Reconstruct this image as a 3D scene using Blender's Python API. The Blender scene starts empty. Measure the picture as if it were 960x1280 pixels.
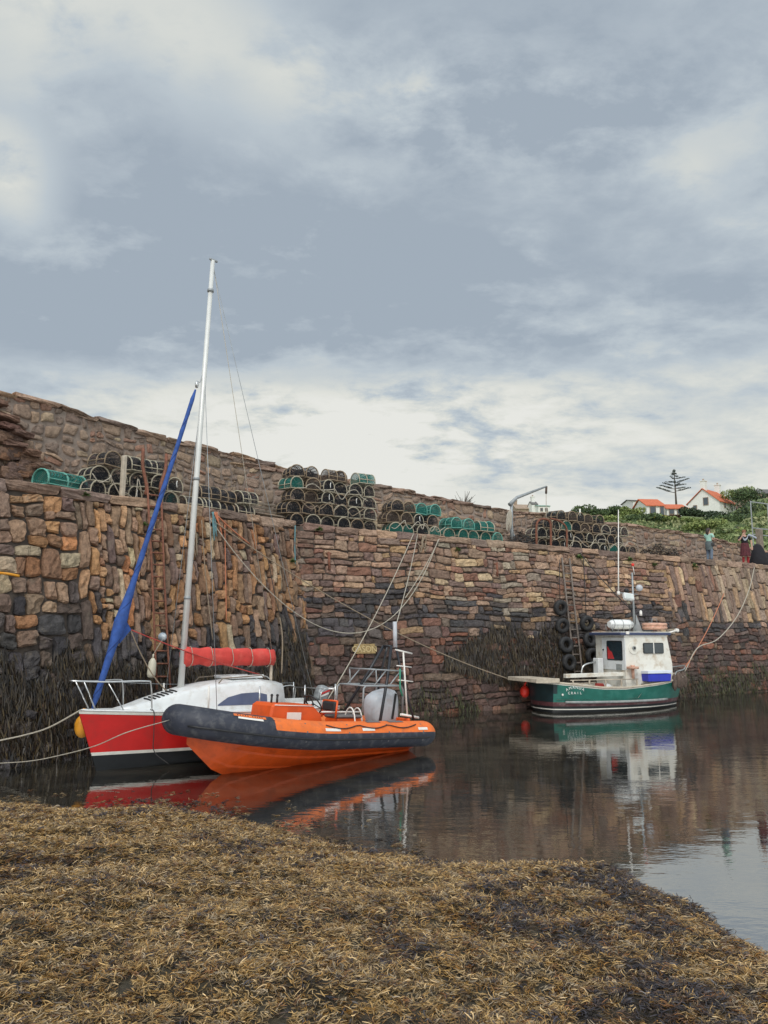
import bpy, math, random
import numpy as np
from mathutils import Vector, Matrix
R = math.radians
rnd = random.Random(7)
npr = np.random.default_rng(11)
scene = bpy.context.scene
COL = scene.collection

# ------------------------------------------------------------------ survey of the photograph
CAM_H, F, PITCH = 2.7, 1000.0, math.atan(0.145)
cp, sp = math.cos(PITCH), math.sin(PITCH)
def ray(px, py):
    up = 640 - py
    return Vector((px - 480, F*cp - up*sp, F*sp + up*cp))
def at_z(px, py, z):
    d = ray(px, py); t = (z - CAM_H)/d.z
    return Vector((0, 0, CAM_H)) + d*t
def at_d(px, py, D):
    d = ray(px, py); t = D/d.y
    return Vector((0, 0, CAM_H)) + d*t

# ------------------------------------------------------------------ linking and tagging
def link(o, parent=None):
    COL.objects.link(o)
    if parent is not None: o.parent = parent
    return o
def tag(o, label=None, cat=None, group=None, kind=None):
    if label: o['label'] = label
    if cat: o['category'] = cat
    if group: o['group'] = group
    if kind: o['kind'] = kind
    return o
def empty(name, loc, rot=(0, 0, 0), label=None, cat=None, group=None):
    o = bpy.data.objects.new(name, None); link(o)
    o.location = loc; o.rotation_euler = rot
    o.empty_display_size = .2
    return tag(o, label, cat, group)
def copy_tree(o, parent=None):
    c = o.copy(); COL.objects.link(c)
    if parent is not None: c.parent = parent
    for ch in list(o.children): copy_tree(ch, c)
    return c

# ------------------------------------------------------------------ materials
def new_mat(name):
    m = bpy.data.materials.new(name); m.use_nodes = True
    nt = m.node_tree
    return m, nt, nt.nodes['Principled BSDF'], nt.nodes['Material Output']
def mat(name, col, rough=.6, var=.15, scale=6, bump=.0, bscale=40, metal=0, spec=.5, dirt=None, dirt_amt=.0, dirt_scale=3, coat=0):
    m, nt, b, out = new_mat(name)
    N, L = nt.nodes, nt.links
    tc = N.new('ShaderNodeTexCoord')
    n1 = N.new('ShaderNodeTexNoise'); n1.inputs['Scale'].default_value = scale; n1.inputs['Detail'].default_value = 6
    L.new(tc.outputs['Object'], n1.inputs['Vector'])
    mr = N.new('ShaderNodeMapRange'); mr.inputs['From Min'].default_value = .3; mr.inputs['From Max'].default_value = .7
    mr.inputs['To Min'].default_value = 1-var; mr.inputs['To Max'].default_value = 1+var
    L.new(n1.outputs['Fac'], mr.inputs['Value'])
    mul = N.new('ShaderNodeVectorMath'); mul.operation = 'SCALE'
    mul.inputs[0].default_value = col; L.new(mr.outputs[0], mul.inputs['Scale'])
    src = mul.outputs[0]
    if dirt:
        n2 = N.new('ShaderNodeTexNoise'); n2.inputs['Scale'].default_value = dirt_scale; n2.inputs['Detail'].default_value = 8; n2.inputs['Roughness'].default_value = .65
        L.new(tc.outputs['Object'], n2.inputs['Vector'])
        m2 = N.new('ShaderNodeMapRange'); m2.inputs['From Min'].default_value = .5; m2.inputs['From Max'].default_value = .72
        m2.inputs['To Max'].default_value = dirt_amt; L.new(n2.outputs['Fac'], m2.inputs['Value'])
        mx = N.new('ShaderNodeMix'); mx.data_type = 'RGBA'
        L.new(m2.outputs[0], mx.inputs['Factor']); L.new(src, mx.inputs['A']); mx.inputs['B'].default_value = (*dirt, 1)
        src = mx.outputs['Result']
    L.new(src, b.inputs['Base Color'])
    b.inputs['Roughness'].default_value = rough; b.inputs['Metallic'].default_value = metal
    b.inputs['Specular IOR Level'].default_value = spec; b.inputs['Coat Weight'].default_value = coat
    if bump:
        n3 = N.new('ShaderNodeTexNoise'); n3.inputs['Scale'].default_value = bscale; n3.inputs['Detail'].default_value = 5
        L.new(tc.outputs['Object'], n3.inputs['Vector'])
        bp = N.new('ShaderNodeBump'); bp.inputs['Strength'].default_value = bump; bp.inputs['Distance'].default_value = .02
        L.new(n3.outputs['Fac'], bp.inputs['Height']); L.new(bp.outputs[0], b.inputs['Normal'])
    return m
def attr_mat(name, rough=.8, var=.2, scale=9, bump=.6, bscale=30, bdist=.03, wet=False, lichen=False, spec=.35, gain=1.0):
    """per-stone / per-leaf colour from the mesh, broken up by noise"""
    m, nt, b, out = new_mat(name); N, L = nt.nodes, nt.links
    at = N.new('ShaderNodeAttribute'); at.attribute_name = 'Col'
    g = N.new('ShaderNodeNewGeometry')
    n1 = N.new('ShaderNodeTexNoise'); n1.inputs['Scale'].default_value = scale; n1.inputs['Detail'].default_value = 8; n1.inputs['Roughness'].default_value = .65
    L.new(g.outputs['Position'], n1.inputs['Vector'])
    mr = N.new('ShaderNodeMapRange'); mr.inputs['From Min'].default_value = .3; mr.inputs['From Max'].default_value = .7
    mr.inputs['To Min'].default_value = (1-var)*gain; mr.inputs['To Max'].default_value = (1+var)*gain
    L.new(n1.outputs['Fac'], mr.inputs['Value'])
    mul = N.new('ShaderNodeVectorMath'); mul.operation = 'SCALE'
    L.new(at.outputs['Color'], mul.inputs[0]); L.new(mr.outputs[0], mul.inputs['Scale'])
    src = mul.outputs[0]
    if lichen:
        n2 = N.new('ShaderNodeTexNoise'); n2.inputs['Scale'].default_value = 2.3; n2.inputs['Detail'].default_value = 10; n2.inputs['Roughness'].default_value = .7
        L.new(g.outputs['Position'], n2.inputs['Vector'])
        m2 = N.new('ShaderNodeMapRange'); m2.inputs['From Min'].default_value = .56; m2.inputs['From Max'].default_value = .68; m2.inputs['To Max'].default_value = .55
        L.new(n2.outputs['Fac'], m2.inputs['Value'])
        mx = N.new('ShaderNodeMix'); mx.data_type = 'RGBA'
        L.new(m2.outputs[0], mx.inputs['Factor']); L.new(src, mx.inputs['A']); mx.inputs['B'].default_value = (.20, .165, .125, 1)
        src = mx.outputs['Result']
    L.new(src, b.inputs['Base Color'])
    b.inputs['Roughness'].default_value = rough; b.inputs['Specular IOR Level'].default_value = spec
    if wet:
        sx = N.new('ShaderNodeSeparateXYZ'); L.new(g.outputs['Position'], sx.inputs[0])
        m3 = N.new('ShaderNodeMapRange'); m3.inputs['From Min'].default_value = 1.5; m3.inputs['From Max'].default_value = 3.2
        m3.inputs['To Min'].default_value = .45; m3.inputs['To Max'].default_value = rough
        L.new(sx.outputs['Z'], m3.inputs['Value']); L.new(m3.outputs[0], b.inputs['Roughness'])
    if bump:
        n3 = N.new('ShaderNodeTexNoise'); n3.inputs['Scale'].default_value = bscale; n3.inputs['Detail'].default_value = 7; n3.inputs['Roughness'].default_value = .6
        L.new(g.outputs['Position'], n3.inputs['Vector'])
        bp = N.new('ShaderNodeBump'); bp.inputs['Strength'].default_value = bump; bp.inputs['Distance'].default_value = bdist
        L.new(n3.outputs['Fac'], bp.inputs['Height']); L.new(bp.outputs[0], b.inputs['Normal'])
    return m

def net_mat(name, col, cell=.05, line=.26):
    m, nt, b, out = new_mat(name); N, L = nt.nodes, nt.links
    tc = N.new('ShaderNodeTexCoord'); sx = N.new('ShaderNodeSeparateXYZ'); L.new(tc.outputs['Object'], sx.inputs[0])
    def lines(sockets, sgn):
        a = N.new('ShaderNodeMath'); a.operation = 'ADD' ; L.new(sockets[0], a.inputs[0])
        s = N.new('ShaderNodeMath'); s.operation = 'MULTIPLY'; s.inputs[1].default_value = sgn
        t = N.new('ShaderNodeMath'); t.operation = 'ADD'; L.new(sockets[1], t.inputs[0]); L.new(sockets[2], t.inputs[1])
        L.new(t.outputs[0], s.inputs[0]); L.new(s.outputs[0], a.inputs[1])
        d = N.new('ShaderNodeMath'); d.operation = 'DIVIDE'; d.inputs[1].default_value = cell; L.new(a.outputs[0], d.inputs[0])
        f = N.new('ShaderNodeMath'); f.operation = 'FRACT'; L.new(d.outputs[0], f.inputs[0])
        l = N.new('ShaderNodeMath'); l.operation = 'LESS_THAN'; l.inputs[1].default_value = line; L.new(f.outputs[0], l.inputs[0])
        return l.outputs[0]
    s = (sx.outputs['X'], sx.outputs['Y'], sx.outputs['Z'])
    s2 = (sx.outputs['Y'], sx.outputs['Z'], sx.outputs['X'])
    mx = N.new('ShaderNodeMath'); mx.operation = 'MAXIMUM'
    L.new(lines(s2, 1), mx.inputs[0]); L.new(lines(s2, -1), mx.inputs[1])
    tr = N.new('ShaderNodeBsdfTransparent'); mix = N.new('ShaderNodeMixShader')
    L.new(mx.outputs[0], mix.inputs[0]); L.new(tr.outputs[0], mix.inputs[1]); L.new(b.outputs[0], mix.inputs[2]); L.new(mix.outputs[0], out.inputs['Surface'])
    b.inputs['Base Color'].default_value = (*col, 1); b.inputs['Roughness'].default_value = .7
    return m

M = {}
M['white_gel'] = mat('white_gelcoat', (.74, .76, .76), .35, .06, 4, dirt=(.42, .37, .29), dirt_amt=.5, dirt_scale=4.5)
M['wheelhouse'] = mat('wheelhouse_paint', (.74, .72, .65), .5, .06, 4, dirt=(.40, .28, .16), dirt_amt=.75, dirt_scale=3.6)
M['red_hull'] = mat('red_hull_paint', (.56, .014, .012), .35, .1, 3, dirt=(.30, .03, .025), dirt_amt=.5, dirt_scale=2.5, spec=.4)
M['green_hull'] = mat('green_hull_paint', (.008, .125, .095), .38, .25, 3, dirt=(.05, .16, .14), dirt_amt=.6, dirt_scale=3, spec=.5)
M['dark_hull'] = mat('dark_transom_hull', (.012, .03, .035), .45, .3, 3)  # much darker hull tone, used on the transom
M['antifoul'] = mat('antifouling', (.006, .008, .010), .5, .3, 6)
M['maroon'] = mat('maroon_band', (.10, .03, .035), .5, .3, 6, dirt=(.2, .2, .19), dirt_amt=.6)
M['stripe'] = mat('white_stripe', (.68, .66, .6), .45, .1, 8)
M['grey_rail'] = mat('grey_rub_rail', (.26, .28, .28), .6, .25, 9, dirt=(.5, .48, .42), dirt_amt=.5, dirt_scale=5)
M['steel'] = mat('stainless_steel', (.62, .63, .63), .28, .1, 8, metal=.85)
M['galv'] = mat('galvanised_steel', (.33, .35, .36), .55, .2, 8, metal=.4)
M['alloy'] = mat('mast_alloy', (.70, .70, .67), .4, .05, 5, metal=.15)
M['black'] = mat('black_plastic', (.018, .018, .02), .5, .2, 8)
M['blacktube'] = mat('black_coated_tube', (.02, .022, .028), .4, .2, 8)
M['glass'] = mat('dark_glass', (.02, .035, .045), .08, .2, 3, spec=.8)
M['window_blue'] = mat('tinted_blue_window', (.07, .09, .17), .15, .15, 3)
M['orange'] = mat('orange_hypalon', (.80, .17, .025), .55, .1, 5, dirt=(.42, .13, .06), dirt_amt=.6, dirt_scale=7)
M['orange_hull'] = mat('orange_grp', (.72, .10, .012), .35, .1, 4, dirt=(.30, .05, .015), dirt_amt=.5, dirt_scale=3)
M['navy'] = mat('navy_hypalon', (.026, .030, .046), .55, .2, 4, dirt=(.12, .12, .125), dirt_amt=.75, dirt_scale=6)
M['patch_grey'] = mat('grey_wear_patch', (.15, .14, .14), .75, .2, 12)
M['patch_white'] = mat('white_reflective_patch', (.8, .77, .72), .5, .06, 12)
M['cowl'] = mat('outboard_cowl', (.50, .53, .57), .35, .06, 5, dirt=(.32, .22, .19), dirt_amt=.5, dirt_scale=4)
M['sail_blue'] = mat('blue_sail_cover', (.030, .085, .31), .8, .25, 9, bump=.5, bscale=14)
M['sail_red'] = mat('faded_red_sail_cover', (.62, .062, .05), .8, .15, 5, bump=.8, bscale=9, dirt=(.74, .17, .13), dirt_amt=.6, dirt_scale=3)
M['rope_white'] = mat('pale_rope', (.42, .38, .31), .85, .25, 40)
M['rope_tan'] = mat('tan_rope', (.27, .21, .15), .9, .3, 40)
M['rope_green'] = mat('green_weedy_rope', (.14, .16, .05), .9, .3, 20)
M['rope_red'] = mat('red_rope', (.42, .06, .05), .85, .2, 40)
M['rope_orange'] = mat('orange_rope', (.52, .19, .10), .85, .2, 40)
M['rope_blue'] = mat('faded_blue_rope', (.12, .24, .26), .85, .2, 40)
M['rope_dark'] = mat('dark_rope', (.04, .04, .04), .85, .2, 40)
M['wood_pale'] = mat('weathered_pale_timber', (.50, .43, .34), .75, .2, 7, bump=.4, bscale=25, dirt=(.25, .19, .13), dirt_amt=.6, dirt_scale=5)
M['wood_grey'] = mat('grey_timber', (.22, .18, .14), .85, .3, 9, bump=.5, bscale=25)
M['deck_grey'] = mat('grey_deck_paint', (.33, .32, .29), .7, .2, 6)
M['rust'] = mat('rusty_iron', (.19, .075, .045), .85, .35, 12, bump=.5, bscale=50)
M['rust_dark'] = mat('dark_rusty_iron', (.10, .07, .055), .85, .35, 12, bump=.5, bscale=50)
M['tyre'] = mat('tyre_rubber', (.022, .022, .024), .7, .3, 9, bump=.3, dirt=(.08, .075, .065), dirt_amt=.5, dirt_scale=6)
M['buoy_red'] = mat('red_buoy_vinyl', (.75, .035, .02), .4, .1, 5)
M['buoy_yellow'] = mat('yellow_buoy_vinyl', (.70, .30, .02), .5, .1, 5)
M['fender'] = mat('off_white_fender', (.62, .58, .46), .5, .1, 5)
M['box_blue'] = mat('blue_fish_box', (.022, .035, .42), .45, .1, 5)
M['box_lid'] = mat('white_blue_lid', (.66, .70, .78), .5, .05, 5)
M['raft'] = mat('liferaft_canister', (.78, .79, .78), .4, .05, 5)
M['navy_trim'] = mat('navy_roof_trim', (.05, .065, .13), .5, .15, 5)
M['lifering'] = mat('faded_life_ring', (.62, .36, .26), .6, .35, 9)
M['red_cloth'] = mat('red_cloth', (.5, .03, .03), .8, .2, 9)
M['lamp'] = mat('lamp_lens', (.62, .66, .64), .12, .1, 5)
M['plate'] = mat('yellow_plate', (.30, .21, .09), .7, .4, 14)
M['plate_text'] = mat('plate_lettering', (.55, .43, .22), .6, .1, 9)
M['name_paint'] = mat('white_lettering', (.72, .74, .72), .5, .05, 9)
M['fr_cream'] = mat('cream_rope_wrapped_frame', (.40, .36, .27), .85, .3, 22)
M['fr_tan'] = mat('tan_frame', (.28, .21, .14), .85, .3, 22)
M['fr_teal'] = mat('teal_frame', (.13, .36, .30), .75, .2, 22)
M['net_black'] = net_mat('black_netting', (.012, .014, .02), .05, .34)
M['net_teal'] = net_mat('teal_netting', (.010, .14, .115), .05, .38)
M['net_brown'] = net_mat('brown_netting', (.07, .05, .04), .05, .34)
M['white_tag'] = mat('white_tag', (.75, .75, .72), .6, .05)
M['limewash'] = mat('white_harling', (.78, .78, .74), .9, .05, 3, bump=.3, bscale=20)
M['pantile'] = mat('orange_pantiles', (.56, .15, .07), .85, .2, 4)
M['slate'] = mat('grey_slate', (.13, .125, .12), .8, .2, 4)
M['sandstone'] = mat('pale_sandstone', (.36, .27, .2), .9, .2, 2)
M['window'] = mat('window_pane', (.06, .08, .10), .15, .1, 3)
M['skin'] = mat('skin', (.50, .30, .22), .6, .05)
M['hair_dark'] = mat('dark_hair', (.035, .022, .018), .6, .2)
M['hair_ginger'] = mat('ginger_hair', (.20, .08, .035), .6, .2)
M['mint'] = mat('mint_top', (.36, .60, .50), .85, .08)
M['jeans'] = mat('blue_grey_jeans', (.14, .18, .24), .9, .2, 9)
M['greycoat'] = mat('grey_green_jacket', (.10, .125, .13), .9, .2, 9)
M['blackcloth'] = mat('black_cloth', (.014, .013, .017), .9, .3, 6, bump=.6, bscale=8)
M['tartan'] = mat('dark_red_tartan', (.09, .022, .028), .9, .5, 22)
M['redsock'] = mat('red_socks', (.34, .03, .035), .9, .1)
M['scarf'] = mat('pale_grey_scarf', (.36, .39, .44), .9, .1)
M['bark'] = mat('bark', (.10, .085, .07), .9, .3, 9)

# ------------------------------------------------------------------ mesh collector
class MB:
    def __init__(s): s.v = []; s.f = []; s.mi = []; s.sm = []
    def add(s, vs, fs, mi=0, smooth=False):
        b = len(s.v); s.v += [tuple(v) for v in vs]
        for f in fs: s.f.append(tuple(b+i for i in f)); s.mi.append(mi); s.sm.append(smooth)
        return s
    def box(s, c, d, rot=None, mi=0, bev=0.0, taper=1.0):
        x, y, z = d[0]/2, d[1]/2, d[2]/2
        if bev <= 0:
            vs = [(sx*x*(taper if sz > 0 else 1), sy*y*(taper if sz > 0 else 1), sz*z) for sz in (-1, 1) for sy in (-1, 1) for sx in (-1, 1)]
            fs = [(0, 2, 3, 1), (4, 5, 7, 6), (0, 1, 5, 4), (2, 6, 7, 3), (0, 4, 6, 2), (1, 3, 7, 5)]
        else:
            e = min(bev, x*.9, y*.9, z*.9); vs = []
            idx = {}
            for sx in (-1, 1):
                for sy in (-1, 1):
                    for sz in (-1, 1):
                        t = taper if sz > 0 else 1
                        for k, p in enumerate(((sx*x, sy*(y-e), sz*(z-e)), (sx*(x-e), sy*y, sz*(z-e)), (sx*(x-e), sy*(y-e), sz*z))):
                            idx[(sx, sy, sz, k)] = len(vs); vs.append((p[0]*t, p[1]*t, p[2]))
            fs = []
            def quad(l, flip):
                fs.append(tuple(l[::-1] if flip else l))
            for a in (-1, 1):
                quad([idx[(a, -1, -1, 0)], idx[(a, 1, -1, 0)], idx[(a, 1, 1, 0)], idx[(a, -1, 1, 0)]], a < 0)
                quad([idx[(-1, a, -1, 1)], idx[(1, a, -1, 1)], idx[(1, a, 1, 1)], idx[(-1, a, 1, 1)]], a > 0)
                quad([idx[(-1, -1, a, 2)], idx[(1, -1, a, 2)], idx[(1, 1, a, 2)], idx[(-1, 1, a, 2)]], a < 0)
            for a in (-1, 1):
                for b in (-1, 1):
                    quad([idx[(a, b, -1, 0)], idx[(a, b, 1, 0)], idx[(a, b, 1, 1)], idx[(a, b, -1, 1)]], a*b > 0)
                    quad([idx[(a, -1, b, 0)], idx[(a, 1, b, 0)], idx[(a, 1, b, 2)], idx[(a, -1, b, 2)]], a*b < 0)
                    quad([idx[(-1, a, b, 1)], idx[(1, a, b, 1)], idx[(1, a, b, 2)], idx[(-1, a, b, 2)]], a*b > 0)
                    for c_ in (-1, 1):
                        quad([idx[(a, b, c_, 0)], idx[(a, b, c_, 1)], idx[(a, b, c_, 2)]], a*b*c_ < 0)
        m = (Matrix.Rotation(0, 3, 'Z') if rot is None else rot)
        vs = [tuple(m @ Vector(v) + Vector(c)) for v in vs]
        return s.add(vs, fs, mi)
    def tube(s, pts, r, n=8, mi=0, cap=True, closed=False):
        pts = [Vector(p) for p in pts]; k = len(pts)
        rs = r if isinstance(r, (list, tuple)) else [r]*k
        vs = []; prev = None
        for i, p in enumerate(pts):
            if closed: t = pts[(i+1) % k]-pts[i-1]
            else: t = pts[min(i+1, k-1)]-pts[max(i-1, 0)]
            if t.length < 1e-9: t = Vector((0, 0, 1))
            t.normalize()
            if prev is None:
                a = Vector((0, 0, 1)) if abs(t.z) < .9 else Vector((1, 0, 0))
                prev = t.cross(a).normalized()
            else:
                prev = (prev-t*prev.dot(t)); prev = prev.normalized() if prev.length > 1e-6 else t.orthogonal().normalized()
            q = t.cross(prev)
            for j in range(n):
                an = 2*math.pi*j/n
                vs.append(p+(prev*math.cos(an)+q*math.sin(an))*rs[i])
        fs = []
        for i in range(k if closed else k-1):
            i2 = (i+1) % k
            for j in range(n):
                fs.append((i*n+j, i*n+(j+1) % n, i2*n+(j+1) % n, i2*n+j))
        s.add(vs, fs, mi, True)
        if cap and not closed:
            b = len(s.v)-len(vs)
            s.f.append(tuple(b+j for j in range(n))[::-1]); s.mi.append(mi); s.sm.append(False)
            s.f.append(tuple(b+(k-1)*n+j for j in range(n))); s.mi.append(mi); s.sm.append(False)
        return s
    def sphere(s, c, r, n=12, mi=0, m=None):
        rx, ry, rz = r if isinstance(r, (tuple, list)) else (r, r, r)
        vs = [(0, 0, rz)]; h = n//2
        for i in range(1, h):
            a = math.pi*i/h
            for j in range(n):
                b = 2*math.pi*j/n; vs.append((rx*math.sin(a)*math.cos(b), ry*math.sin(a)*math.sin(b), rz*math.cos(a)))
        vs.append((0, 0, -rz)); fs = []
        for j in range(n): fs.append((0, 1+j, 1+(j+1) % n))
        for i in range(h-2):
            for j in range(n): fs.append((1+i*n+j, 1+(i+1)*n+j, 1+(i+1)*n+(j+1) % n, 1+i*n+(j+1) % n))
        l = len(vs)-1
        for j in range(n): fs.append((l, 1+(h-2)*n+(j+1) % n, 1+(h-2)*n+j))
        vs = [(m @ Vector(v) if m else Vector(v))+Vector(c) for v in vs]
        return s.add(vs, fs, mi, True)
    def loft(s, secs, mi=None, smooth=True, closed=False, caps=False):
        """secs: list of equal-length point rows; mi(i,j) gives a slot"""
        n = len(secs[0]); vs = [p for sec in secs for p in sec]; b = len(s.v)
        s.v += [tuple(p) for p in vs]
        for i in range(len(secs)-1):
            for j in range(n if closed else n-1):
                j2 = (j+1) % n
                s.f.append((b+i*n+j, b+(i+1)*n+j, b+(i+1)*n+j2, b+i*n+j2)); s.mi.append(mi(i, j) if mi else 0); s.sm.append(smooth)
        if caps:
            s.f.append(tuple(b+j for j in range(n))); s.mi.append(mi(0, 0) if mi else 0); s.sm.append(False)
            s.f.append(tuple(b+(len(secs)-1)*n+j for j in range(n))[::-1]); s.mi.append(mi(0, 0) if mi else 0); s.sm.append(False)
        return s
    def prism(s, poly, y0, y1, mi=0, axis='y'):
        """polygon of (x,z) pulled along y"""
        n = len(poly)
        if axis == 'y': vs = [(p[0], y0, p[1]) for p in poly]+[(p[0], y1, p[1]) for p in poly]
        elif axis == 'x': vs = [(y0, p[0], p[1]) for p in poly]+[(y1, p[0], p[1]) for p in poly]
        else: vs = [(p[0], p[1], y0) for p in poly]+[(p[0], p[1], y1) for p in poly]
        fs = [tuple(range(n)), tuple(range(n, 2*n))[::-1]]+[(i, n+i, n+(i+1) % n, (i+1) % n)[::-1] for i in range(n)]
        return s.add(vs, fs, mi)
    def build(s, name, mats, parent=None, loc=None):
        me = bpy.data.meshes.new(name); me.from_pydata(s.v, [], s.f)
        if not isinstance(mats, (list, tuple)): mats = [mats]
        for m in mats: me.materials.append(m)
        me.polygons.foreach_set('material_index', s.mi); me.polygons.foreach_set('use_smooth', s.sm)
        me.update()
        o = bpy.data.objects.new(name, me); link(o, parent)
        if loc is not None: o.location = loc
        return o
def np_mesh(name, V, Fq, cols, material, smooth=True, parent=None):
    V = np.asarray(V, dtype=np.float32); Fq = np.asarray(Fq, dtype=np.int32); k = Fq.shape[1]
    me = bpy.data.meshes.new(name)
    me.vertices.add(len(V)); me.vertices.foreach_set('co', V.ravel())
    me.loops.add(Fq.size); me.loops.foreach_set('vertex_index', Fq.ravel())
    me.polygons.add(len(Fq)); me.polygons.foreach_set('loop_start', np.arange(0, Fq.size, k, dtype=np.int32))
    me.polygons.foreach_set('use_smooth', np.full(len(Fq), smooth))
    me.update(calc_edges=True)
    if cols is not None:
        a = me.color_attributes.new('Col', 'FLOAT_COLOR', 'POINT')
        c = np.ones((len(V), 4), dtype=np.float32); c[:, :3] = cols; a.data.foreach_set('color', c.ravel())
    me.materials.append(material)
    o = bpy.data.objects.new(name, me); link(o, parent); return o
def text_mesh(name, s, size, material, parent, loc, rot, ext=.004):
    cu = bpy.data.curves.new(name, 'FONT'); cu.body = s; cu.size = size; cu.extrude = ext; cu.align_x = 'CENTER'; cu.align_y = 'CENTER'
    t = bpy.data.objects.new(name, cu); COL.objects.link(t)
    bpy.context.view_layer.update()
    me = bpy.data.meshes.new_from_object(t.evaluated_get(bpy.context.evaluated_depsgraph_get()))
    COL.objects.unlink(t); bpy.data.objects.remove(t)
    me.materials.clear(); me.materials.append(material)
    o = bpy.data.objects.new(name, me); link(o, parent); o.location = loc; o.rotation_euler = rot
    return o
def vnoise(x, y, s, seed=0):
    """smooth value noise for numpy arrays"""
    r = np.random.default_rng(seed).random((64, 64))
    xs, ys = np.asarray(x)/s, np.asarray(y)/s
    xi, yi = np.floor(xs).astype(int), np.floor(ys).astype(int)
    fx, fy = xs-xi, ys-yi; fx = fx*fx*(3-2*fx); fy = fy*fy*(3-2*fy)
    g = lambda a, b: r[a % 64, b % 64]
    return (g(xi, yi)*(1-fx)+g(xi+1, yi)*fx)*(1-fy)+(g(xi, yi+1)*(1-fx)+g(xi+1, yi+1)*fx)*fy
# ------------------------------------------------------------------ camera, sky, sun
cam_d = bpy.data.cameras.new('camera'); cam = bpy.data.objects.new('camera', cam_d); COL.objects.link(cam)
cam.location = (0, 0, CAM_H); cam.rotation_euler = (R(90)+PITCH, 0, 0)
cam_d.sensor_fit = 'HORIZONTAL'; cam_d.sensor_width = 36; cam_d.lens = 36*F/960; cam_d.clip_end = 6000; cam_d.clip_start = .05
scene.camera = cam
scene.view_settings.view_transform = 'Standard'; scene.view_settings.look = 'None'
scene.view_settings.exposure = 0; scene.view_settings.gamma = 1; scene.view_settings.use_curve_mapping = False

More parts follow.
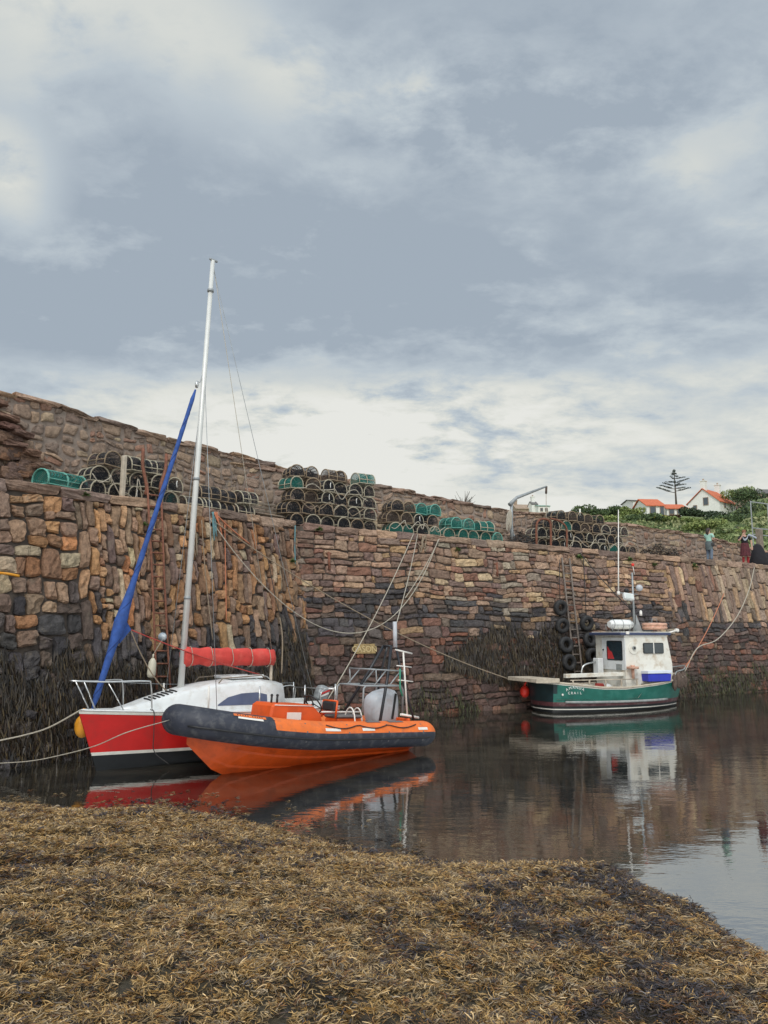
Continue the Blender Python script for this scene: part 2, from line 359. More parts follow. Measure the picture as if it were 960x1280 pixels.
SUN_EL, SUN_AZ = 50, 188      # azimuth clockwise from +Y: behind the camera, to its right
world = bpy.data.worlds.new('World'); scene.world = world; world.use_nodes = True
def lin(r, g, b):
    f = lambda c: (c/255/12.92 if c/255 <= .04045 else ((c/255+.055)/1.055)**2.4)
    return (f(r), f(g), f(b))
def build_sky():
    nt = world.node_tree; N, L = nt.nodes, nt.links
    N.clear()
    out = N.new('ShaderNodeOutputWorld'); bg = N.new('ShaderNodeBackground'); bg.inputs['Strength'].default_value = .1
    L.new(bg.outputs[0], out.inputs['Surface'])
    sky = N.new('ShaderNodeTexSky'); sky.sky_type = 'NISHITA'; sky.sun_disc = False
    sky.sun_elevation = R(SUN_EL); sky.sun_rotation = R(SUN_AZ); sky.air_density = 1.3; sky.dust_density = 2.5
    tc = N.new('ShaderNodeTexCoord'); sep = N.new('ShaderNodeSeparateXYZ'); L.new(tc.outputs['Generated'], sep.inputs[0])
    def math_(op, a, b=None, c=None, clamp=False):
        n = N.new('ShaderNodeMath'); n.operation = op; n.use_clamp = clamp
        for i, x in enumerate((a, b, c)):
            if x is None: continue
            if isinstance(x, (int, float)): n.inputs[i].default_value = x
            else: L.new(x, n.inputs[i])
        return n.outputs[0]
    def mrange(x, a, b, c, d, smooth=True):
        n = N.new('ShaderNodeMapRange'); n.interpolation_type = 'SMOOTHSTEP' if smooth else 'LINEAR'
        L.new(x, n.inputs[0])
        for i, v in enumerate((a, b, c, d)): n.inputs[i+1].default_value = v
        return n.outputs[0]
    # cloud-deck coordinates: the direction projected on a layer overhead
    z = math_('MAXIMUM', sep.outputs['Z'], .0)
    den = math_('ADD', z, .22)
    cx = math_('DIVIDE', sep.outputs['X'], den); cy = math_('DIVIDE', sep.outputs['Y'], den)
    cv = N.new('ShaderNodeCombineXYZ'); L.new(cx, cv.inputs[0]); L.new(cy, cv.inputs[1])
    def noise(scale, det, rough, off, dist=0):
        mp = N.new('ShaderNodeMapping'); mp.inputs['Location'].default_value = off; mp.inputs['Scale'].default_value = (1, 1.25, 1)
        L.new(cv.outputs[0], mp.inputs[0])
        n = N.new('ShaderNodeTexNoise'); n.inputs['Scale'].default_value = scale; n.inputs['Detail'].default_value = det
        n.inputs['Roughness'].default_value = rough; n.inputs['Distortion'].default_value = dist
        L.new(mp.outputs[0], n.inputs['Vector']); return n.outputs['Fac']
    big = noise(1.0, 4, .5, (3.1, 1.7, 0), .4); mid = noise(2.6, 10, .6, (7.3, 2.2, 0), .25); fine = noise(7.5, 12, .62, (1.3, 9.2, 0), .2)
    # brightness field: 0 = blue-grey cloud, 1 = cream light
    elev = math_('ADD', sep.outputs['Z'], math_('MULTIPLY', math_('SUBTRACT', mid, .5), .16))
    elev = math_('ADD', elev, math_('MULTIPLY', math_('SUBTRACT', fine, .5), .035))
    low = mrange(elev, .285, .335, 1, 0)                       # pale band under the edge of the cloud deck
    f = math_('MULTIPLY', low, .60)
    calm = math_('SUBTRACT', 1.0, math_('MULTIPLY', low, .68))
    f = math_('ADD', f, math_('MULTIPLY', math_('SUBTRACT', big, .5), .7))
    f = math_('ADD', f, math_('MULTIPLY', math_('MULTIPLY', math_('SUBTRACT', mid, .5), 1.0), calm))
    f = math_('ADD', f, math_('MULTIPLY', math_('MULTIPLY', math_('SUBTRACT', fine, .5), .50), calm))
    f = math_('ADD', f, .55)
    def blob(px, py, rad, amt, stretch=None):
        nonlocal f
        d = ray(px, py).normalized()
        # warped direction so that the patch has a cloud's ragged edge
        dt = N.new('ShaderNodeVectorMath'); dt.operation = 'SUBTRACT'; L.new(tc.outputs['Generated'], dt.inputs[0]); dt.inputs[1].default_value = d
        sc = N.new('ShaderNodeVectorMath'); sc.operation = 'MULTIPLY'; L.new(dt.outputs[0], sc.inputs[0])
        sc.inputs[1].default_value = (1/(stretch or 1), 1, 1)
        ln = N.new('ShaderNodeVectorMath'); ln.operation = 'LENGTH'; L.new(sc.outputs[0], ln.inputs[0])
        dd = math_('ADD', ln.outputs['Value'], math_('MULTIPLY', math_('SUBTRACT', mid, .5), rad*2.0))
        dd = math_('ADD', dd, math_('MULTIPLY', math_('SUBTRACT', fine, .5), rad*1.4))
        f = math_('ADD', f, mrange(dd, 0, rad, amt, 0))
    for b in BLOBS: blob(*b)
    f = math_('MINIMUM', math_('MAXIMUM', f, 0), 1.25)
    ramp = N.new('ShaderNodeValToRGB'); L.new(math_('DIVIDE', f, 1.25), ramp.inputs[0])
    e = ramp.color_ramp.elements; e[0].position = 0; e[0].color = (*lin(163, 175, 187), 1); e[1].position = 1; e[1].color = (*lin(234, 234, 228), 1)
    for p, c in ((.25, (176, 187, 197)), (.48, (190, 200, 207)), (.72, (212, 216, 213)), (.86, (225, 226, 219))):
        q = e.new(p); q.color = (*lin(*c), 1)
    up = math_('MULTIPLY', mrange(sep.outputs['Z'], .70, .95, 1.0, 1.6), mrange(sep.outputs['Y'], -.7, .3, 1.7, 1.0))          # unseen sky overhead and behind the camera brightened to light the objects
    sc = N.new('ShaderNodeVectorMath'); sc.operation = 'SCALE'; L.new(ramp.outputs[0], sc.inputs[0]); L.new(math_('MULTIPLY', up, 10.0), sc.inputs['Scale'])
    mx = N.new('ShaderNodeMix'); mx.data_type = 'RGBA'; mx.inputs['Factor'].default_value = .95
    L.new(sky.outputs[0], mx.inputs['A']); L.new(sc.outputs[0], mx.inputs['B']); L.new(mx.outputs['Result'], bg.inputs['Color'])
BLOBS = [(640, 560, .30, .12, 2.2), (900, 600, .22, .08, 2), (14, 225, .085, .75), (40, 300, .08, .30), (350, 70, .13, .45, 1.3), (520, 110, .20, .5, 1.8), (740, 150, .22, .35, 1.8), (865, 215, .06, .28),
         (60, 15, .20, .45, 1.3), (230, 20, .12, .25), (700, 10, .22, -.5, 2.2), (520, -40, .2, -.35, 2), (250, 280, .30, -.35, 2), (500, 310, .28, -.35, 2), (760, 330, .30, -.30, 2),
         (40, 420, .20, -.55, 2), (120, 110, .10, -.25), (850, 520, .16, -.34, 2.4), (600, 605, .09, -.25, 2), (740, 590, .08, -.30, 2.4), (300, 520, .2, .15, 3)]
build_sky()
sd = bpy.data.lights.new('sun', 'SUN'); sd.energy = 1.5; sd.angle = R(18); sd.color = (1, .955, .89)
so = bpy.data.objects.new('sun', sd); COL.objects.link(so)
so.rotation_euler = Vector((math.sin(R(SUN_AZ))*math.cos(R(SUN_EL)), math.cos(R(SUN_AZ))*math.cos(R(SUN_EL)), math.sin(R(SUN_EL)))).to_track_quat('Z', 'Y').to_euler()

# ------------------------------------------------------------------ water
def water_mat():
    m, nt, b, out = new_mat('harbour_water'); N, L = nt.nodes, nt.links
    g = N.new('ShaderNodeNewGeometry')
    n0 = N.new('ShaderNodeTexNoise'); n0.inputs['Scale'].default_value = 1.1; n0.inputs['Detail'].default_value = 12; n0.inputs['Roughness'].default_value = .65; L.new(g.outputs['Position'], n0.inputs['Vector'])
    cr = N.new('ShaderNodeValToRGB'); L.new(n0.outputs['Fac'], cr.inputs[0])
    cr.color_ramp.elements[0].position = .35; cr.color_ramp.elements[0].color = (.008, .008, .007, 1)
    cr.color_ramp.elements[1].position = .68; cr.color_ramp.elements[1].color = (.050, .044, .032, 1)
    L.new(cr.outputs[0], b.inputs['Base Color'])
    b.inputs['Roughness'].default_value = .025; b.inputs['IOR'].default_value = 5.5; b.inputs['Specular IOR Level'].default_value = .5
    def nz(sx, sy, s, det, dist):
        mp = N.new('ShaderNodeMapping'); mp.inputs['Scale'].default_value = (sx, sy, 1); mp.inputs['Rotation'].default_value = (0, 0, R(14)); L.new(g.outputs['Position'], mp.inputs[0])
        n = N.new('ShaderNodeTexNoise'); n.inputs['Scale'].default_value = s; n.inputs['Detail'].default_value = det; L.new(mp.outputs[0], n.inputs['Vector'])
        bp = N.new('ShaderNodeBump'); bp.inputs['Strength'].default_value = 1; bp.inputs['Distance'].default_value = dist; L.new(n.outputs['Fac'], bp.inputs['Height']); return bp
    patch = N.new('ShaderNodeTexNoise'); patch.inputs['Scale'].default_value = .16; patch.inputs['Detail'].default_value = 3; L.new(g.outputs['Position'], patch.inputs['Vector'])
    mr = N.new('ShaderNodeMapRange'); mr.inputs['From Min'].default_value = .38; mr.inputs['From Max'].default_value = .62; mr.inputs['To Min'].default_value = .25; mr.inputs['To Max'].default_value = 1
    L.new(patch.outputs['Fac'], mr.inputs['Value'])
    a = nz(.7, 1.6, 2.2, 3, .0065); c = nz(1, 2.2, 9, 2, .0012)
    L.new(mr.outputs[0], a.inputs['Strength']); L.new(mr.outputs[0], c.inputs['Strength'])
    L.new(a.outputs[0], c.inputs['Normal']); L.new(c.outputs[0], b.inputs['Normal'])
    return m
w = MB(); w.add([(-2500, -1500, 0), (2500, -1500, 0), (2500, 3500, 0), (-2500, 3500, 0)], [(0, 1, 2, 3)])
tag(w.build('water', water_mat()), 'still dark harbour water mirroring the quay wall and sky', 'water', kind='structure')

# ------------------------------------------------------------------ beach
shore_px = [(0, 1000), (60, 1006), (130, 1010), (200, 1003), (250, 1006), (320, 1020), (400, 1042), (480, 1056), (560, 1067), (640, 1070), (700, 1074), (750, 1080), (790, 1092), (812, 1112), (845, 1128), (872, 1140), (895, 1155), (905, 1172), (930, 1188), (962, 1206)]
shore_px = [(x, y+(5 if x < 250 else 12 if x < 860 else 6)) for x, y in shore_px]
SH = [Vector((-16, 10.5)), Vector((-11, 12.6)), Vector((-8, 13.1))]+[at_z(x, y, 0).xy for x, y in shore_px]+[Vector((3.3, 5.6)), Vector((3.5, 4)), Vector((3.9, 2)), Vector((4.6, -2)), Vector((6, -8)), Vector((8, -20))]
SHa = np.array([(p.x, p.y) for p in SH])
def shore_dist(x, y):
    """signed distance to the water's edge, positive on land (land lies toward the camera's left)"""
    P = np.stack([np.asarray(x, float).ravel(), np.asarray(y, float).ravel()], 1)
    best = np.full(len(P), 1e9); sg = np.ones(len(P))
    for i in range(len(SHa)-1):
        a, b = SHa[i], SHa[i+1]; d = b-a; L2 = (d**2).sum()
        t = np.clip(((P-a)@d)/L2, 0, 1); q = a+t[:, None]*d; r = P-q; dist = np.hypot(r[:, 0], r[:, 1])
        cr = d[0]*r[:, 1]-d[1]*r[:, 0]; m = dist < best-1e-9
        best = np.where(m, dist, best); sg = np.where(m, np.where(cr < 0, 1, -1), sg)
    return (best*sg).reshape(np.shape(x))
def beach_z(x, y):
    d = shore_dist(x, y)
    steep = np.clip((np.asarray(x)-1.2)/1.6, 0, 1)                 # the bank drops off at the right
    land = 1.08*(1-np.exp(-np.maximum(d, 0)/6.2))*(1-steep)+(.16*(1-np.exp(-np.maximum(d, 0)/.10))+.62*(1-np.exp(-np.maximum(d, 0)/2.6)))*steep
    z = np.where(d > 0, land, np.maximum(d*.32, -1.6))
    lump = (vnoise(x, y, .9, 1)-.5)*.11+(vnoise(x, y, .33, 2)-.5)*.09+(vnoise(x, y, .15, 3)-.5)*.06
    return z+lump*np.clip(d*.45+.10, 0, 1)
gx, gy = np.meshgrid(np.linspace(-16, 6, 300), np.linspace(-8, 15, 320))
gz = beach_z(gx, gy)
V = np.stack([gx.ravel(), gy.ravel(), gz.ravel()], 1)
i, j = np.meshgrid(np.arange(299), np.arange(319)); a = (j*300+i).ravel()
Fq = np.stack([a, a+1, a+301, a+300], 1)
cc = np.tile(np.array([.045, .036, .022]), (len(V), 1))*(.6+.8*vnoise(V[:, 0], V[:, 1], .4, 5))[:, None]
beach_m = attr_mat('wet_mud_under_weed', .6, .4, 14, .8, 30, .03)
tag(np_mesh('beach', V, Fq, cc, beach_m), 'dark muddy foreshore under the seaweed', 'beach', kind='structure')

def blades(name, P, D, Ln, Wd, C, N_up, curl, material, parent=None, lift=None, swayamp=1.0):
    """ribbons: root points P, flat directions D, lengths, widths, colours; each a tapering strip of three quads"""
    k = len(P); ts = np.array([0, .33, .68, 1.0]); wts = np.array([.55, 1.0, .95, .45])
    sway = npr.standard_normal(k)*swayamp; side = np.cross(D, N_up); side /= np.linalg.norm(side, axis=1)[:, None]+1e-9
    V = np.zeros((k, 8, 3), np.float32)
    for q, (t, wt) in enumerate(zip(ts, wts)):
        c = P+D*(Ln*t)[:, None]+N_up*(Ln*(lift*t-curl*t*t))[:, None]+side*(Ln*.22*np.sin(t*2.5)*sway)[:, None]
        V[:, 2*q] = c-side*(Wd*wt*.5)[:, None]; V[:, 2*q+1] = c+side*(Wd*wt*.5)[:, None]
    base = (np.arange(k)*8)[:, None]
    Fq = np.concatenate([base+np.array([0, 1, 3, 2]), base+np.array([2, 3, 5, 4]), base+np.array([4, 5, 7, 6])])
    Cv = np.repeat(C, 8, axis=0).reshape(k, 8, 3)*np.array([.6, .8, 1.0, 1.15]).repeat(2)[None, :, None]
    return np_mesh(name, V.reshape(-1, 3), Fq, Cv.reshape(-1, 3), material, True, parent)

def make_seaweed():
    nt = 84000
    # candidate roots over the shore, thicker close to the eye
    x = npr.uniform(-8.2, 4.2, nt*3); y = 1.5+12.5*npr.random(nt*3)**1.15
    keep = (np.abs(x) < y*.56+1.6)
    x, y = x[keep], y[keep]; d = shore_dist(x, y)
    keep = (d > -.02) | ((npr.random(len(d)) < .40*np.exp(d*2.6)) & (x < .5) & (d > -1.6) & (vnoise(x, y, .35, 13) > .42))
    x, y, d = x[keep][:nt], y[keep][:nt], d[keep][:nt]
    z = beach_z(x, y); z = np.where(d < .0, .006, z)
    per = 7; k = len(x)
    flow = vnoise(x, y, .5, 21)*12.0
    X = np.repeat(x, per)+npr.normal(0, .018, k*per); Y = np.repeat(y, per)+npr.normal(0, .018, k*per); Z = np.repeat(z, per)
    ang = np.repeat(flow+npr.normal(0, 1.4, k), per)+npr.normal(0, .42, k*per)
    tilt = np.abs(npr.normal(.02, .14, k*per)); tilt = np.where(np.repeat(d, per) < .0, 0, tilt)
    D = np.stack([np.cos(ang)*np.cos(tilt), np.sin(ang)*np.cos(tilt), np.sin(tilt)], 1)
    U = np.stack([-np.cos(ang)*np.sin(tilt), -np.sin(ang)*np.sin(tilt), np.cos(tilt)], 1)
    roll = npr.normal(0, .55, k*per); S = np.cross(D, U); U = U*np.cos(roll)[:, None]+S*np.sin(roll)[:, None]
    far = np.repeat(np.clip((y-4)/8, 0, 1), per)
    Ln = npr.uniform(.022, .075, k*per)*(1+.2*far); Wd = npr.uniform(.003, .0072, k*per)*(1+.5*far)
    pal = np.array([lin(*c) for c in ((176, 152, 96), (160, 132, 74), (190, 170, 122), (140, 108, 52), (120, 104, 66), (150, 140, 112), (92, 74, 48), (70, 56, 46), (48, 42, 42), (66, 66, 72), (120, 84, 44))])
    dark = vnoise(x, y, .55, 31)*.32+vnoise(x, y, .16, 32)*.50+vnoise(x, y, 1.6, 33)*.28+np.clip((x-1)/30, -.05, .06)+np.where(d < .35, .10, 0)
    r = npr.random(k)
    idx = np.where(dark > .70, npr.choice([6, 7, 8, 9, 9], k), np.where(dark > .60, npr.choice([3, 4, 6, 7, 10, 1, 5], k), npr.choice([0, 1, 2, 3, 4, 0, 5, 2, 1, 6], k)))
    idx = np.where(r < .32, npr.integers(0, 11, k), idx)
    C = pal[idx]*np.array([1.20, 1.06, 1.08])*npr.uniform(.7, 1.2, k)[:, None]; C = np.repeat(C, per, 0)*npr.uniform(.6, 1.2, (k*per, 1))
    C = np.where(np.repeat(d, per)[:, None] < .08, C*.55, C)
    P = np.stack([X, Y, Z+npr.uniform(0, .028, k*per)*(np.repeat(d, per) > 0)], 1)
    mm = attr_mat('bladderwrack', .40, .15, 60, 0, spec=.5)
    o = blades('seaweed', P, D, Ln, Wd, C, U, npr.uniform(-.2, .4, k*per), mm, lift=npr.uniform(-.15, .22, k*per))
    tag(o, 'thick mat of ochre and dark brown bladderwrack covering the foreshore', 'seaweed', kind='stuff')
make_seaweed()

# ------------------------------------------------------------------ masonry
class Wall:
    def __init__(s, A, B, k):
        s.A = Vector((A.x, A.y, 0)); s.d = (Vector((B.x, B.y, 0))-s.A).normalized(); s.m = Vector((-s.d.y, s.d.x, 0)); s.k = k
        s.n = s.d.cross(s.m*k+Vector((0, 0, 1))).normalized()       # points out over the harbour
        if s.n.dot(s.m) > 0: s.n = -s.n
    def P(s, u, v, h=0): return s.A+s.d*u+s.m*(s.k*v-h)+Vector((0, 0, v))
    def hit(s, px, py, off=0):
        r = ray(px, py); O = Vector((0, 0, CAM_H)); a = s.A-s.m*off
        t = (a-O).dot(s.n)/r.dot(s.n); p = O+r*t
        return p
    def u(s, p): return (Vector((p.x, p.y, 0))-s.A).dot(s.d)
    def up(s, px, py, off=0): return s.u(s.hit(px, py, off))
    def rot(s): return math.atan2(s.d.y, s.d.x)
    def arr(s, U, Vv, H):
        A, d, m = (np.array(q) for q in (s.A, s.d, s.m))
        return A+U[:, None]*d+(s.k*Vv-H)[:, None]*m+Vv[:, None]*np.array([0, 0, 1.0])
A0, CC, E0 = at_z(0, 962, 0), at_z(393, 903, 0), at_z(960, 864, 0)
WL, WR = Wall(A0, CC, .2), Wall(CC, E0, .2)
LEN_L = (CC-A0).length
def topL(u): return 5.88+.012*u
def topR(u): return 5.95-.013*np.minimum(u, 26)
def split(r, tw, th, out, j=.3):
    u0, u1, v0, v1 = r; w, h = u1-u0, v1-v0
    lw, lh = tw*rnd.uniform(.85, 1.6), th*rnd.uniform(.85, 1.6)
    if w <= lw and h <= lh: out.append(r); return
    t = rnd.uniform(.5-j/2, .5+j/2)
    if w/lw > h/lh: split((u0, u0+w*t, v0, v1), tw, th, out, j); split((u0+w*t, u1, v0, v1), tw, th, out, j)
    else: split((u0, u1, v0, v0+h*t), tw, th, out, j); split((u0, u1, v0+h*t, v1), tw, th, out, j)
def courses(u0, u1, v0, v1, tw, th, out):
    v = v0
    while v < v1-.05:
        h = min(th*rnd.uniform(.65, 1.5), v1-v)
        if v1-v-h < th*.5: h = v1-v
        u = u0-rnd.random()*tw
        while u < u1:
            w = tw*rnd.choice((.45, .7, .9, 1.1, 1.4, 1.8))*rnd.uniform(.8, 1.15)
            if h > th*1.05 and rnd.random() < .3:
                t = rnd.uniform(.35, .65); out.append((u, u+w, v, v+h*t)); out.append((u, u+w, v+h*t, v+h))
            elif h > th and w < tw*.75 and rnd.random() < .3: out.append((u, u+w, v, v+h))
            else: out.append((u, u+w, v, v+h))
            u += w
        v += h
def columns(u0, u1, v0, v1, tw, th, out):
    u = u0
    while u < u1-.02:
        w = min(tw*rnd.choice((.7, .9, 1, 1.15, 1.4)), u1-u)
        v = v0-rnd.random()*th
        while v < v1:
            h = th*rnd.choice((.4, .6, .9, 1.2, 1.5))*rnd.uniform(.85, 1.15)
            a, b = max(v, v0), min(v+h, v1)
            if b-a > .08:
                if h > th*.8 and w > tw*1.1 and rnd.random() < .35:
                    t = rnd.uniform(.4, .6); out.append((u, u+w*t, a, b)); out.append((u+w*t, u+w, a, b))
                elif b-a < w*1.1 or rnd.random() < .9: out.append((u, u+w, a, b))
                else: out.append((u, u+w, a, (a+b)/2)); out.append((u, u+w, (a+b)/2, b))
            v += h
        u += w
def warp(U, Vv, amp, seed):
    a = (vnoise(U+50, Vv+50, .55, seed)-.5)*2*amp; b = (vnoise(U+50, Vv+50, .55, seed+1)-.5)*2*amp
    c = (vnoise(U+50, Vv+50, 1.7, seed+2)-.5)*3*amp
    return U+a+c*.5, Vv+b+c
def stones(name, rects, wall, colfn, parent, material, gap=.022, bulge=.07, rough_amp=.012, warp_amp=.05, seed=50, round_=.2, clip=None, lean=0.0, smooth=True):
    n = 8; g = np.array([-1, -.90, -.62, -.2, .2, .62, .90, 1]); ga, gb = np.meshgrid(g, g); ga, gb = ga.ravel(), gb.ravel()
    S = len(rects); rc = np.array(rects)
    uc, vc = (rc[:, 0]+rc[:, 1])/2, (rc[:, 2]+rc[:, 3])/2; hw, hh = (rc[:, 1]-rc[:, 0])/2, (rc[:, 3]-rc[:, 2])/2
    rd = np.random.default_rng(seed)
    mn = np.minimum(hw, hh)
    hwg, hhg = np.maximum(hw-gap*rd.uniform(.2, 1.1, S), hw*.6), np.maximum(hh-gap*rd.uniform(.2, 1.1, S), hh*.6)
    cj = rd.normal(0, 1, (S, 4, 2))*np.minimum(mn*.16, .035)[:, None, None]
    A, B = ga[None], gb[None]
    kr = (round_*rd.uniform(.5, 1.6, S))[:, None]
    # rounded outline: pull the corners in by an amount that is the same in metres along both sides
    asp = np.minimum(mn[:, None]/hw[:, None], 1); bsp = np.minimum(mn[:, None]/hh[:, None], 1)
    a2 = A*(1-kr*asp*np.abs(B)**3*np.abs(A)**2*.9); b2 = B*(1-kr*bsp*np.abs(A)**3*np.abs(B)**2*.9)
    U = uc[:, None]+a2*hwg[:, None]; Vv = vc[:, None]+b2*hhg[:, None]
    w = [(1-a2)*(1-b2)/4, (1+a2)*(1-b2)/4, (1-a2)*(1+b2)/4, (1+a2)*(1+b2)/4]
    for q in range(4): U = U+w[q]*cj[:, q, 0:1]; Vv = Vv+w[q]*cj[:, q, 1:2]
    U = U+lean*(Vv-vc[:, None])
    edge = np.maximum(np.abs(A)**7, np.abs(B)**7)
    dome = (1-np.abs(A)**(2.2/asp))*(1-np.abs(B)**(2.2/bsp))
    H = bulge*rd.uniform(.45, 1.25, S)[:, None]*(.84*(1-edge)+.16*dome)+rd.normal(0, bulge*.22, S)[:, None]*A*(1-edge)+rd.normal(0, bulge*.22, S)[:, None]*B*(1-edge)
    H = H+rd.normal(0, bulge*.25, S)[:, None]*(1-edge)
    U, Vv, H = U.ravel(), Vv.ravel(), H.ravel()
    isedge = np.tile(edge.ravel() > .99, S)
    H += (vnoise(U+90, Vv+90, .09, 77)-.5)*rough_amp*2.4*(~isedge)+(vnoise(U+90, Vv+90, .035, 78)-.5)*rough_amp*1.2*(~isedge)
    H = np.where(isedge, -.07, H)
    jx = (vnoise(U*3+20, Vv*3+90, .2, 79)-.5)*.03; jy = (vnoise(U*3+70, Vv*3+10, .2, 80)-.5)*.03
    U2, V2 = warp(U+jx, Vv+jy, warp_amp, seed+5)
    if clip is not None: V2 = np.minimum(V2, clip(U2))
    P = wall.arr(U2, V2, H)
    Cs = np.array([colfn(u, v, rd) for u, v in zip(uc, vc)])
    Cv = np.repeat(Cs, n*n, 0)
    i, j = np.meshgrid(np.arange(n-1), np.arange(n-1)); q = (j*n+i).ravel(); f = np.stack([q, q+1, q+n+1, q+n], 1)
    Fq = (np.arange(S)*n*n)[:, None, None]+f[None]; Fq = Fq.reshape(-1, 4)
    return np_mesh(name, P, Fq, Cv, material, smooth, parent)
def strip(name, wall, u0, u1, v0, vtop, h, material, parent, du=.5):
    """solid heart of a wall, its front just behind the stones"""
    b = MB(); n = max(2, int((u1-u0)/du)); sec = []
    for i in range(n+1):
        u = u0+(u1-u0)*i/n; t = float(vtop(u))
        sec.append([wall.P(u, v0, h), wall.P(u, (v0+t)/2, h), wall.P(u, t, h), wall.P(u, t, h)+wall.m*.62, wall.P(u, v0, h)+wall.m*.62])
    b.loft(sec, smooth=False, closed=True, caps=True)
    return b.build(name, material, parent)
M['stone'] = attr_mat('rubble_stone', .85, .42, 11, 1.0, 34, .045, wet=True, lichen=True, gain=1.08)
M['stone_pale'] = attr_mat('lime_mortared_stone', .92, .34, 9, 1.0, 26, .045, gain=1.1)
M['joint'] = mat('dark_joint_earth', (.075, .060, .050), .95, .4, 5, bump=.8, bscale=20)
M['mortar'] = mat('weathered_mortar', (.27, .215, .18), .95, .25, 3, bump=1, bscale=14, dirt=(.16, .12, .10), dirt_amt=.8, dirt_scale=1.2)
def pick(rd, table):
    r = rd.random()*sum(w for w, _ in table)
    for w, c in table:
        r -= w
        if r <= 0: break
    c = np.array(lin(*c)); c = (c*.68+c.mean()*np.array([1.14, .98, .84])*.32)*np.array([1.10, 1.02, .92]); return c*rd.uniform(.72, 1.25)*(1+rd.normal(0, .02, 3))*1.12
UP_L = [(5, (146, 118, 98)), (5, (132, 108, 94)), (4, (160, 124, 88)), (3, (176, 130, 82)), (.9, (178, 112, 62)), (3, (120, 100, 92)), (2, (160, 148, 126)), (3, (138, 102, 78)), (2, (110, 92, 90)), (2.5,(150,106,66))]
UP_R = [(5, (140, 116, 102)), (4, (128, 104, 96)), (3, (150, 120, 100)), (1.6, (150, 122, 90)), (3, (112, 94, 92)), (2, (126, 88, 76)), (1, (172, 152, 122)), (1, (140, 132, 122))]
BLUE = [(5, (66, 67, 76)), (4, (80, 76, 80)), (3, (56, 57, 66)), (2, (92, 80, 78)), (1.5, (104, 84, 70))]
LOW = [(4, (92, 68, 66)), (4, (78, 60, 60)), (2, (108, 76, 66)), (2, (66, 58, 58)), (1.2, (122, 72, 56)), (1, (98, 84, 74))]
def col_left(u, v, rd):
    t = 2.75+.25*math.sin(u*.9)+rd.normal(0, .25)
    if v > t: 
        c = pick(rd, UP_L); g = min(1, max(0, (u-3)/5)); 
        return c*(1-.12*g)
    return pick(rd, BLUE)*(.85 if v < 2 else 1)
def col_right(u, v, rd):
    t = 3.7+.2*math.sin(u*.5)+rd.normal(0, .22)-.02*u
    if u > 20 and v > 3.2: return pick(rd, [(4, (150, 134, 116)), (3, (132, 116, 106)), (2, (160, 132, 104)), (2, (120, 106, 98))])
    if v > t: return pick(rd, UP_R)
    if v > 2.45+rd.normal(0, .15): return pick(rd, BLUE) if rd.random() < .72 else pick(rd, UP_R)*.8
    return pick(rd, LOW)
quay = empty('quay_wall', WR.P(0, 0), label='tall battered rubble stone harbour wall of brown orange and tide-darkened stones', cat='harbour wall')
def local(o, root):
    o.matrix_parent_inverse = Matrix.Translation(-Vector(root.location)); return o
COP = .26
# left face: big rounded boulders at its near end, then upright slabs
rects = []
split((-7.5, 2.0, -.5, topL(0)-COP), .50, .48, rects)
columns(2.0, LEN_L+.7, -.5, 6.0-COP-.02, .20, .60, rects)
local(stones('masonry', rects, WL, col_left, quay, M['stone'], gap=.011, bulge=.075, warp_amp=.07, rough_amp=.035, smooth=False, seed=51, round_=.17, clip=lambda u: topL(u)-COP, lean=.03), quay)
rects = []
split_u = WR.up(838, 760)
courses(-.4, split_u, -.5, 5.95-COP, .46, .235, rects)
courses(split_u, 38, -.5, 2.9, .45, .25, rects)
columns(split_u, 38, 2.9, 5.9-COP, .27, .95, rects)
local(stones('masonry', rects, WR, col_right, quay, M['stone'], gap=.009, bulge=.052, warp_amp=.05, rough_amp=.030, smooth=False, seed=52, round_=.13, clip=lambda u: topR(u)-COP), quay)
local(strip('core', WL, -8, LEN_L+.3, -.8, lambda u: topL(u)-.1, -.045, M['joint'], quay), quay)
local(strip('core', WR, -.3, 38.5, -.8, lambda u: float(topR(u))-.1, -.045, M['joint'], quay), quay)

# rounded rocks / slabs
def rock_template(n=6, q=9.0):
    key = {}; V = []; Fc = []
    g = np.linspace(-1, 1, n)
    def vid(p):
        k = tuple(np.round(p, 4))
        if k not in key: key[k] = len(V); V.append(p)
        return key[k]
    for ax in range(3):
        for s_ in (-1, 1):
            for i in range(n-1):
                for j in range(n-1):
                    c = []
                    for (di, dj) in ((0, 0), (1, 0), (1, 1), (0, 1)):
                        p = [0, 0, 0]; p[ax] = s_; p[(ax+1) % 3] = g[i+di]; p[(ax+2) % 3] = g[j+dj]; c.append(vid(tuple(p)))
                    Fc.append(c if s_ > 0 else c[::-1])
    V = np.array(V); nrm = (np.abs(V)**q).sum(1)**(1/q); return V/nrm[:, None]*(1+.18*(nrm[:, None]-1)), np.array(Fc)
RT, RF = rock_template()
def rocks(name, items, material, parent, seed, jitter=.10, root=None):
    """items: (centre, (lx,ly,lz), rotation matrix, colour)"""
    rd = np.random.default_rng(seed); Vs, Fs, Cs = [], [], []
    for q, (c, dims, rot, colr) in enumerate(items):
        v = RT*np.array(dims)/2
        f = rd.normal(0, 1, 3)*2; ph = rd.random(3)*6
        v = v*(1+jitter*np.sin(RT@np.array([[2.1, 1.3, .7], [-1.1, 2.3, 1.7], [.9, -1.4, 2.2]])*1.6+ph)*np.array([.6, .6, 1]))+rd.normal(0, .010, v.shape)
        v = v@np.array(rot.transposed())+np.array(c)
        Vs.append(v); Fs.append(RF+q*len(RT)); Cs.append(np.tile(colr, (len(RT), 1)))
    o = np_mesh(name, np.concatenate(Vs), np.concatenate(Fs), np.concatenate(Cs), material, False, parent)
    return o
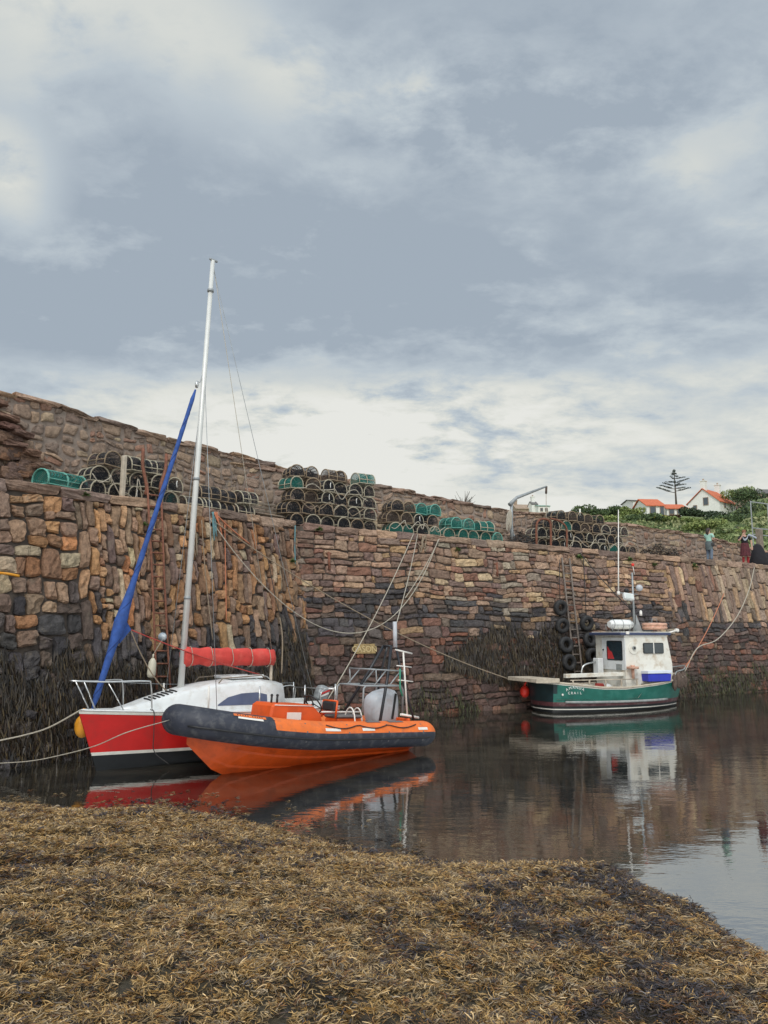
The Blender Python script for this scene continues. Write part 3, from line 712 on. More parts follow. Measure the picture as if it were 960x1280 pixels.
def coping(wall, u0, u1, top, th, dep, lmin, lmax, out, over, table, rd, dz=.02, tiltamp=.02):
    u = u0; items = []
    while u < u1:
        l = rd.uniform(lmin, lmax); t = th*rd.uniform(.75, 1.25); z = float(top(u+l/2))
        c = wall.P(u+l/2, z-t/2+rd.normal(0, dz), out)+wall.m*(dep/2)
        sl = math.atan2(float(top(u+l))-float(top(u)), l)
        rot = Matrix.Rotation(wall.rot()+rd.normal(0, .02), 3, 'Z') @ Matrix.Rotation(-sl+rd.normal(0, tiltamp), 3, 'Y') @ Matrix.Rotation(rd.normal(0, tiltamp), 3, 'X')
        items.append((c, (l*1.0, dep*rd.uniform(.95, 1.08), t), rot, pick(rd, table))); u += l*.985
    return items
rdc = np.random.default_rng(5)
CT = [(5, (140, 118, 106)), (4, (126, 106, 98)), (3, (152, 126, 108)), (2, (112, 98, 94))]
local(rocks('coping', coping(WL, -8, LEN_L+.3, topL, .27, .62, .55, 1.5, .07, 0, CT, rdc, .015, .02), M['stone_pale'], quay, 3), quay)
local(rocks('coping', coping(WR, .1, 38, topR, .25, .62, .6, 1.3, .06, 0, CT, rdc, .008, .01), M['stone_pale'], quay, 4), quay)
# a few small stones packed above the boulders of the near end
# quay deck behind the coping, up to the sea wall
OFF = 4.0
PL, PR = Wall(WL.P(0, 0, -OFF), WL.P(5, 0, -OFF), .05), Wall(WR.P(0, 0, -OFF), WR.P(5, 0, -OFF), .05)
def plane_pt(wall, u, z, back): return wall.P(u, 0, 0)+wall.m*(back)+Vector((0, 0, z))
d_ = MB()
jL, jR = [], []
poly = []
uL = [-8, -4, 0, 4, LEN_L-.6]; uR = [1.2, 5, 10, 15, 20, 26, 32, 38]
front = [plane_pt(WL, u, topL(u)-.05, 1.14+.4) for u in uL]+[plane_pt(WR, u, float(topR(u))-.05, 1.14+.4) for u in uR]
back = [plane_pt(WL, u+(.0 if u < 5 else 1.2), topL(u)-.05, 5.4) for u in uL]+[plane_pt(WR, u, float(topR(u))-.05, 5.4) for u in uR]
d_.loft([front, back], smooth=False)
tag(d_.build('quay_deck', mat('quay_paving', (.17, .145, .12), .95, .25, 3, bump=.6, bscale=12)), 'worn stone paving on top of the quay', 'paving', kind='structure')

# sea wall (parapet) along the back of the quay
def ptopL(u): return float(np.interp(u, [-12, 0, 2, 7, 14, 16], [9.3, 8.95, 8.84, 8.68, 8.62, 8.5]))
def ptopR(u): return float(np.interp(u, [-3, 1, 5, 8, 11.5, 19.4, 24, 29.4, 34, 44], [8.45, 8.30, 8.12, 7.82, 7.66, 7.52, 7.33, 6.80, 6.75, 6.75]))
seaw = empty('sea_wall', PR.P(0, 5.9), label='long pale mortared stone parapet rising behind the quay and its creels', cat='sea wall')
PARL = [(5, (146, 122, 104)), (4, (132, 110, 98)), (3, (158, 130, 104)), (1.5, (150, 96, 72)), (2, (116, 98, 90)), (2, (166, 148, 120))]
def col_par(u, v, rd):
    c = pick(rd, PARL); return c*.55+np.array([.225, .180, .150])*.5
rects = []; split((-12, 15.2, 5.6, 9.4), .52, .34, rects, .5)
local(stones('masonry', rects, PL, col_par, seaw, M['stone_pale'], gap=.03, bulge=.035, rough_amp=.030, warp_amp=.12, seed=61, round_=.25, clip=lambda u: np.interp(u, [-12, 0, 2, 7, 14, 16], [9.2, 8.85, 8.74, 8.58, 8.52, 8.4])), seaw)
rects = []; split((-2.6, 44, 5.4, 8.5), .50, .31, rects, .5)
local(stones('masonry', rects, PR, col_par, seaw, M['stone_pale'], gap=.028, bulge=.036, rough_amp=.030, warp_amp=.11, seed=62, round_=.25, clip=lambda u: np.interp(u, [-3, 1, 5, 8, 11.5, 19.4, 24, 29.4, 34, 44], np.array([8.45, 8.30, 8.12, 7.82, 7.66, 7.52, 7.33, 6.80, 6.75, 6.75])-.1)), seaw)
local(strip('core', PL, -12, 15.2, 5.0, lambda u: ptopL(u)-.09, -.01, M['mortar'], seaw), seaw)
local(strip('core', PR, -2.6, 44, 4.8, lambda u: ptopR(u)-.09, -.01, M['mortar'], seaw), seaw)
local(rocks('coping', coping(PL, -12, 14.8, ptopL, .16, .75, .5, 1.5, .07, 0, CT, rdc, .035, .045), M['stone_pale'], seaw, 5, .16), seaw)
local(rocks('coping', coping(PR, -2.2, 44, ptopR, .15, .72, .45, 1.2, .06, 0, CT, rdc, .025, .035), M['stone_pale'], seaw, 6, .16), seaw)
# broken projecting steps at the near end of the sea wall
items = []
stairs = empty('stone_steps', PL.P(PL.up(30, 560), 5.9), label='rough reddish projecting stone steps at the far left of the sea wall', cat='stone steps')
for px, py, l, c in ((2, 521, .80, (128, 100, 86)), (24, 543, .62, (116, 92, 82)), (16, 556, .6, (122, 96, 84)), (36, 567, .5, (128, 100, 84)), (48, 584, .5, (124, 100, 86)), (-14, 502, .8, (128, 100, 86)), (8, 534, .5, (112, 84, 76))):
    p = PL.hit(px, py, .13)
    items.append((p, (l, .5, .14), Matrix.Rotation(PL.rot()+rnd.uniform(-.1, .1), 3, 'Z') @ Matrix.Rotation(rnd.uniform(.0, .12), 3, 'Y'), np.array(lin(*c))*.9))
for k in range(26):
    px = rnd.uniform(-26, 40); py = rnd.uniform(max(530, 535+px*1.0), 598)
    p = PL.hit(px, py, .05)
    items.append((p, (rnd.uniform(.3, .65), .34, rnd.uniform(.16, .3)), Matrix.Rotation(PL.rot()+rnd.uniform(-.1, .1), 3, 'Z') @ Matrix.Rotation(rnd.uniform(-.06, .1), 3, 'Y'), np.array(lin(*rnd.choice(((134, 108, 92), (120, 98, 88), (140, 106, 84), (112, 92, 84)))))*.9))
local(rocks('step', items, M['stone_pale'], stairs, 9, .14), stairs)

# weed hanging on the tide zone of the wall
def hanging():
    P, D, Ln, Wd, C, U = [], [], [], [], [], []
    def zone(wall, u0, u1, topf, botf, dens, cols, lmax=.34):
        n = int((u1-u0)*2.2*dens)
        for _ in range(n):
            u = rnd.uniform(u0, u1); t, b = topf(u), botf(u)
            if t <= b: continue
            v = b+(t-b)*rnd.random()**1.05+max(0, rnd.gauss(0, .16))
            l = rnd.uniform(.10, lmax)
            p = wall.P(u, v, rnd.uniform(.03, .12)); P.append(p)
            dr = Vector((0, 0, -1))-wall.m*(wall.k)+wall.d*rnd.gauss(0, .24)-wall.m*rnd.uniform(-.08, .05); D.append(dr.normalized())
            U.append((-wall.m+wall.d*rnd.gauss(0, .5)).normalized()); Ln.append(l); Wd.append(rnd.uniform(.010, .026)); C.append(np.array(lin(*rnd.choice(cols)))*rnd.uniform(.6, 1.3))
    DK = ((50, 41, 30), (38, 31, 26), (64, 53, 36), (30, 26, 23), (84, 70, 44), (58, 45, 34))
    GR = ((70, 78, 38), (60, 66, 34), (86, 88, 48))
    nz = lambda u, s: float(vnoise(np.array([u+40.0]), np.array([s*7.7]), .8, 90)[0])
    zone(WL, -6, LEN_L+.1, lambda u: float(np.interp(u, [-6, 0, 4, 6, 7.5, 9, 10], [2.2, 2.15, 2.05, 1.6, 1.7, 2.5, 2.3]))+.9*(nz(u, 1)-.5), lambda u: .15, 640, DK)
    zone(WR, 4.8, 12.6, lambda u: float(np.interp(u, [4.8, 6.0, 8, 10, 12.6], [1.4, 2.35, 2.6, 2.5, 2.1]))+.6*(nz(u, 2)-.5), lambda u: float(np.interp(u, [4.8, 7, 12.6], [1.6, .9, .25])), 640, DK)
    zone(WR, 12.6, 38, lambda u: .45+1.5*(nz(u, 3)-.5)+(.9 if 21 < u < 23.5 else 0), lambda u: .05, 110, DK+GR[:2])
    zone(WR, 17.3, 21, lambda u: .85+1.3*(nz(u, 4)-.5), lambda u: .1, 110, GR+DK[:3])
    zone(WR, 0, 6, lambda u: .5+.9*(nz(u, 5)-.5), lambda u: .05, 70, DK+GR)
    zone(WL, 8.2, LEN_L+.1, lambda u: 2.5, lambda u: .1, 160, DK)
    a = lambda x: np.array(x, dtype=float)
    k = len(P)
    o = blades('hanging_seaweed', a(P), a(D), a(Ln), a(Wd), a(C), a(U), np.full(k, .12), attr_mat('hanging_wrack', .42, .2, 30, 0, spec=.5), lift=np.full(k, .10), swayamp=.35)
    tag(o, 'curtain of dark brown seaweed hanging on the foot of the quay wall', 'seaweed', kind='stuff')
hanging()
# ------------------------------------------------------------------ measuring frames for the boats
def project(p):
    d = Vector(p)-Vector((0, 0, CAM_H)); dep = d.y*cp+d.z*sp; up = -d.y*sp+d.z*cp
    return 480+F*d.x/dep, 640-F*up/dep
class Frame:
    def __init__(s, loc, rot):
        from mathutils import Euler
        s.M = Matrix.Translation(loc) @ Euler(rot, 'XYZ').to_matrix().to_4x4(); s.I = s.M.inverted()
        s.loc, s.rot = loc, rot
    def lray(s, px, py):
        return s.I @ Vector((0, 0, CAM_H)), (s.I.to_3x3() @ ray(px, py))
    def y(s, px, py, y0):
        o, d = s.lray(px, py); t = (y0-o.y)/d.y; return o+d*t
    def z(s, px, py, z0):
        o, d = s.lray(px, py); t = (z0-o.z)/d.z; return o+d*t
    def x(s, px, py, x0):
        o, d = s.lray(px, py); t = (x0-o.x)/d.x; return o+d*t
    def px(s, p): return project(s.M @ Vector(p))
    def loc_of(s, p): return s.I @ Vector(p)
def ip(x, tab):
    return float(np.interp(x, [a for a, _ in tab], [b for _, b in tab]))
def smooth_path(pts, n=6):
    """Catmull-Rom through points"""
    P = [Vector(p) for p in pts]; P = [P[0]*2-P[1]]+P+[P[-1]*2-P[-2]]; out = []
    for i in range(1, len(P)-2):
        for k in range(n):
            t = k/n; a, b, c, d = P[i-1:i+3]
            out.append(.5*((2*b)+(c-a)*t+(2*a-5*b+4*c-d)*t*t+(3*b-a-3*c+d)*t**3))
    out.append(P[-2]); return out
def rope(name, label, pts, r, m, cat='rope', group=None, parent=None, sm=True):
    b = MB(); b.tube(smooth_path(pts, 7) if sm else pts, r, 6)
    o = b.build(name, m, parent)
    if parent is None: tag(o, label, cat, group)
    return o
def sag(a, b, s, n=10):
    a, b = Vector(a), Vector(b)
    return [a.lerp(b, i/n)-Vector((0, 0, s*4*(i/n)*(1-i/n))) for i in range(n+1)]

# ================================================================== inflatable rescue boat
p1, p2 = at_z(550, 939, 0), at_z(400, 964, 0)
hd = (p2-p1).normalized(); port = Vector((-hd.y, hd.x, 0))
OUT = 1.05
org = p1-port*OUT
RF_ = Frame(org, (0, -R(4.3), math.atan2(hd.y, hd.x)))
rib = empty('inflatable_boat', RF_.loc, RF_.rot, 'orange and navy rigid inflatable boat with grey outboard, bow lifted on the weed', 'inflatable boat')
LR = 6.2
for t in np.arange(5, 8, .02):
    if RF_.px((t, 0, .9))[0] < 209: LR = float(t); break
TR = .275
path = []
for s in np.linspace(0, 1, 26):
    x = s*(LR-TR)
    k = max(0, (x-(LR-2.35))/(2.35-TR)); yy = (OUT-TR)*(1-k**2.3)**(1/1.9) if k < 1 else 0
    path.append(Vector((x, yy, .36+.30*max(0, (x-3.0)/(LR-3.0))**1.7)))
path = [p for p in path]
tipz = path[-1].z
# denser near the bow
import itertools
ctr = path[:-1]+[Vector((LR-TR, 0, tipz))]+[Vector((p.x, -p.y, p.z)) for p in path[:-1][::-1]]
ctr2 = smooth_path(ctr, 3)
def tube_rings(c, n=28):
    rings = []; K = len(c)
    for i, p in enumerate(c):
        t = (c[min(i+1, K-1)]-c[max(i-1, 0)]).normalized(); o = Vector((t.y, -t.x, 0)).normalized()      # horizontal normal
        cen = Vector((2.0, 0, p.z)); 
        if (p-cen).dot(o) < 0: o = -o
        u = o.cross(t); u = u if u.z > 0 else -u
        x = p.x; r = TR*min(1, math.sqrt(max(.02, 1-(1-min(1, (x+.02)/.34))**2)))
        rings.append([p+o*(r*math.cos(2*math.pi*j/n))+u*(r*math.sin(2*math.pi*j/n)) for j in range(n)])
    return rings
rings = tube_rings(ctr2); XOR = LR-1.75
def tube_mi(i, j):
    x = (ctr2[i].x+ctr2[min(i+1, len(ctr2)-1)].x)/2
    return 1 if (x < XOR and 1 <= j <= 12) else 0
b = MB(); b.loft(rings, mi=tube_mi, closed=True)
b.f.append(tuple(range(28))); b.mi.append(0); b.sm.append(False)
b.f.append(tuple(len(b.v)-28+j for j in range(28))[::-1]); b.mi.append(0); b.sm.append(False)
tb = b.build('tube', [M['navy'], M['orange']], rib)
def on_tube(px, py, lift=.006):
    """point of the near tube seen at a pixel (walk the rings)"""
    best = None
    for r_ in rings[:len(rings)//2+2]:
        for q, p in enumerate(r_):
            a = RF_.px(p); dd = (a[0]-px)**2+(a[1]-py)**2
            if q in range(0, 12) or q > 20:
                if best is None or dd < best[0]: best = (dd, p)
    return best[1]
def surf_patch(name, x0, x1, a0, a1, m, off=.007, nx=8):
    """curved patch glued on the near tube between stations x0..x1 and angles a0..a1 (deg above outward horizontal)"""
    c = [p for p in ctr2[:len(ctr2)//2+1]]; xs = [p.x for p in c]
    secs = []
    for x in np.linspace(x0, x1, nx):
        i = min(len(c)-2, max(0, int(np.searchsorted(xs, x))-1)); f = (x-xs[i])/(xs[i+1]-xs[i]+1e-9); p = c[i].lerp(c[i+1], f)
        t = (c[i+1]-c[i]).normalized(); o = Vector((t.y, -t.x, 0)).normalized(); o = o if o.y > 0 or (o.x > 0 and p.x > 4) else -o
        u = o.cross(t); u = u if u.z > 0 else -u
        r = (TR+off)*min(1, math.sqrt(max(.02, 1-(1-min(1, (x+.02)/.34))**2)))
        secs.append([p+o*(r*math.cos(R(a)))+u*(r*math.sin(R(a))) for a in np.linspace(a0, a1, 6)])
    bb = MB(); bb.loft(secs); return bb.build(name, m, rib)
for x0, x1 in ((.42, .72), (2.05, 2.40), (3.0, 3.4), (4.35, 4.85)):
    if x1 < LR-1.7: surf_patch('reflective_patch', x0, x1, 22, 34, M['patch_white'])
surf_patch('name_patch', LR-1.55, LR-.95, 52, 66, M['orange'])
surf_patch('reflective_patch', LR-1.48, LR-1.02, 41, 50, M['patch_white'], .008)
for x0, x1 in ((1.05, 1.5), (1.75, 2.15)): surf_patch('wear_patch', x0, x1, 66, 105, M['patch_grey'])
# lettering too small to read on the bow patch
for k, xx in enumerate(np.linspace(LR-1.48, LR-1.03, 11)):
    if k != 5: surf_patch('lettering', xx, xx+.022, 56, 62, M['black'], .010, 3)
for x0 in (.55, 1.62, 2.75, 3.85, XOR+.02): surf_patch('seam', x0, x0+.035, -62, 130, M['patch_grey'] if x0 < XOR else M['black'], .004, 3)
b = MB(); b.tube([p+(Vector((0, 0, -.055))+Vector((ctr2[i+1].y-p.y, -(ctr2[i+1].x-p.x), 0)).normalized()*-(TR-.006)) for i, p in enumerate(ctr2[4:len(ctr2)//2-1], 4)], .020, 6); b.build('rubbing_strake', M['black'], rib)
# lifeline
ll = []
for k, x in enumerate(np.linspace(.75, 3.35, 27)):
    a = 48-16*abs(math.sin(math.pi*(x-.75)/.87))
    i = min(range(len(ctr2)//2), key=lambda q: abs(ctr2[q].x-x)); p = ctr2[i]
    ll.append(Vector((x, p.y+(TR+.018)*math.cos(R(a)), p.z+(TR+.018)*math.sin(R(a)))))
MBt = MB(); MBt.tube(ll, .011, 6); MBt.build('grab_line', M['black'], rib)
# deep-V hull
kp = [RF_.y(a, c, 0) for a, c in ((236, 930), (243, 940), (254, 952), (264, 962), (274, 969), (300, 969), (350, 966), (420, 957), (500, 946))][::-1]
KX = [0]+[p.x for p in kp]; KZ = [kp[0].z]+[p.z for p in kp]
secs = []
for s in np.linspace(0, 1, 20):
    x = .35+s*(kp[-1].x+.05-.35)
    hb = (OUT-TR-.02)*max(0.0, 1-max(0, (s-.55)/.45)**2.2)+.02
    zc = .16+.50*max(0, (s-.45)/.55)**1.8; zk = float(np.interp(x, KX, KZ))
    ch = hb*.92
    row = []
    for yy, zz in ((hb, zc+.16), (ch, zc), (ch*.97, zc-.05), (ch*.62, zc-.05-(zc-zk-.05)*.36), (ch*.60, zc-.09-(zc-zk-.05)*.36), (ch*.3, zk+(zc-zk)*.24), (ch*.28, zk+(zc-zk)*.19), (0, zk)):
        row.append((x, yy, zz))
    row = row+[(x, -yy, zz) for (x, yy, zz) in row[:-1][::-1]]
    secs.append([Vector(q) for q in row])
b = MB(); b.loft(secs, smooth=False, caps=True); b.build('hull', M['orange_hull'], rib)
b = MB(); b.loft([[Vector((x, y, .30)) for y in (-.62, .62)] for x in np.linspace(.5, 4.6, 6)], smooth=False); b.build('floor', M['deck_grey'], rib)
b = MB(); b.box((.55, 0, .42), (.08, 1.2, .5), bev=.02); b.build('transom', M['orange_hull'], rib)
# helm console
cA, cB = RF_.y(322, 905, -.0), RF_.y(394, 900, -.0)
xa, xb = sorted((cA.x, cB.x)); xm = (xa+xb)/2
zt = RF_.y(360, 878, 0).z
prof = [(xa+.0, .30), (xb, .30), (xb-.06, zt-.06), (xb-.16, zt), (xa+.38, zt-.02), (xa+.12, zt-.22)]
b = MB(); secs = []
for yy, sh in ((.34, .06), (.30, .0), (-.30, .0), (-.34, .06)):
    cxp = sum(p[0] for p in prof)/6; czp = sum(p[1] for p in prof)/6
    secs.append([Vector((cxp+(p[0]-cxp)*(1-sh), yy, czp+(p[1]-czp)*(1-sh))) for p in prof])
b.loft(secs, smooth=False, closed=True, caps=True); con = b.build('console', M['orange_hull'], rib)
b = MB(); b.box((xm+.12, .345, zt-.26), (.36, .012, .17), bev=.004); b.build('panel', M['patch_white'], con)
b = MB(); b.tube([(xa+.3, .345, zt-.05), (xb-.12, .345, zt-.035)], .010, 6); b.build('handrail', M['patch_white'], con)
for xx in (xb-.20, xb-.34, xa+.42): 
    b = MB(); b.tube([(xx, .12, zt-.02), (xx, .12, zt+.12)], .022, 8); b.sphere((xx, .12, zt+.14), .03, 8); b.build('throttle' if xx < xa+.5 else 'grab_knob', M['black'], con)
wc = Vector((xa+.12, .05, zt-.02)); wm = Matrix.Rotation(R(-52), 3, 'Y')
b = MB(); b.tube([wc+wm @ Vector((.21*math.cos(a), .21*math.sin(a), 0)) for a in np.linspace(0, 2*math.pi, 24, endpoint=False)], .016, 8, closed=True)
for a in (0, 2.1, 4.2): b.tube([wc, wc+wm @ Vector((.2*math.cos(a), .2*math.sin(a), 0))], .012, 6)
b.tube([wc, wc+wm @ Vector((0, 0, -.2))], .03, 8); b.build('steering_wheel', M['black'], rib)
# jockey seat with backrest frame
sA = RF_.y(418, 900, 0); sB = RF_.y(452, 900, 0); s0, s1 = sorted((sA.x, sB.x))
sz = RF_.y(432, 897, 0).z
b = MB(); b.box((s1-.25, 0, (sz+.30)/2), (.7, .42, sz-.30), bev=.03); st = b.build('seat_base', M['orange_hull'], rib)
b = MB(); b.box((s1-.25, 0, sz+.035), (.74, .46, .07), bev=.03); b.build('seat_cushion', M['patch_grey'], st)
zb = RF_.y(412, 877, 0).z
xk = RF_.y(411, 888, 0).x
b = MB()
for yy in (-.22, .22): b.tube([(xk-.0, yy, sz), (xk-.03, yy, zb+.02)], .022, 8)
b.tube([(xk-.03, -.22, zb+.02), (xk-.03, .22, zb+.02)], .022, 8); b.build('backrest_frame', M['orange_hull'], st)
b = MB(); b.box((xk, 0, zb-.09), (.07, .42, .19), bev=.03); b.build('backrest_pad', M['black'], st)
# white hand hoops by the transom
for q, (pxl, yv) in enumerate(((437, .25), (446, -.15))):
    p = RF_.y(pxl, 900, yv); b = MB()
    b.tube([p+Vector((0, .17*math.cos(a)*1.0, .36*math.sin(a)-.1)) for a in np.linspace(0, math.pi, 12)], .016, 7); b.build('hand_hoop', M['patch_white'], rib)
b = MB(); a_ = RF_.y(392, 890, .1); c_ = RF_.y(450, 890, .1); b.tube([a_, c_], .018, 7); b.build('side_rail', M['patch_white'], rib)
# outboard
oc = RF_.y(476, 884, 0)
om = Matrix.Rotation(R(14), 3, 'Y')
def cowl(b, c, m, L, W, H, mi=0):
    secs = []
    for t in np.linspace(0, 1, 13):
        z = (t-.5)*H
        wl = (1-abs(2*t-1)**3.4)**.5*.55+.45 if 0 < t < 1 else .5
        if t < .5: wl = .86+.14*math.sin(math.pi*t)
        sh = -.10*L*max(0, t-.4)
        ring = []
        for a in np.linspace(0, 2*math.pi, 20, endpoint=False):
            ca, sa = math.cos(a), math.sin(a); e = .5
            ring.append(c+m @ Vector((sh+L/2*wl*math.copysign(abs(ca)**e, ca), W/2*wl*math.copysign(abs(sa)**e, sa), z)))
        secs.append(ring)
    b.loft(secs, mi=(lambda i, j: mi), closed=True, caps=True)
b = MB(); cowl(b, oc, om, .80, .52, .74); ob = b.build('outboard_motor', M['cowl'], rib)
b = MB(); b.box(oc+om @ Vector((.0, 0, -.40)), (.66, .46, .10), om, bev=.03); b.build('lower_cowl', M['black'], ob)
for sgn in (1, -1):
    b = MB(); b.box(oc+om @ Vector((-.16, sgn*.262, .0)), (.07, .012, .56), om @ Matrix.Rotation(R(-22), 3, 'Y'), bev=.004); b.build('cowl_stripe', M['black'], ob)
b = MB(); b.box(oc+om @ Vector((-.05, 0, -.72)), (.24, .12, .6), om, bev=.04)
b.box(oc+om @ Vector((-.05, 0, -1.06)), (.5, .10, .10), om, bev=.04); b.box(oc+om @ Vector((-.12, 0, -.98)), (.45, .26, .02), om); b.build('motor_leg', M['black'], ob)
# A-frame
xf = oc.x-.12
def fr(px, py, y): return RF_.y(px, py, y)
b = MB()
apex = fr(488, 808, 0)
for yy in (.62, -.62):
    b.tube([(xf+.75, yy, .62), (xf+.30, yy*.55, 1.55), (apex.x+.10, yy*.20, apex.z)], .034, 8)
    b.tube([(xf-.35, yy, .58), (xf-.16, yy*.6, 1.5), (apex.x-.04, yy*.22, apex.z)], .026, 8)
b.tube([(apex.x+.10, -.125, apex.z), (apex.x+.10, .125, apex.z)], .026, 8); b.build('radar_arch', M['blacktube'], rib)
b = MB(); l0, l1 = fr(450, 857, .3), fr(498, 857, .3)
for yy in (.42, -.42):
    b.tube([(l0.x, yy, l0.z-.55), (l0.x, yy, l0.z-.05), (l0.x-.06, yy, l0.z), (l1.x+.06, yy, l1.z), (l1.x-.02, yy, l1.z-.08), (l1.x-.05, yy, l1.z-.6)], .022, 8)
    u0, u1 = fr(470, 837, yy if yy > 0 else .42), fr(506, 838, .42)
    b.tube([(u0.x, yy, u0.z), (u1.x, yy, u0.z)], .016, 8)
    for k in (0, .5): b.tube([(u0.x+(u1.x-u0.x)*(k+.35), yy, u0.z), (u0.x+(u1.x-u0.x)*(k-.05), yy, l0.z)], .015, 6)
    b.tube([(u0.x, yy, u0.z), (u0.x-.05, yy, l0.z)], .015, 6)
for x_, z_ in ((l0.x-.06, l0.z), (l1.x+.06, l1.z), (u0.x, u0.z), (u1.x, u0.z)): b.tube([(x_, -.42, z_), (x_, .42, z_)], .018, 8)
b.build('towing_frame', M['galv'], rib)
# light mast with cross bars
lm = MB(); yl = .55
lm.tube([fr(509, 893, yl), fr(504, 815, yl)], .020, 8); lm.tube([fr(494, 812, yl), fr(515, 817, yl)], .018, 8)
for a, c in (((496, 832), (514, 834)), ((498, 850), (516, 852))): lm.tube([fr(*a, yl), fr(*c, yl)], .014, 6)
lm.tube([fr(501, 893, yl), fr(523, 897, yl)], .028, 8)
lmo = lm.build('light_mast', M['patch_white'], rib)
b = MB(); b.tube([fr(494, 809, yl), fr(493.5, 777, yl)], .048, 12); b.build('navigation_light', M['cowl'], lmo)
b = MB(); b.tube([fr(500, 836, yl), fr(500, 860, yl), fr(503, 870, yl)], .02, 6); b.build('lashing', mat('green_twine', (.05, .28, .18), .8), lmo)

# ================================================================== red sailing yacht
def solve_heading(B, L, px):
    lo, hi = R(5), R(88)
    for _ in range(50):
        m = (lo+hi)/2; p = B+Vector((math.cos(m), math.sin(m), 0))*L
        if project(p)[0] > px: lo = m
        else: hi = m
    return m
B_ = at_z(118, 964, 0); LS = 5.65
an = solve_heading(B_, LS, 396)
So = B_+Vector((math.cos(an), math.sin(an), 0))*LS
SF = Frame(So, (R(1.0), -R(1.0), an+math.pi))
yacht = empty('sailing_yacht', SF.loc, SF.rot, 'small red and white sailing yacht with furled blue headsail moored under the boulder wall', 'sailing boat')
HBD = [(0, .80), (.17, .97), (.38, 1.06), (.58, .98), (.75, .72), (.88, .40), (.96, .15), (1, .012)]
HBW = [(0, .52), (.17, .74), (.38, .86), (.58, .74), (.75, .45), (.88, .19), (.96, .05), (1, .006)]
zbow = SF.y(97, 889, 0).z
SHZ = [(0, zbow-.20), (.4, zbow-.17), (.7, zbow-.10), (1, zbow)]
bowx = SF.y(98, 889, 0).x
def hull_pt(s, z, ys, tab=None):
    sh = ip(s, SHZ); t = max(0, min(1, z/sh)); x = s*(LS+(bowx-LS)*max(z, -.2)/zbow)
    hb = ip(s, HBW)*(1-t**.8)+ip(s, HBD)*t**.8
    if z < 0: hb = ip(s, HBW)*(1+z/.42)**.6 if z > -.42 else 0
    return Vector((x, hb*ys, z))
S_ = np.concatenate([np.linspace(0, .7, 12), np.linspace(.75, 1, 9)])
secs = []
for s in S_:
    sh = ip(s, SHZ)
    zs = [-.42, -.25, 0, .19, .25, .42, .6, sh-.055, sh-.05, sh]
    row = [hull_pt(s, z, 1) for z in zs]
    secs.append([Vector((p.x, -p.y, p.z)) for p in row[::-1]]+row[1:])
nn = len(secs[0])
def ymi(i, j):
    k = min(j, nn-2-j)           # 0 = sheer row
    return [2, 3, 1, 1, 1, 2, 0, 0, 0][k]
b = MB(); b.loft(secs, mi=ymi, smooth=True)
st0 = secs[0]; b.add(st0, [tuple(range(len(st0)))], 2)
b.build('hull', [M['antifoul'], M['red_hull'], M['stripe'], M['black']], yacht)
# deck
COCK = .33
secs = []
for s in S_:
    if s < COCK-.02: continue
    p = hull_pt(s, ip(s, SHZ), 1); w = p.y
    secs.append([Vector((p.x, w*k, p.z+.012+.06*(1-k*k)*min(1, w/.6))) for k in np.linspace(-1, 1, 9)])
b = MB(); b.loft(secs)
for sg in (1, -1):
    ss = [s for s in np.linspace(0, COCK, 6)]
    rows = []
    for s in ss:
        p = hull_pt(s, ip(s, SHZ), 1); rows.append([Vector((p.x, sg*p.y, p.z+.012)), Vector((p.x, sg*(p.y-.22), p.z+.03)), Vector((p.x, sg*(p.y-.24), p.z+.16)), Vector((p.x, sg*(p.y-.30), p.z+.16)), Vector((p.x, sg*(p.y-.31), .30))])
    b.loft(rows, smooth=False)
b.add([(0, -.5, .30), (1.95, -.65, .30), (1.95, .65, .30), (0, .5, .30)], [(0, 1, 2, 3)]); b.build('deck', M['white_gel'], yacht)
# toe rail
for sg in (1, -1):
    b = MB(); b.tube([Vector((p.x, p.y*sg, p.z+.02)) for p in (hull_pt(s, ip(s, SHZ), .985) for s in np.linspace(0, .985, 24))], .018, 6); b.build('toe_rail', M['white_gel'], yacht)
# coachroof
zsh = ip(.45, SHZ); zr = SF.y(300, 849, 0).z
CR = []
for (a_, c_, w_) in ((140, 887, .12), (160, 881, .22), (182, 873, .33), (205, 865, .42), (228, 858, .48), (255, 852, .54), (285, 848, .58), (310, 847, .60), (334, 850, .60)):
    q_ = SF.y(a_, c_, 0); CR.append((q_.x, max(.03, (q_.z-ip(q_.x/LS, SHZ)+.01)/1.06), w_))
XA = CR[-1][0]
secs = []
for x, h, w in CR:
    z0 = ip(x/LS, SHZ)-.01
    secs.append([Vector((x+dx*.0, y*w, z0+zz*h)) for y, zz, dx in ((-1.12, 0, 0), (-1.06, .50, 0), (-.98, .86, 0), (-.90, .95, 0), (-.5, 1.03, 0), (0, 1.06, 0), (.5, 1.03, 0), (.90, .95, 0), (.98, .86, 0), (1.06, .50, 0), (1.12, 0, 0))])
b = MB(); b.loft(secs, smooth=True, caps=True); roof = b.build('coachroof', M['white_gel'], yacht)
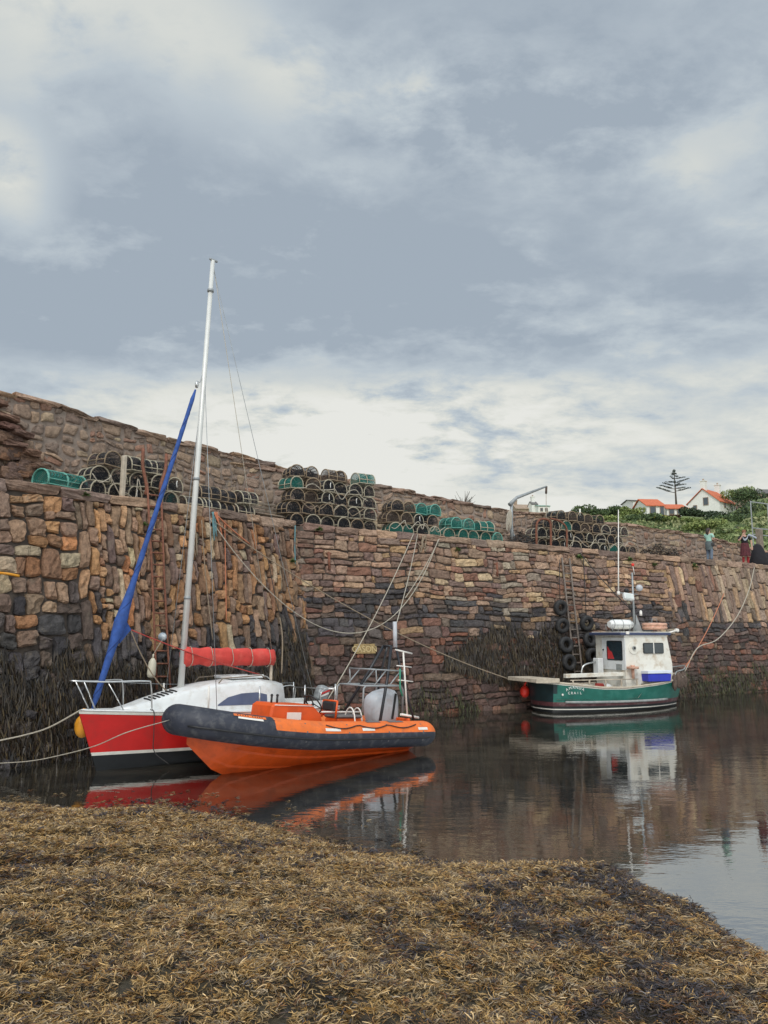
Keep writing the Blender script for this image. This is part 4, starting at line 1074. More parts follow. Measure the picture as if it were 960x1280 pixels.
def side_window(sg):
    rows = []
    for x, lo, hi in ((XA+1.75, .22, .26), (XA+1.5, .22, .50), (XA+1.15, .22, .60), (XA+.75, .22, .62), (XA+.5, .24, .54)):
        c = next(((CR[i], CR[i+1]) for i in range(len(CR)-1) if CR[i+1][0] <= x <= CR[i][0]), (CR[-2], CR[-1]))
        f = (c[0][0]-x)/(c[0][0]-c[1][0]); h = c[0][1]+(c[1][1]-c[0][1])*f; w = c[0][2]+(c[1][2]-c[0][2])*f; z0 = ip(x/LS, SHZ)-.01
        def yy(zz): return w*float(np.interp(zz, [0, .55, .92], [1.12, 1.04, .92]))+.012
        rows.append([Vector((x, sg*yy(z), z0+z*h)) for z in np.linspace(lo, hi, 4)])
    b = MB(); b.loft(rows); b.build('window', M['window_blue'], roof)
side_window(1); side_window(-1)
b = MB()
def roof_z(x, y):
    xs_ = [c[0] for c in CR][::-1]; h = float(np.interp(x, xs_, [c[1] for c in CR][::-1])); w = float(np.interp(x, xs_, [c[2] for c in CR][::-1]))
    return ip(x/LS, SHZ)-.01+h*float(np.interp(abs(y)/w, [0, .5, .92, 1.04, 1.12], [1.06, 1.03, .92, .55, 0]))
vx = SF.y(203, 871, .2).x
for k in range(7):
    x = vx+.30-k*.095
    b.tube([(x, .02+yy, roof_z(x, .02+yy)+.012) for yy in (0, .08, .16, .22, .27)], .020, 5)
b.build('vent_slats', M['black'], roof)
b = MB(); b.box((2.35, 0, zr+.05), (.85, .7, .05), bev=.02); b.box((2.35, .30, zr+.085), (.9, .03, .03)); b.box((2.35, -.30, zr+.085), (.9, .03, .03)); b.build('hatch', M['white_gel'], roof)
for sg in (1, -1):
    b = MB(); b.tube([(3.2, sg*.45, zr-.05), (3.1, sg*.45, zr+.05), (2.1, sg*.5, zr+.09), (2.0, sg*.5, zr+.02)], .014, 6); b.build('handrail', M['wood_grey'], roof)
# mast, boom, sails
mf = SF.y(225, 861, 0); foot = Vector((mf.x, 0, ip(mf.x/LS, SHZ)+.12))
top = SF.y(266, 326, 0); spr = SF.y(250, 478, 0)
b = MB(); b.tube([foot, foot.lerp(top, .5), top], [.068, .062, .048], 12); mast = b.build('mast', M['alloy'], yacht)
b = MB(); b.box(top+Vector((-.02, 0, .02)), (.22, .05, .05), bev=.01); b.build('masthead', M['galv'], mast)
for t in (.48, .925, .22):
    b = MB(); q = foot.lerp(top, t); b.tube([q+Vector((0, 0, -.03)), q+Vector((0, 0, .03))], .075, 12); b.build('mast_band', M['galv'], mast)
b = MB(); b.box(foot+Vector((0, 0, .0)), (.22, .2, .06), bev=.02); b.build('mast_step', M['galv'], mast)
fs0 = Vector((bowx-.28, 0, zbow+.03)); fs1 = SF.y(246, 482, 0)
b = MB(); n = 22
clew = SF.y(163, 787, 0)
pts = [fs0.lerp(fs1, t) for t in np.linspace(.0, .985, 30)]
rad = [(.02 if t < .03 else .042+.065*math.exp(-((t-.245)/.075)**2)+.02*(1-t)) for t in np.linspace(0, 1, 30)]
rad = [r*(1+.06*math.sin(i*2.1)) for i, r in enumerate(rad)]; rad[-1] = .02
b.tube(pts, rad, 12); gen = b.build('furled_headsail', M['sail_blue'], yacht)
b = MB(); sp_ = []
for k in range(120):
    t = .03+.93*k/119; i = min(28, int(t/.985*29)); f_ = rad[i]+(rad[i+1]-rad[i])*(t/.985*29-i) if t/.985*29 < 29 else rad[28]
    a = k*.42; sp_.append(fs0.lerp(fs1, t)+Vector((math.cos(a)*(f_+.001), math.sin(a)*(f_+.001), 0)))
b.tube(sp_, .007, 4); b.build('leech_seam', mat('dark_blue_seam', (.012, .03, .14), .8), gen)
tt = (clew.z-fs0.z)/(fs1.z-fs0.z); q = fs0.lerp(fs1, tt)
b = MB(); b.add([q+Vector((-.03, .03, .35)), q+Vector((-.03, .03, -.28)), Vector((clew.x, .03, clew.z)), q+Vector((-.03, -.03, .35)), q+Vector((-.03, -.03, -.28)), Vector((clew.x, -.03, clew.z))], [(0, 1, 2), (3, 5, 4), (0, 2, 5, 3), (1, 4, 5, 2), (0, 3, 4, 1)]); b.build('clew', M['sail_blue'], gen)
b = MB(); b.tube([fs1-Vector((0, 0, .05)), fs1+Vector((0, 0, .04)), fs1+Vector((0, 0, .1)), spr, foot.lerp(top, .735)], [.03, .045, .02, .012, .012], 6); b.build('forestay', M['steel'], yacht)
bm0, bm1 = SF.y(228, 822, 0), SF.y(341, 823, 0)
b = MB(); b.tube([bm0+Vector((0, 0, -.04)), bm1+Vector((0, 0, -.04))], .045, 10); boom = b.build('boom', M['alloy'], yacht)
secs = []
for t in np.linspace(0, 1, 24):
    c = bm0.lerp(bm1, t); r = .185+.014*math.sin(t*31)+.010*math.sin(t*57); sagz = -.03*math.sin(t*math.pi*4)
    dr = .14+.03*math.sin(t*26)
    ring = []
    for a in np.linspace(0, 2*math.pi, 16, endpoint=False):
        y, z = r*.62*math.cos(a), (r if math.sin(a) > 0 else r*.75+dr*.4)*math.sin(a)
        ring.append(c+Vector((0, y*(1+.1*math.sin(5*a+t*9)), z+.03)))
    secs.append(ring)
b = MB(); b.loft(secs, closed=True, caps=True); sc_ = b.build('sail_cover', M['sail_red'], boom)
for t in (.07, .28, .5, .72, .93):
    c = bm0.lerp(bm1, t); b = MB(); b.tube([c+Vector((.012*math.sin(3*a), .135*math.cos(a), (.205 if math.sin(a) > 0 else .225)*math.sin(a)+.03)) for a in np.linspace(0, 2*math.pi, 18, endpoint=False)], .008, 5, closed=True); b.build('sail_tie', M['rope_white'], sc_)
pc0, pc1 = SF.y(338, 872, 0), SF.y(339, 827, 0)
b = MB(); b.tube([pc0+Vector((0, 0, -.15)), pc1], .035, 8); b.build('boom_crutch', M['wood_pale'], yacht)
# standing rigging
chain = [(foot.lerp(top, .99), SF.y(330, 868, -.95)), (foot.lerp(top, .99), Vector((.05, 0, ip(0, SHZ)))), (foot.lerp(top, .73), Vector((foot.x-.25, 1.0, ip(.6, SHZ)))), (foot.lerp(top, .73), Vector((foot.x-.25, -1.0, ip(.6, SHZ))))]
for a, c in chain[1:]:
    b = MB(); b.tube([a, c], .007, 5); b.build('stay', M['galv'], yacht)
# topping lift
b = MB(); b.tube([top, bm1+Vector((0, 0, .02))], .007, 5); b.build('topping_lift', M['rope_white'], yacht)
# pulpit
zp = SF.y(150, 852, .35).z
b = MB()
def SP(s, ys=.93): 
    p = hull_pt(s, ip(s, SHZ), ys); return Vector((p.x, p.y, p.z+.02))
pL, pR_ = SP(.80), SP(.80, -.93); fL, fR = SP(.955, .8), SP(.955, -.8)
top_l = [pL, pL+Vector((.05, 0, zp-pL.z-.08)), pL+Vector((.16, -.02, zp-pL.z)), SP(.93)+Vector((.05, .02, zp-SP(.93).z)), Vector((bowx+.20, 0, zp+.03)), SP(.93, -.93)+Vector((.05, -.02, zp-SP(.93).z)), pR_+Vector((.16, .02, zp-pR_.z)), pR_+Vector((.05, 0, zp-pR_.z-.08)), pR_]
b.tube(smooth_path(top_l, 5), .016, 8)
b.tube([fL, fL+Vector((.28, .04, zp-fL.z))], .014, 8); b.tube([fR, fR+Vector((.28, -.04, zp-fR.z))], .014, 8)
b.tube([SP(.88), SP(.93)+Vector((.0, .02, zp-SP(.93).z))], .012, 6); b.build('pulpit', M['steel'], yacht)
# stanchions, guard wires
stn = []
for sg in (1, -1):
    tops = [pL+Vector((.05, 0, zp-pL.z-.06)) if sg > 0 else pR_+Vector((.05, 0, zp-pR_.z-.06))]
    for s in (.62, .42, .20, .02):
        p = SP(s, .93*sg); b = MB(); hgt = .52; b.tube([p, p+Vector((0, 0, hgt))], .017 if s != .62 else .022, 7); b.build('stanchion', M['patch_white'] if s == .62 else M['steel'], yacht); tops.append(p+Vector((0, 0, hgt-.02)))
    if sg < 0:
        b = MB(); b.tube(tops, .006, 5); b.build('guard_wire', M['galv'], yacht)
b = MB()
for sg in (1, -1):
    p = SP(.02, .9*sg); p2_ = SP(.10, .9*sg); b.tube(smooth_path([p2_, p2_+Vector((0, 0, .35)), p+Vector((0, 0, .42)), p], 4), .014, 7)
b.tube([SP(.02, .9)+Vector((0, 0, .40)), SP(.02, -.9)+Vector((0, 0, .40))], .014, 7); b.build('pushpit', M['steel'], yacht)
b = MB(); b.tube(smooth_path([SF.y(316, 853, .4), SF.y(324, 846, .3), SF.y(334, 846, .2), SF.y(341, 856, .2), SF.y(343, 870, .2)], 4), .014, 6); b.build('cockpit_hoop', M['steel'], yacht)
# small outboard
oc2 = SF.y(402, 866, .0); om2 = Matrix.Rotation(R(-20), 3, 'Y')
b = MB(); cowl(b, oc2, om2, .34, .24, .36); ob2 = b.build('outboard_motor', M['galv'], yacht)
b = MB(); b.box(oc2+om2 @ Vector((0, .125, .02)), (.30, .012, .04), om2 @ Matrix.Rotation(R(35), 3, 'Y')); b.build('cowl_stripe', M['red_cloth'], ob2)
b = MB(); b.box(oc2+om2 @ Vector((0, .127, -.05)), (.28, .012, .035), om2 @ Matrix.Rotation(R(35), 3, 'Y')); b.build('cowl_stripe', M['patch_white'], ob2)
b = MB(); b.box(oc2+Vector((0, 0, -.55)), (.14, .09, .8), bev=.02); b.build('motor_leg', M['black'], ob2)
# ropes belonging to the boat's rig
b = MB(); b.tube(sag(clew, (2.0, .3, zr+.10), .05), .012, 6); b.build('headsail_sheet', M['rope_red'], yacht)
b = MB(); b.tube(sag(clew, Vector((foot.x-.1, .1, foot.z+.12)), .35), .012, 6); b.build('headsail_sheet', M['rope_tan'], yacht)
b = MB(); c1 = SP(.80, 1.0); b.tube(smooth_path([c1+Vector((0, -.1, .04)), c1+Vector((0, .04, -.02)), Vector((c1.x-.04, c1.y, .55)), Vector((c1.x-.10, c1.y-.05, .22)), Vector((c1.x-.35, c1.y+.1, -.03))], 5), .010, 6); b.build('trailing_line', M['rope_dark'], yacht)
# yellow buoy and its neighbours
bp = SF.M @ SF.y(103, 908, -.30)
b = MB(); b.sphere(bp, (.15, .15, .22), 14); b.tube([bp+Vector((0, 0, .2)), bp+Vector((.02, 0, .34))], .03, 6)
tag(b.build('mooring_buoy', M['buoy_yellow']), 'yellow buoy hanging behind the red yacht\'s bow', 'buoy')

# ================================================================== green fishing boat
q0, q1 = at_z(697, 892, 0), at_z(830, 886, 0)
fh = (q1-q0).normalized(); fport = Vector((-fh.y, fh.x, 0))
FB = 1.12
FO = q0+fport*FB*.80
FFr = Frame(FO, (R(-.5), R(.3), math.atan2(fh.y, fh.x)))
fish = empty('fishing_boat', FFr.loc, FFr.rot, 'small green fishing boat with white wheelhouse moored by the tyres', 'fishing boat')
LF = 5.3
for t in np.arange(4.3, 7.5, .02):
    if FFr.px((t, -.05, 1.0))[0] > 856: LF = float(t); break
zs_st = FFr.y(690, 854, -FB*.9).z; zs_mid = FFr.y(745, 861, -FB).z; zs_bow = FFr.y(840, 843, -.3).z
SHF = [(0, zs_st), (.28, zs_mid+.02), (.45, zs_mid), (.7, zs_mid+.12), (1, zs_bow)]
HF = [(0, .80), (.06, .95), (.2, 1.10), (.45, 1.15), (.68, 1.10), (.84, .88), (.94, .52), (1, .02)]
HFW = [(0, .60), (.06, .78), (.2, .98), (.45, 1.02), (.68, .82), (.84, .46), (.94, .17), (1, .01)]
def fpt(s, z, sg):
    sh = ip(s, SHF); t = max(0, min(1, z/sh)); x = s*(LF-.45+.45*max(0, z)/zs_bow)+(1-s)*(-.06*t)
    hb = ip(s, HFW)*(1-t**.7)+ip(s, HF)*t**.7
    if z < 0: hb = ip(s, HFW)*max(0, 1+z/.5)**.6
    return Vector((x, hb*sg, z))
S2 = np.concatenate([[0, .02, .05, .09], np.linspace(.15, .8, 10), np.linspace(.85, 1, 6)])
secs = []
for s in S2:
    sh = ip(s, SHF); zs = [-.5, -.2, .0, .085, .12, .20, .33, .6, sh-.05, sh]
    row = [fpt(s, z, 1) for z in zs]; secs.append([Vector((p.x, -p.y, p.z)) for p in row[::-1]]+row[1:])
nn2 = len(secs[0])
def fmi(i, j):
    k = min(j, nn2-2-j); return [3, 1 if S2[i] > .0 else 4, 1, 2, 0, 3, 0, 0, 0][k]
b = MB(); b.loft(secs, mi=fmi, smooth=True)
n_ = len(secs[0])
tr = secs[0]
# rounded transom strips, one colour per band
for k in range(n_//2):
    a0, a1, c0, c1 = tr[k], tr[k+1], tr[n_-1-k], tr[n_-2-k]
    if k == n_//2-1: continue
    rows = []
    for (p, q) in ((a0, c0), (a1, c1)):
        rows.append([Vector((p.x-.16*(1-v*v), p.y*v*-1*-1 if False else p.y*(-v), p.z)) for v in np.linspace(-1, 1, 7)])
    b.loft(rows, mi=lambda i, j, k=k: [3, 4, 4, 2, 0, 3, 0, 0, 0][k])
b.build('hull', [M['antifoul'], M['green_hull'], M['maroon'], M['stripe'], M['dark_hull']], fish)
# rub rails
for sg in (-1, 1):
    b = MB(); b.tube([fpt(s, .34-.02*math.sin(s*3), sg)+Vector((0, sg*.015, 0)) for s in np.linspace(.06, .80, 22)], .042, 6); b.build('rub_rail', M['grey_rail'], fish)
    b = MB(); b.tube([fpt(s, ip(s, SHF), sg)+Vector((0, 0, .015)) for s in np.linspace(0, .99, 26)], .036, 6); b.build('gunwale', M['wood_pale'], fish)
rows = []
for s in np.linspace(.02, .97, 16):
    p = fpt(s, ip(s, SHF), 1); zz = .42 if s < .58 else ip(s, SHF)-.02
    rows.append([Vector((p.x, k*max(.01, p.y-.04), zz)) for k in (-1, -.5, 0, .5, 1)])
b = MB(); b.loft(rows, smooth=False); b.build('deck', M['deck_grey'], fish)
# inner bulwark lining
for sg in (-1, 1):
    b = MB(); b.loft([[fpt(s, ip(s, SHF), sg)+Vector((0, -sg*.05, 0)), fpt(s, .45, sg)+Vector((0, -sg*.06, 0))] for s in np.linspace(.02, .97, 18)]); b.build('bulwark', M['wheelhouse'], fish)
# wheelhouse
zdk = ip(.6, SHF)
wx0 = FFr.y(782, 830, -.80).x; wx1 = FFr.y(841, 832, -.80).x; wz1 = FFr.y(790, 794, -.62).z
wy = .80
zf = .42
b = MB()
zfr = ip(wx1/LF, SHF)-.10
prof = [(wx0-.02, zf), (wx0+.5, zf), (wx0+.6, zfr), (wx1-.02, zfr), (wx1-.02, (zf+wz1)/2+.05), (wx1-.20, wz1), (wx0, wz1)]
b.prism(prof, -wy, wy); wh = b.build('wheelhouse', M['wheelhouse'], fish)
def fy(px, py, y=-wy-.001): return FFr.y(px, py, y)
def rrect(b, c0, c1, y0, y1, r, mi=0):
    (xa, za), (xb, zb) = c0, c1; pts = []
    for cx, cz, a0 in ((xb-r, zb-r, 0), (xa+r, zb-r, 90), (xa+r, za+r, 180), (xb-r, za+r, 270)):
        for k in range(5): a = R(a0+k*22.5); pts.append((cx+r*math.cos(a), cz+r*math.sin(a)))
    b.prism(pts, y0, y1, mi)
def win(pxa, pya, pxb, pyb, name='window', m='glass', bars=0):
    p, q = fy(pxa, pyb), fy(pxb, pya); b = MB(); rrect(b, (p.x, p.z), (q.x, q.z), -wy-.030, -wy+.01, .05); f = b.build(name, M['black'], wh)
    b = MB(); rrect(b, (p.x+.025, p.z+.025), (q.x-.025, q.z-.025), -wy-.036, -wy-.02, .04); g = b.build('pane', M[m], f)
    if bars:
        xm = (p.x+q.x)/2; b = MB(); b.box((xm, -wy-.035, (p.z+q.z)/2), (.035, .02, (q.z-p.z)), bev=.004); b.build('window_bar', M['patch_white'], f)
    return f, p, q
def ax(px, py): return FFr.x(px, py, wx0-.02)
def xrect(name, m, c0, c1, r, x0, x1, parent):
    b = MB(); pts = []
    (ya, za), (yb, zb) = c0, c1
    for cy, cz, a0 in ((yb-r, zb-r, 0), (ya+r, zb-r, 90), (ya+r, za+r, 180), (yb-r, za+r, 270)):
        for k in range(5): a = R(a0+k*22.5); pts.append((cy+r*math.cos(a), cz+r*math.sin(a)))
    b.prism(pts, x0, x1, axis='x'); return b.build(name, m, parent)
d0, d1 = ax(754, 836), ax(781, 797); ya_, yb_ = sorted((d0.y, d1.y))
dr = xrect('door', M['white_gel'], (ya_, d0.z), (yb_, d1.z), .05, wx0-.035, wx0-.01, wh)
d2, d3 = ax(759.5, 825), ax(778, 801); ya2, yb2 = sorted((d2.y, d3.y))
fw = xrect('window', M['black'], (ya2, d2.z), (yb2, d3.z), .06, wx0-.045, wx0-.02, dr)
xrect('pane', M['glass'], (ya2+.035, d2.z+.03), (yb2-.035, d3.z-.03), .05, wx0-.052, wx0-.03, dr)
xx_ = wx0-.056; b = MB(); b.add([(xx_, yb2-.06, d2.z+.05), (xx_, yb2-.42, d2.z+.05), (xx_, yb2-.30, d2.z+.28), (xx_, yb2-.18, d2.z+.34), (xx_, yb2-.06, d2.z+.48)], [(0, 1, 2, 3, 4)]); b.build('curtain', M['red_cloth'], dr)
b = MB(); b.sphere((wx0-.05, yb_-.08, d2.z+.35), .03, 8); b.build('handle', M['black'], dr)
v_ = ax(777, 834); b = MB(); b.box((wx0-.045, v_.y+.1, v_.z), (.02, .3, .20), bev=.005); b.build('vent_grille', M['grey_rail'], dr)
win(804, 803.5, 828.5, 817, bars=1)
c_ = fy(791.5, 810); b = MB(); b.tube([c_+Vector((0, .02, 0)), c_+Vector((0, -.03, 0))], .20, 24); vt = b.build('round_hatch', M['wheelhouse'], wh)
b = MB(); b.tube([c_+Vector((0, .0, 0)), c_+Vector((0, -.07, 0))], .07, 16); b.build('hub', M['grey_rail'], vt)
b = MB(); b.tube([c_+Vector((0, .0, 0)), c_+Vector((0, -.085, 0))], .04, 12); b.build('vent_hole', M['black'], vt)
# front windows (raked)
nf = (Vector((wx1-.20, 0, wz1))-Vector((wx1-.02, 0, (zf+wz1)/2+.05))); 
b = MB()
lo_, hi_ = Vector((wx1-.02, 0, (zf+wz1)/2+.05)), Vector((wx1-.20, 0, wz1)); 
for ya, yb in ((-.74, -.28), (-.22, .22), (.28, .74)):
    a = lo_.lerp(hi_, .12); c = lo_.lerp(hi_, .86); o_ = Vector((.012, 0, .006))
    b.add([a+o_+Vector((0, ya, 0)), a+o_+Vector((0, yb, 0)), c+o_+Vector((0, yb, 0)), c+o_+Vector((0, ya, 0))], [(0, 1, 2, 3)])
b.build('windscreen', M['glass'], wh)
b = MB(); b.box(((wx0+wx1)/2-.14, 0, wz1+.045), (wx1-wx0+.16, 2*wy+.16, .09), bev=.02); rf_ = b.build('roof', M['navy_trim'], wh)
b = MB(); b.box(((wx0+wx1)/2-.10, 0, wz1+.10), (wx1-wx0+.10, 2*wy+.04, .03), bev=.01); b.build('roof_panel', M['wheelhouse'], rf_)
zr2 = wz1+.115
# life raft in its cradle
r0, r1 = FFr.y(761.5, 785, -.25), FFr.y(790, 785, -.25); zc_ = FFr.y(775, 780.5, -.25).z
b = MB(); rc_ = .165; xs = np.linspace(r0.x, r1.x, 9); rr = [rc_*(1-.35*abs(2*(i/8)-1)**6) for i in range(9)]
b.tube([(x, -.25, zc_) for x in xs], rr, 16); raft = b.build('life_raft', M['raft'], fish)
b = MB()
for x in (xs[1], xs[4], xs[7]): b.tube([(x, -.25+(rc_+.012)*math.cos(a), zc_+(rc_+.012)*math.sin(a)) for a in np.linspace(0, 2*math.pi, 18, endpoint=False)], .008, 5, closed=True)
for yy in (-.43, -.07):
    b.tube([(xs[0]-.03, yy, zc_-.02), (xs[-1]+.03, yy, zc_-.02)], .008, 5)
    for x in (xs[0], xs[2], xs[4], xs[6], xs[8]): b.tube([(x, yy, zr2-.01), (x, yy, zc_-.02)], .008, 5)
b.build('cradle', M['galv'], raft)
# mast with lamps
mx_ = FFr.y(793, 790, 0).x; mt = FFr.y(793, 716, 0)
b = MB(); b.tube([(mx_, 0, zr2-.01), (mx_+.02, 0, mt.z)], [.045, .03], 10)
b.add([(mx_+.05, -.03, zr2), (mx_+.34, -.03, zr2), (mx_+.08, -.03, zr2+.62), (mx_+.05, .03, zr2), (mx_+.34, .03, zr2), (mx_+.08, .03, zr2+.62)], [(0, 1, 2), (3, 5, 4), (0, 2, 5, 3), (1, 4, 5, 2)])
b.tube([FFr.y(774, 741, 0), FFr.y(797, 743, 0)], .018, 6); ms = b.build('mast', M['galv'], fish)
lc = FFr.y(785.5, 746, -.1); lmx = Matrix.Rotation(R(-20), 3, 'X') @ Matrix.Rotation(R(8), 3, 'Y')
b = MB(); b.box(lc, (.40, .14, .24), lmx, bev=.02); fl = b.build('flood_lamp', M['white_gel'], ms)
b = MB(); b.box(lc+lmx @ Vector((0, -.075, -.01)), (.33, .012, .17), lmx, bev=.004); b.build('lens', M['lamp'], fl)
b = MB(); rc2 = FFr.y(799, 735, 0); b.sphere(rc2, (.13, .13, .12), 12); b.build('radar_dome', M['cowl'], ms)
b = MB(); k2 = FFr.y(783, 738, .0); b.sphere(k2, (.09, .08, .08), 10); b.tube([k2, k2+Vector((0, 0, -.1))], .02, 6); b.build('horn', M['black'], ms)
b = MB(); k3 = FFr.y(801, 767.5, 0); b.tube([k3+Vector((0, 0, -.06)), k3+Vector((0, 0, .07))], .05, 10); b.sphere(k3+Vector((0, 0, .08)), .05, 10); b.build('deck_light', M['patch_white'], ms)
b = MB(); b.tube([FFr.y(793, 718, 0), FFr.y(791, 707, 0)], .012, 6); b.build('light_staff', M['patch_white'], ms)
b = MB(); b.sphere(FFr.y(791, 706, 0), (.065, .05, .06), 8); b.build('masthead_light', M['buoy_red'], ms)
b = MB(); a1, a2 = FFr.y(773, 741, 0), FFr.y(773, 637, 0); b.tube([a1, a1.lerp(a2, .25), a2], [.028, .02, .014], 8); ae = b.build('whip_aerial', M['patch_white'], fish)
b = MB(); b.tube([a1+Vector((0, 0, -.07)), a1+Vector((0, 0, .05))], .055, 10); b.build('aerial_base', M['patch_white'], ae)
# life ring bundle on the roof
l0_, l1_ = FFr.y(806, 784, -.2), FFr.y(833, 784, -.2); zl = FFr.y(820, 783, -.2).z
lcx = (l0_.x+l1_.x)/2; lr_ = (l1_.x-l0_.x)/2-.07
b = MB()
for dz in (-.05, .06): b.tube([(lcx+lr_*math.cos(a), -.15+lr_*.8*math.sin(a), zl+dz) for a in np.linspace(0, 2*math.pi, 24, endpoint=False)], .062, 8, closed=True)
lr = b.build('life_ring', M['lifering'], fish)
b = MB(); b.tube([(lcx-.12, -.15, zl), (lcx-.1, -.15, zl+.26), (lcx+.1, -.15, zl+.26), (lcx+.12, -.15, zl)], .014, 6)
b.tube([(lcx-.25, -.15, zl+.14), (lcx-.11, -.15, zl+.14)], .012, 6)
b.build('roof_rail', M['galv'], fish)
sl = FFr.y(846, 788, -.4); b = MB(); b.box(sl, (.14, .14, .12), Matrix.Rotation(R(10), 3, 'Y'), bev=.03); b.tube([sl, FFr.y(832, 792, -.4)], .03, 8); b.build('search_light', M['patch_white'], fish)
b = MB(); n1 = FFr.y(784.5, 791, -wy-.10); b.box(n1, (.12, .05, .10), bev=.01); b.build('side_lamp', M['patch_white'], wh)
# working platform over the stern, side coaming
pa, pb = FFr.y(635, 849, .90), FFr.y(703, 850, -FB*.95); zpt = zs_st+.07
b = MB(); xl = FFr.z(634, 848, zpt).x
b.box(((pa.x+pb.x)/2, 0, zpt), (pb.x-pa.x, 1.85, .12), bev=.01)
pf = b.build('stern_platform', M['wood_pale'], fish)
b = MB(); b.box(((pa.x+pb.x)/2-.05, -.942, zpt+.005), (pb.x-pa.x, .03, .14), bev=.005); b.build('edge_board', M['wood_pale'], pf)
b = MB(); o1 = FFr.z(692, 841, zpt+.08); b.box((o1.x, o1.y, zpt+.085), (.75, .30, .05), Matrix.Rotation(.1, 3, 'Z'), bev=.015); 
tag_parent = b.build('orange_mat', M['rope_orange'], fish)
ra, rb = FFr.y(706, 845, -.62), FFr.y(790, 842, -.62)
b = MB(); b.box(((ra.x+rb.x)/2, -.62, (ra.z+rb.z)/2), (rb.x-ra.x, .16, .13), Matrix.Rotation(-math.atan2(rb.z-ra.z, rb.x-ra.x), 3, 'Y'), bev=.01); b.build('side_coaming', M['wheelhouse'], fish)
for xx in np.linspace(ra.x+.1, rb.x-.05, 5):
    b = MB(); b.box((xx, -.92, zs_mid+.10), (.05, .05, .34), bev=.01); b.build('bulwark_post', M['wood_pale'], fish)
b = MB(); b.tube([(ra.x, -.92, zs_mid+.27), (rb.x, -.92, zs_mid+.27)], .018, 6); b.build('bulwark_rail', M['wood_pale'], fish)
hp = [FFr.y(727, 838, .3), FFr.y(731, 831, .3), FFr.y(745, 827, .3)]
b = MB(); b.tube(smooth_path([hp[0]+Vector((0, 0, -.2))]+hp, 4), .028, 8); b.build('deck_hoop', M['steel'], fish)
b = MB(); bx_ = FFr.y(748, 834, .3); b.box(bx_, (.22, .3, .62), bev=.02); b.build('locker', M['white_gel'], fish)
gp = FFr.y(750, 853, -.5)
b = MB(); b.sphere((gp.x, -.5, .72), (.20, .15, .13), 10); b.sphere((gp.x+.3, -.4, .72), (.25, .2, .16), 10); b.build('bait_sack', M['white_gel'], fish)
b = MB(); cc_ = FFr.y(748, 851, -.6)
for k in range(4): b.tube([(cc_.x+(.17-.02*k)*math.cos(a), -.65+(.15)*math.sin(a), .78+.03*k) for a in np.linspace(0, 2*math.pi, 16, endpoint=False)], .018, 5, closed=True)
b.build('coiled_rope', M['rope_red'], fish)
dv = FFr.y(791, 835, -.9); b = MB(); b.tube([dv+Vector((0, 0, -.03)), dv+Vector((0, 0, .05))], .20, 18); b.tube([dv+Vector((0, 0, .05)), dv+Vector((0, 0, .09))], .07, 12); b.tube([dv+Vector((0, 0, -.35)), dv], .05, 8); b.build('pot_hauler', M['lifering'], fish)
# bow fendering
b = MB()
for k in range(5):
    c = fpt(.80+.035*k, ip(.82, SHF)-.08, -1); b.sphere(c+Vector((0, -.05, -.05*k % .12)), (.10, .09, .30), 8)
b.build('bow_fender', M['rust_dark'], fish)
b = MB(); b.tube(smooth_path([fpt(.80, ip(.8, SHF), -1)]+[fpt(s, ip(s, SHF), -1)+Vector((0, 0, .25)) for s in (.82, .9, .96)]+[fpt(.995, zs_bow, 0)+Vector((.05, 0, .28))]+[fpt(s, ip(s, SHF), 1)+Vector((0, 0, .25)) for s in (.96, .9, .82)]+[fpt(.80, ip(.8, SHF), 1)], 4), .022, 6); b.build('bow_rail', M['grey_rail'], fish)
# porthole drain
dp = FFr.y(707, 869, -FB*.93); b = MB(); b.sphere(Vector((dp.x, -ip(dp.x/LF, HF)*.98, dp.z)), (.04, .03, .04), 8); b.build('drain_fitting', M['patch_white'], fish)
# name on the quarter: letters set on an arc following the hull side
def hull_text(s_, xc, zc, size, arc=0.0, gapk=.78):
    n = len(s_)
    for i, ch in enumerate(s_):
        if ch == ' ': continue
        k = i-(n-1)/2; x = xc+k*size*gapk; z = zc-arc*(k/(n/2))**2
        s = x/(LF-.3); y = -(fpt(max(0, s), z, 1).y)-.012
        if x < .03: y = min(y, -.6); 
        tl = math.atan2(-2*arc*k/(n/2)**2, size*gapk)
        dyx = (fpt(max(0, s+.02), z, 1).y-fpt(max(0, s-.02), z, 1).y)/(.04*LF)
        o = text_mesh('lettering', ch, size, M['name_paint'], fish, (x, y, z), (R(90), -tl, -math.atan(dyx)), .003)

t0 = fpt(0, .7, -1).x
hull_text('AMANDA', max(.62, t0+.62), .80, .125, .10, .86); hull_text('CRAIL', max(.62, t0+.62), .62, .115, .0, .84)
# red buoy at the stern, blue box on deck
rb_ = FFr.M @ (fpt(0, .7, 1)+Vector((-.12, -.02, -.12)))
rp = FFr.M @ FFr.y(656, 864.5, .75)
b = MB(); b.sphere(rp, (.165, .165, .20), 16); b.tube([rp+Vector((0, 0, .17)), rp+Vector((.05, 0, .36))], .035, 8)
tag(b.build('stern_buoy', M['buoy_red']), 'bright red round buoy hanging off the stern of the green fishing boat', 'buoy')
bc = FFr.M @ FFr.y(818, 846, -.86)
bxt = empty('fish_box', bc-Vector((0, 0, .14)), (0, 0, FFr.rot[2]), 'blue plastic fish box with white lid on the green boat\'s side deck', 'fish box')
b = MB(); b.box((0, 0, .125), (.93, .55, .25), bev=.02, taper=1.04); b.build('body', M['box_blue'], bxt)
b = MB(); b.box((0, 0, .30), (1.0, .60, .10), Matrix.Rotation(R(-3), 3, 'X'), bev=.012); b.build('lid', M['box_lid'], bxt)
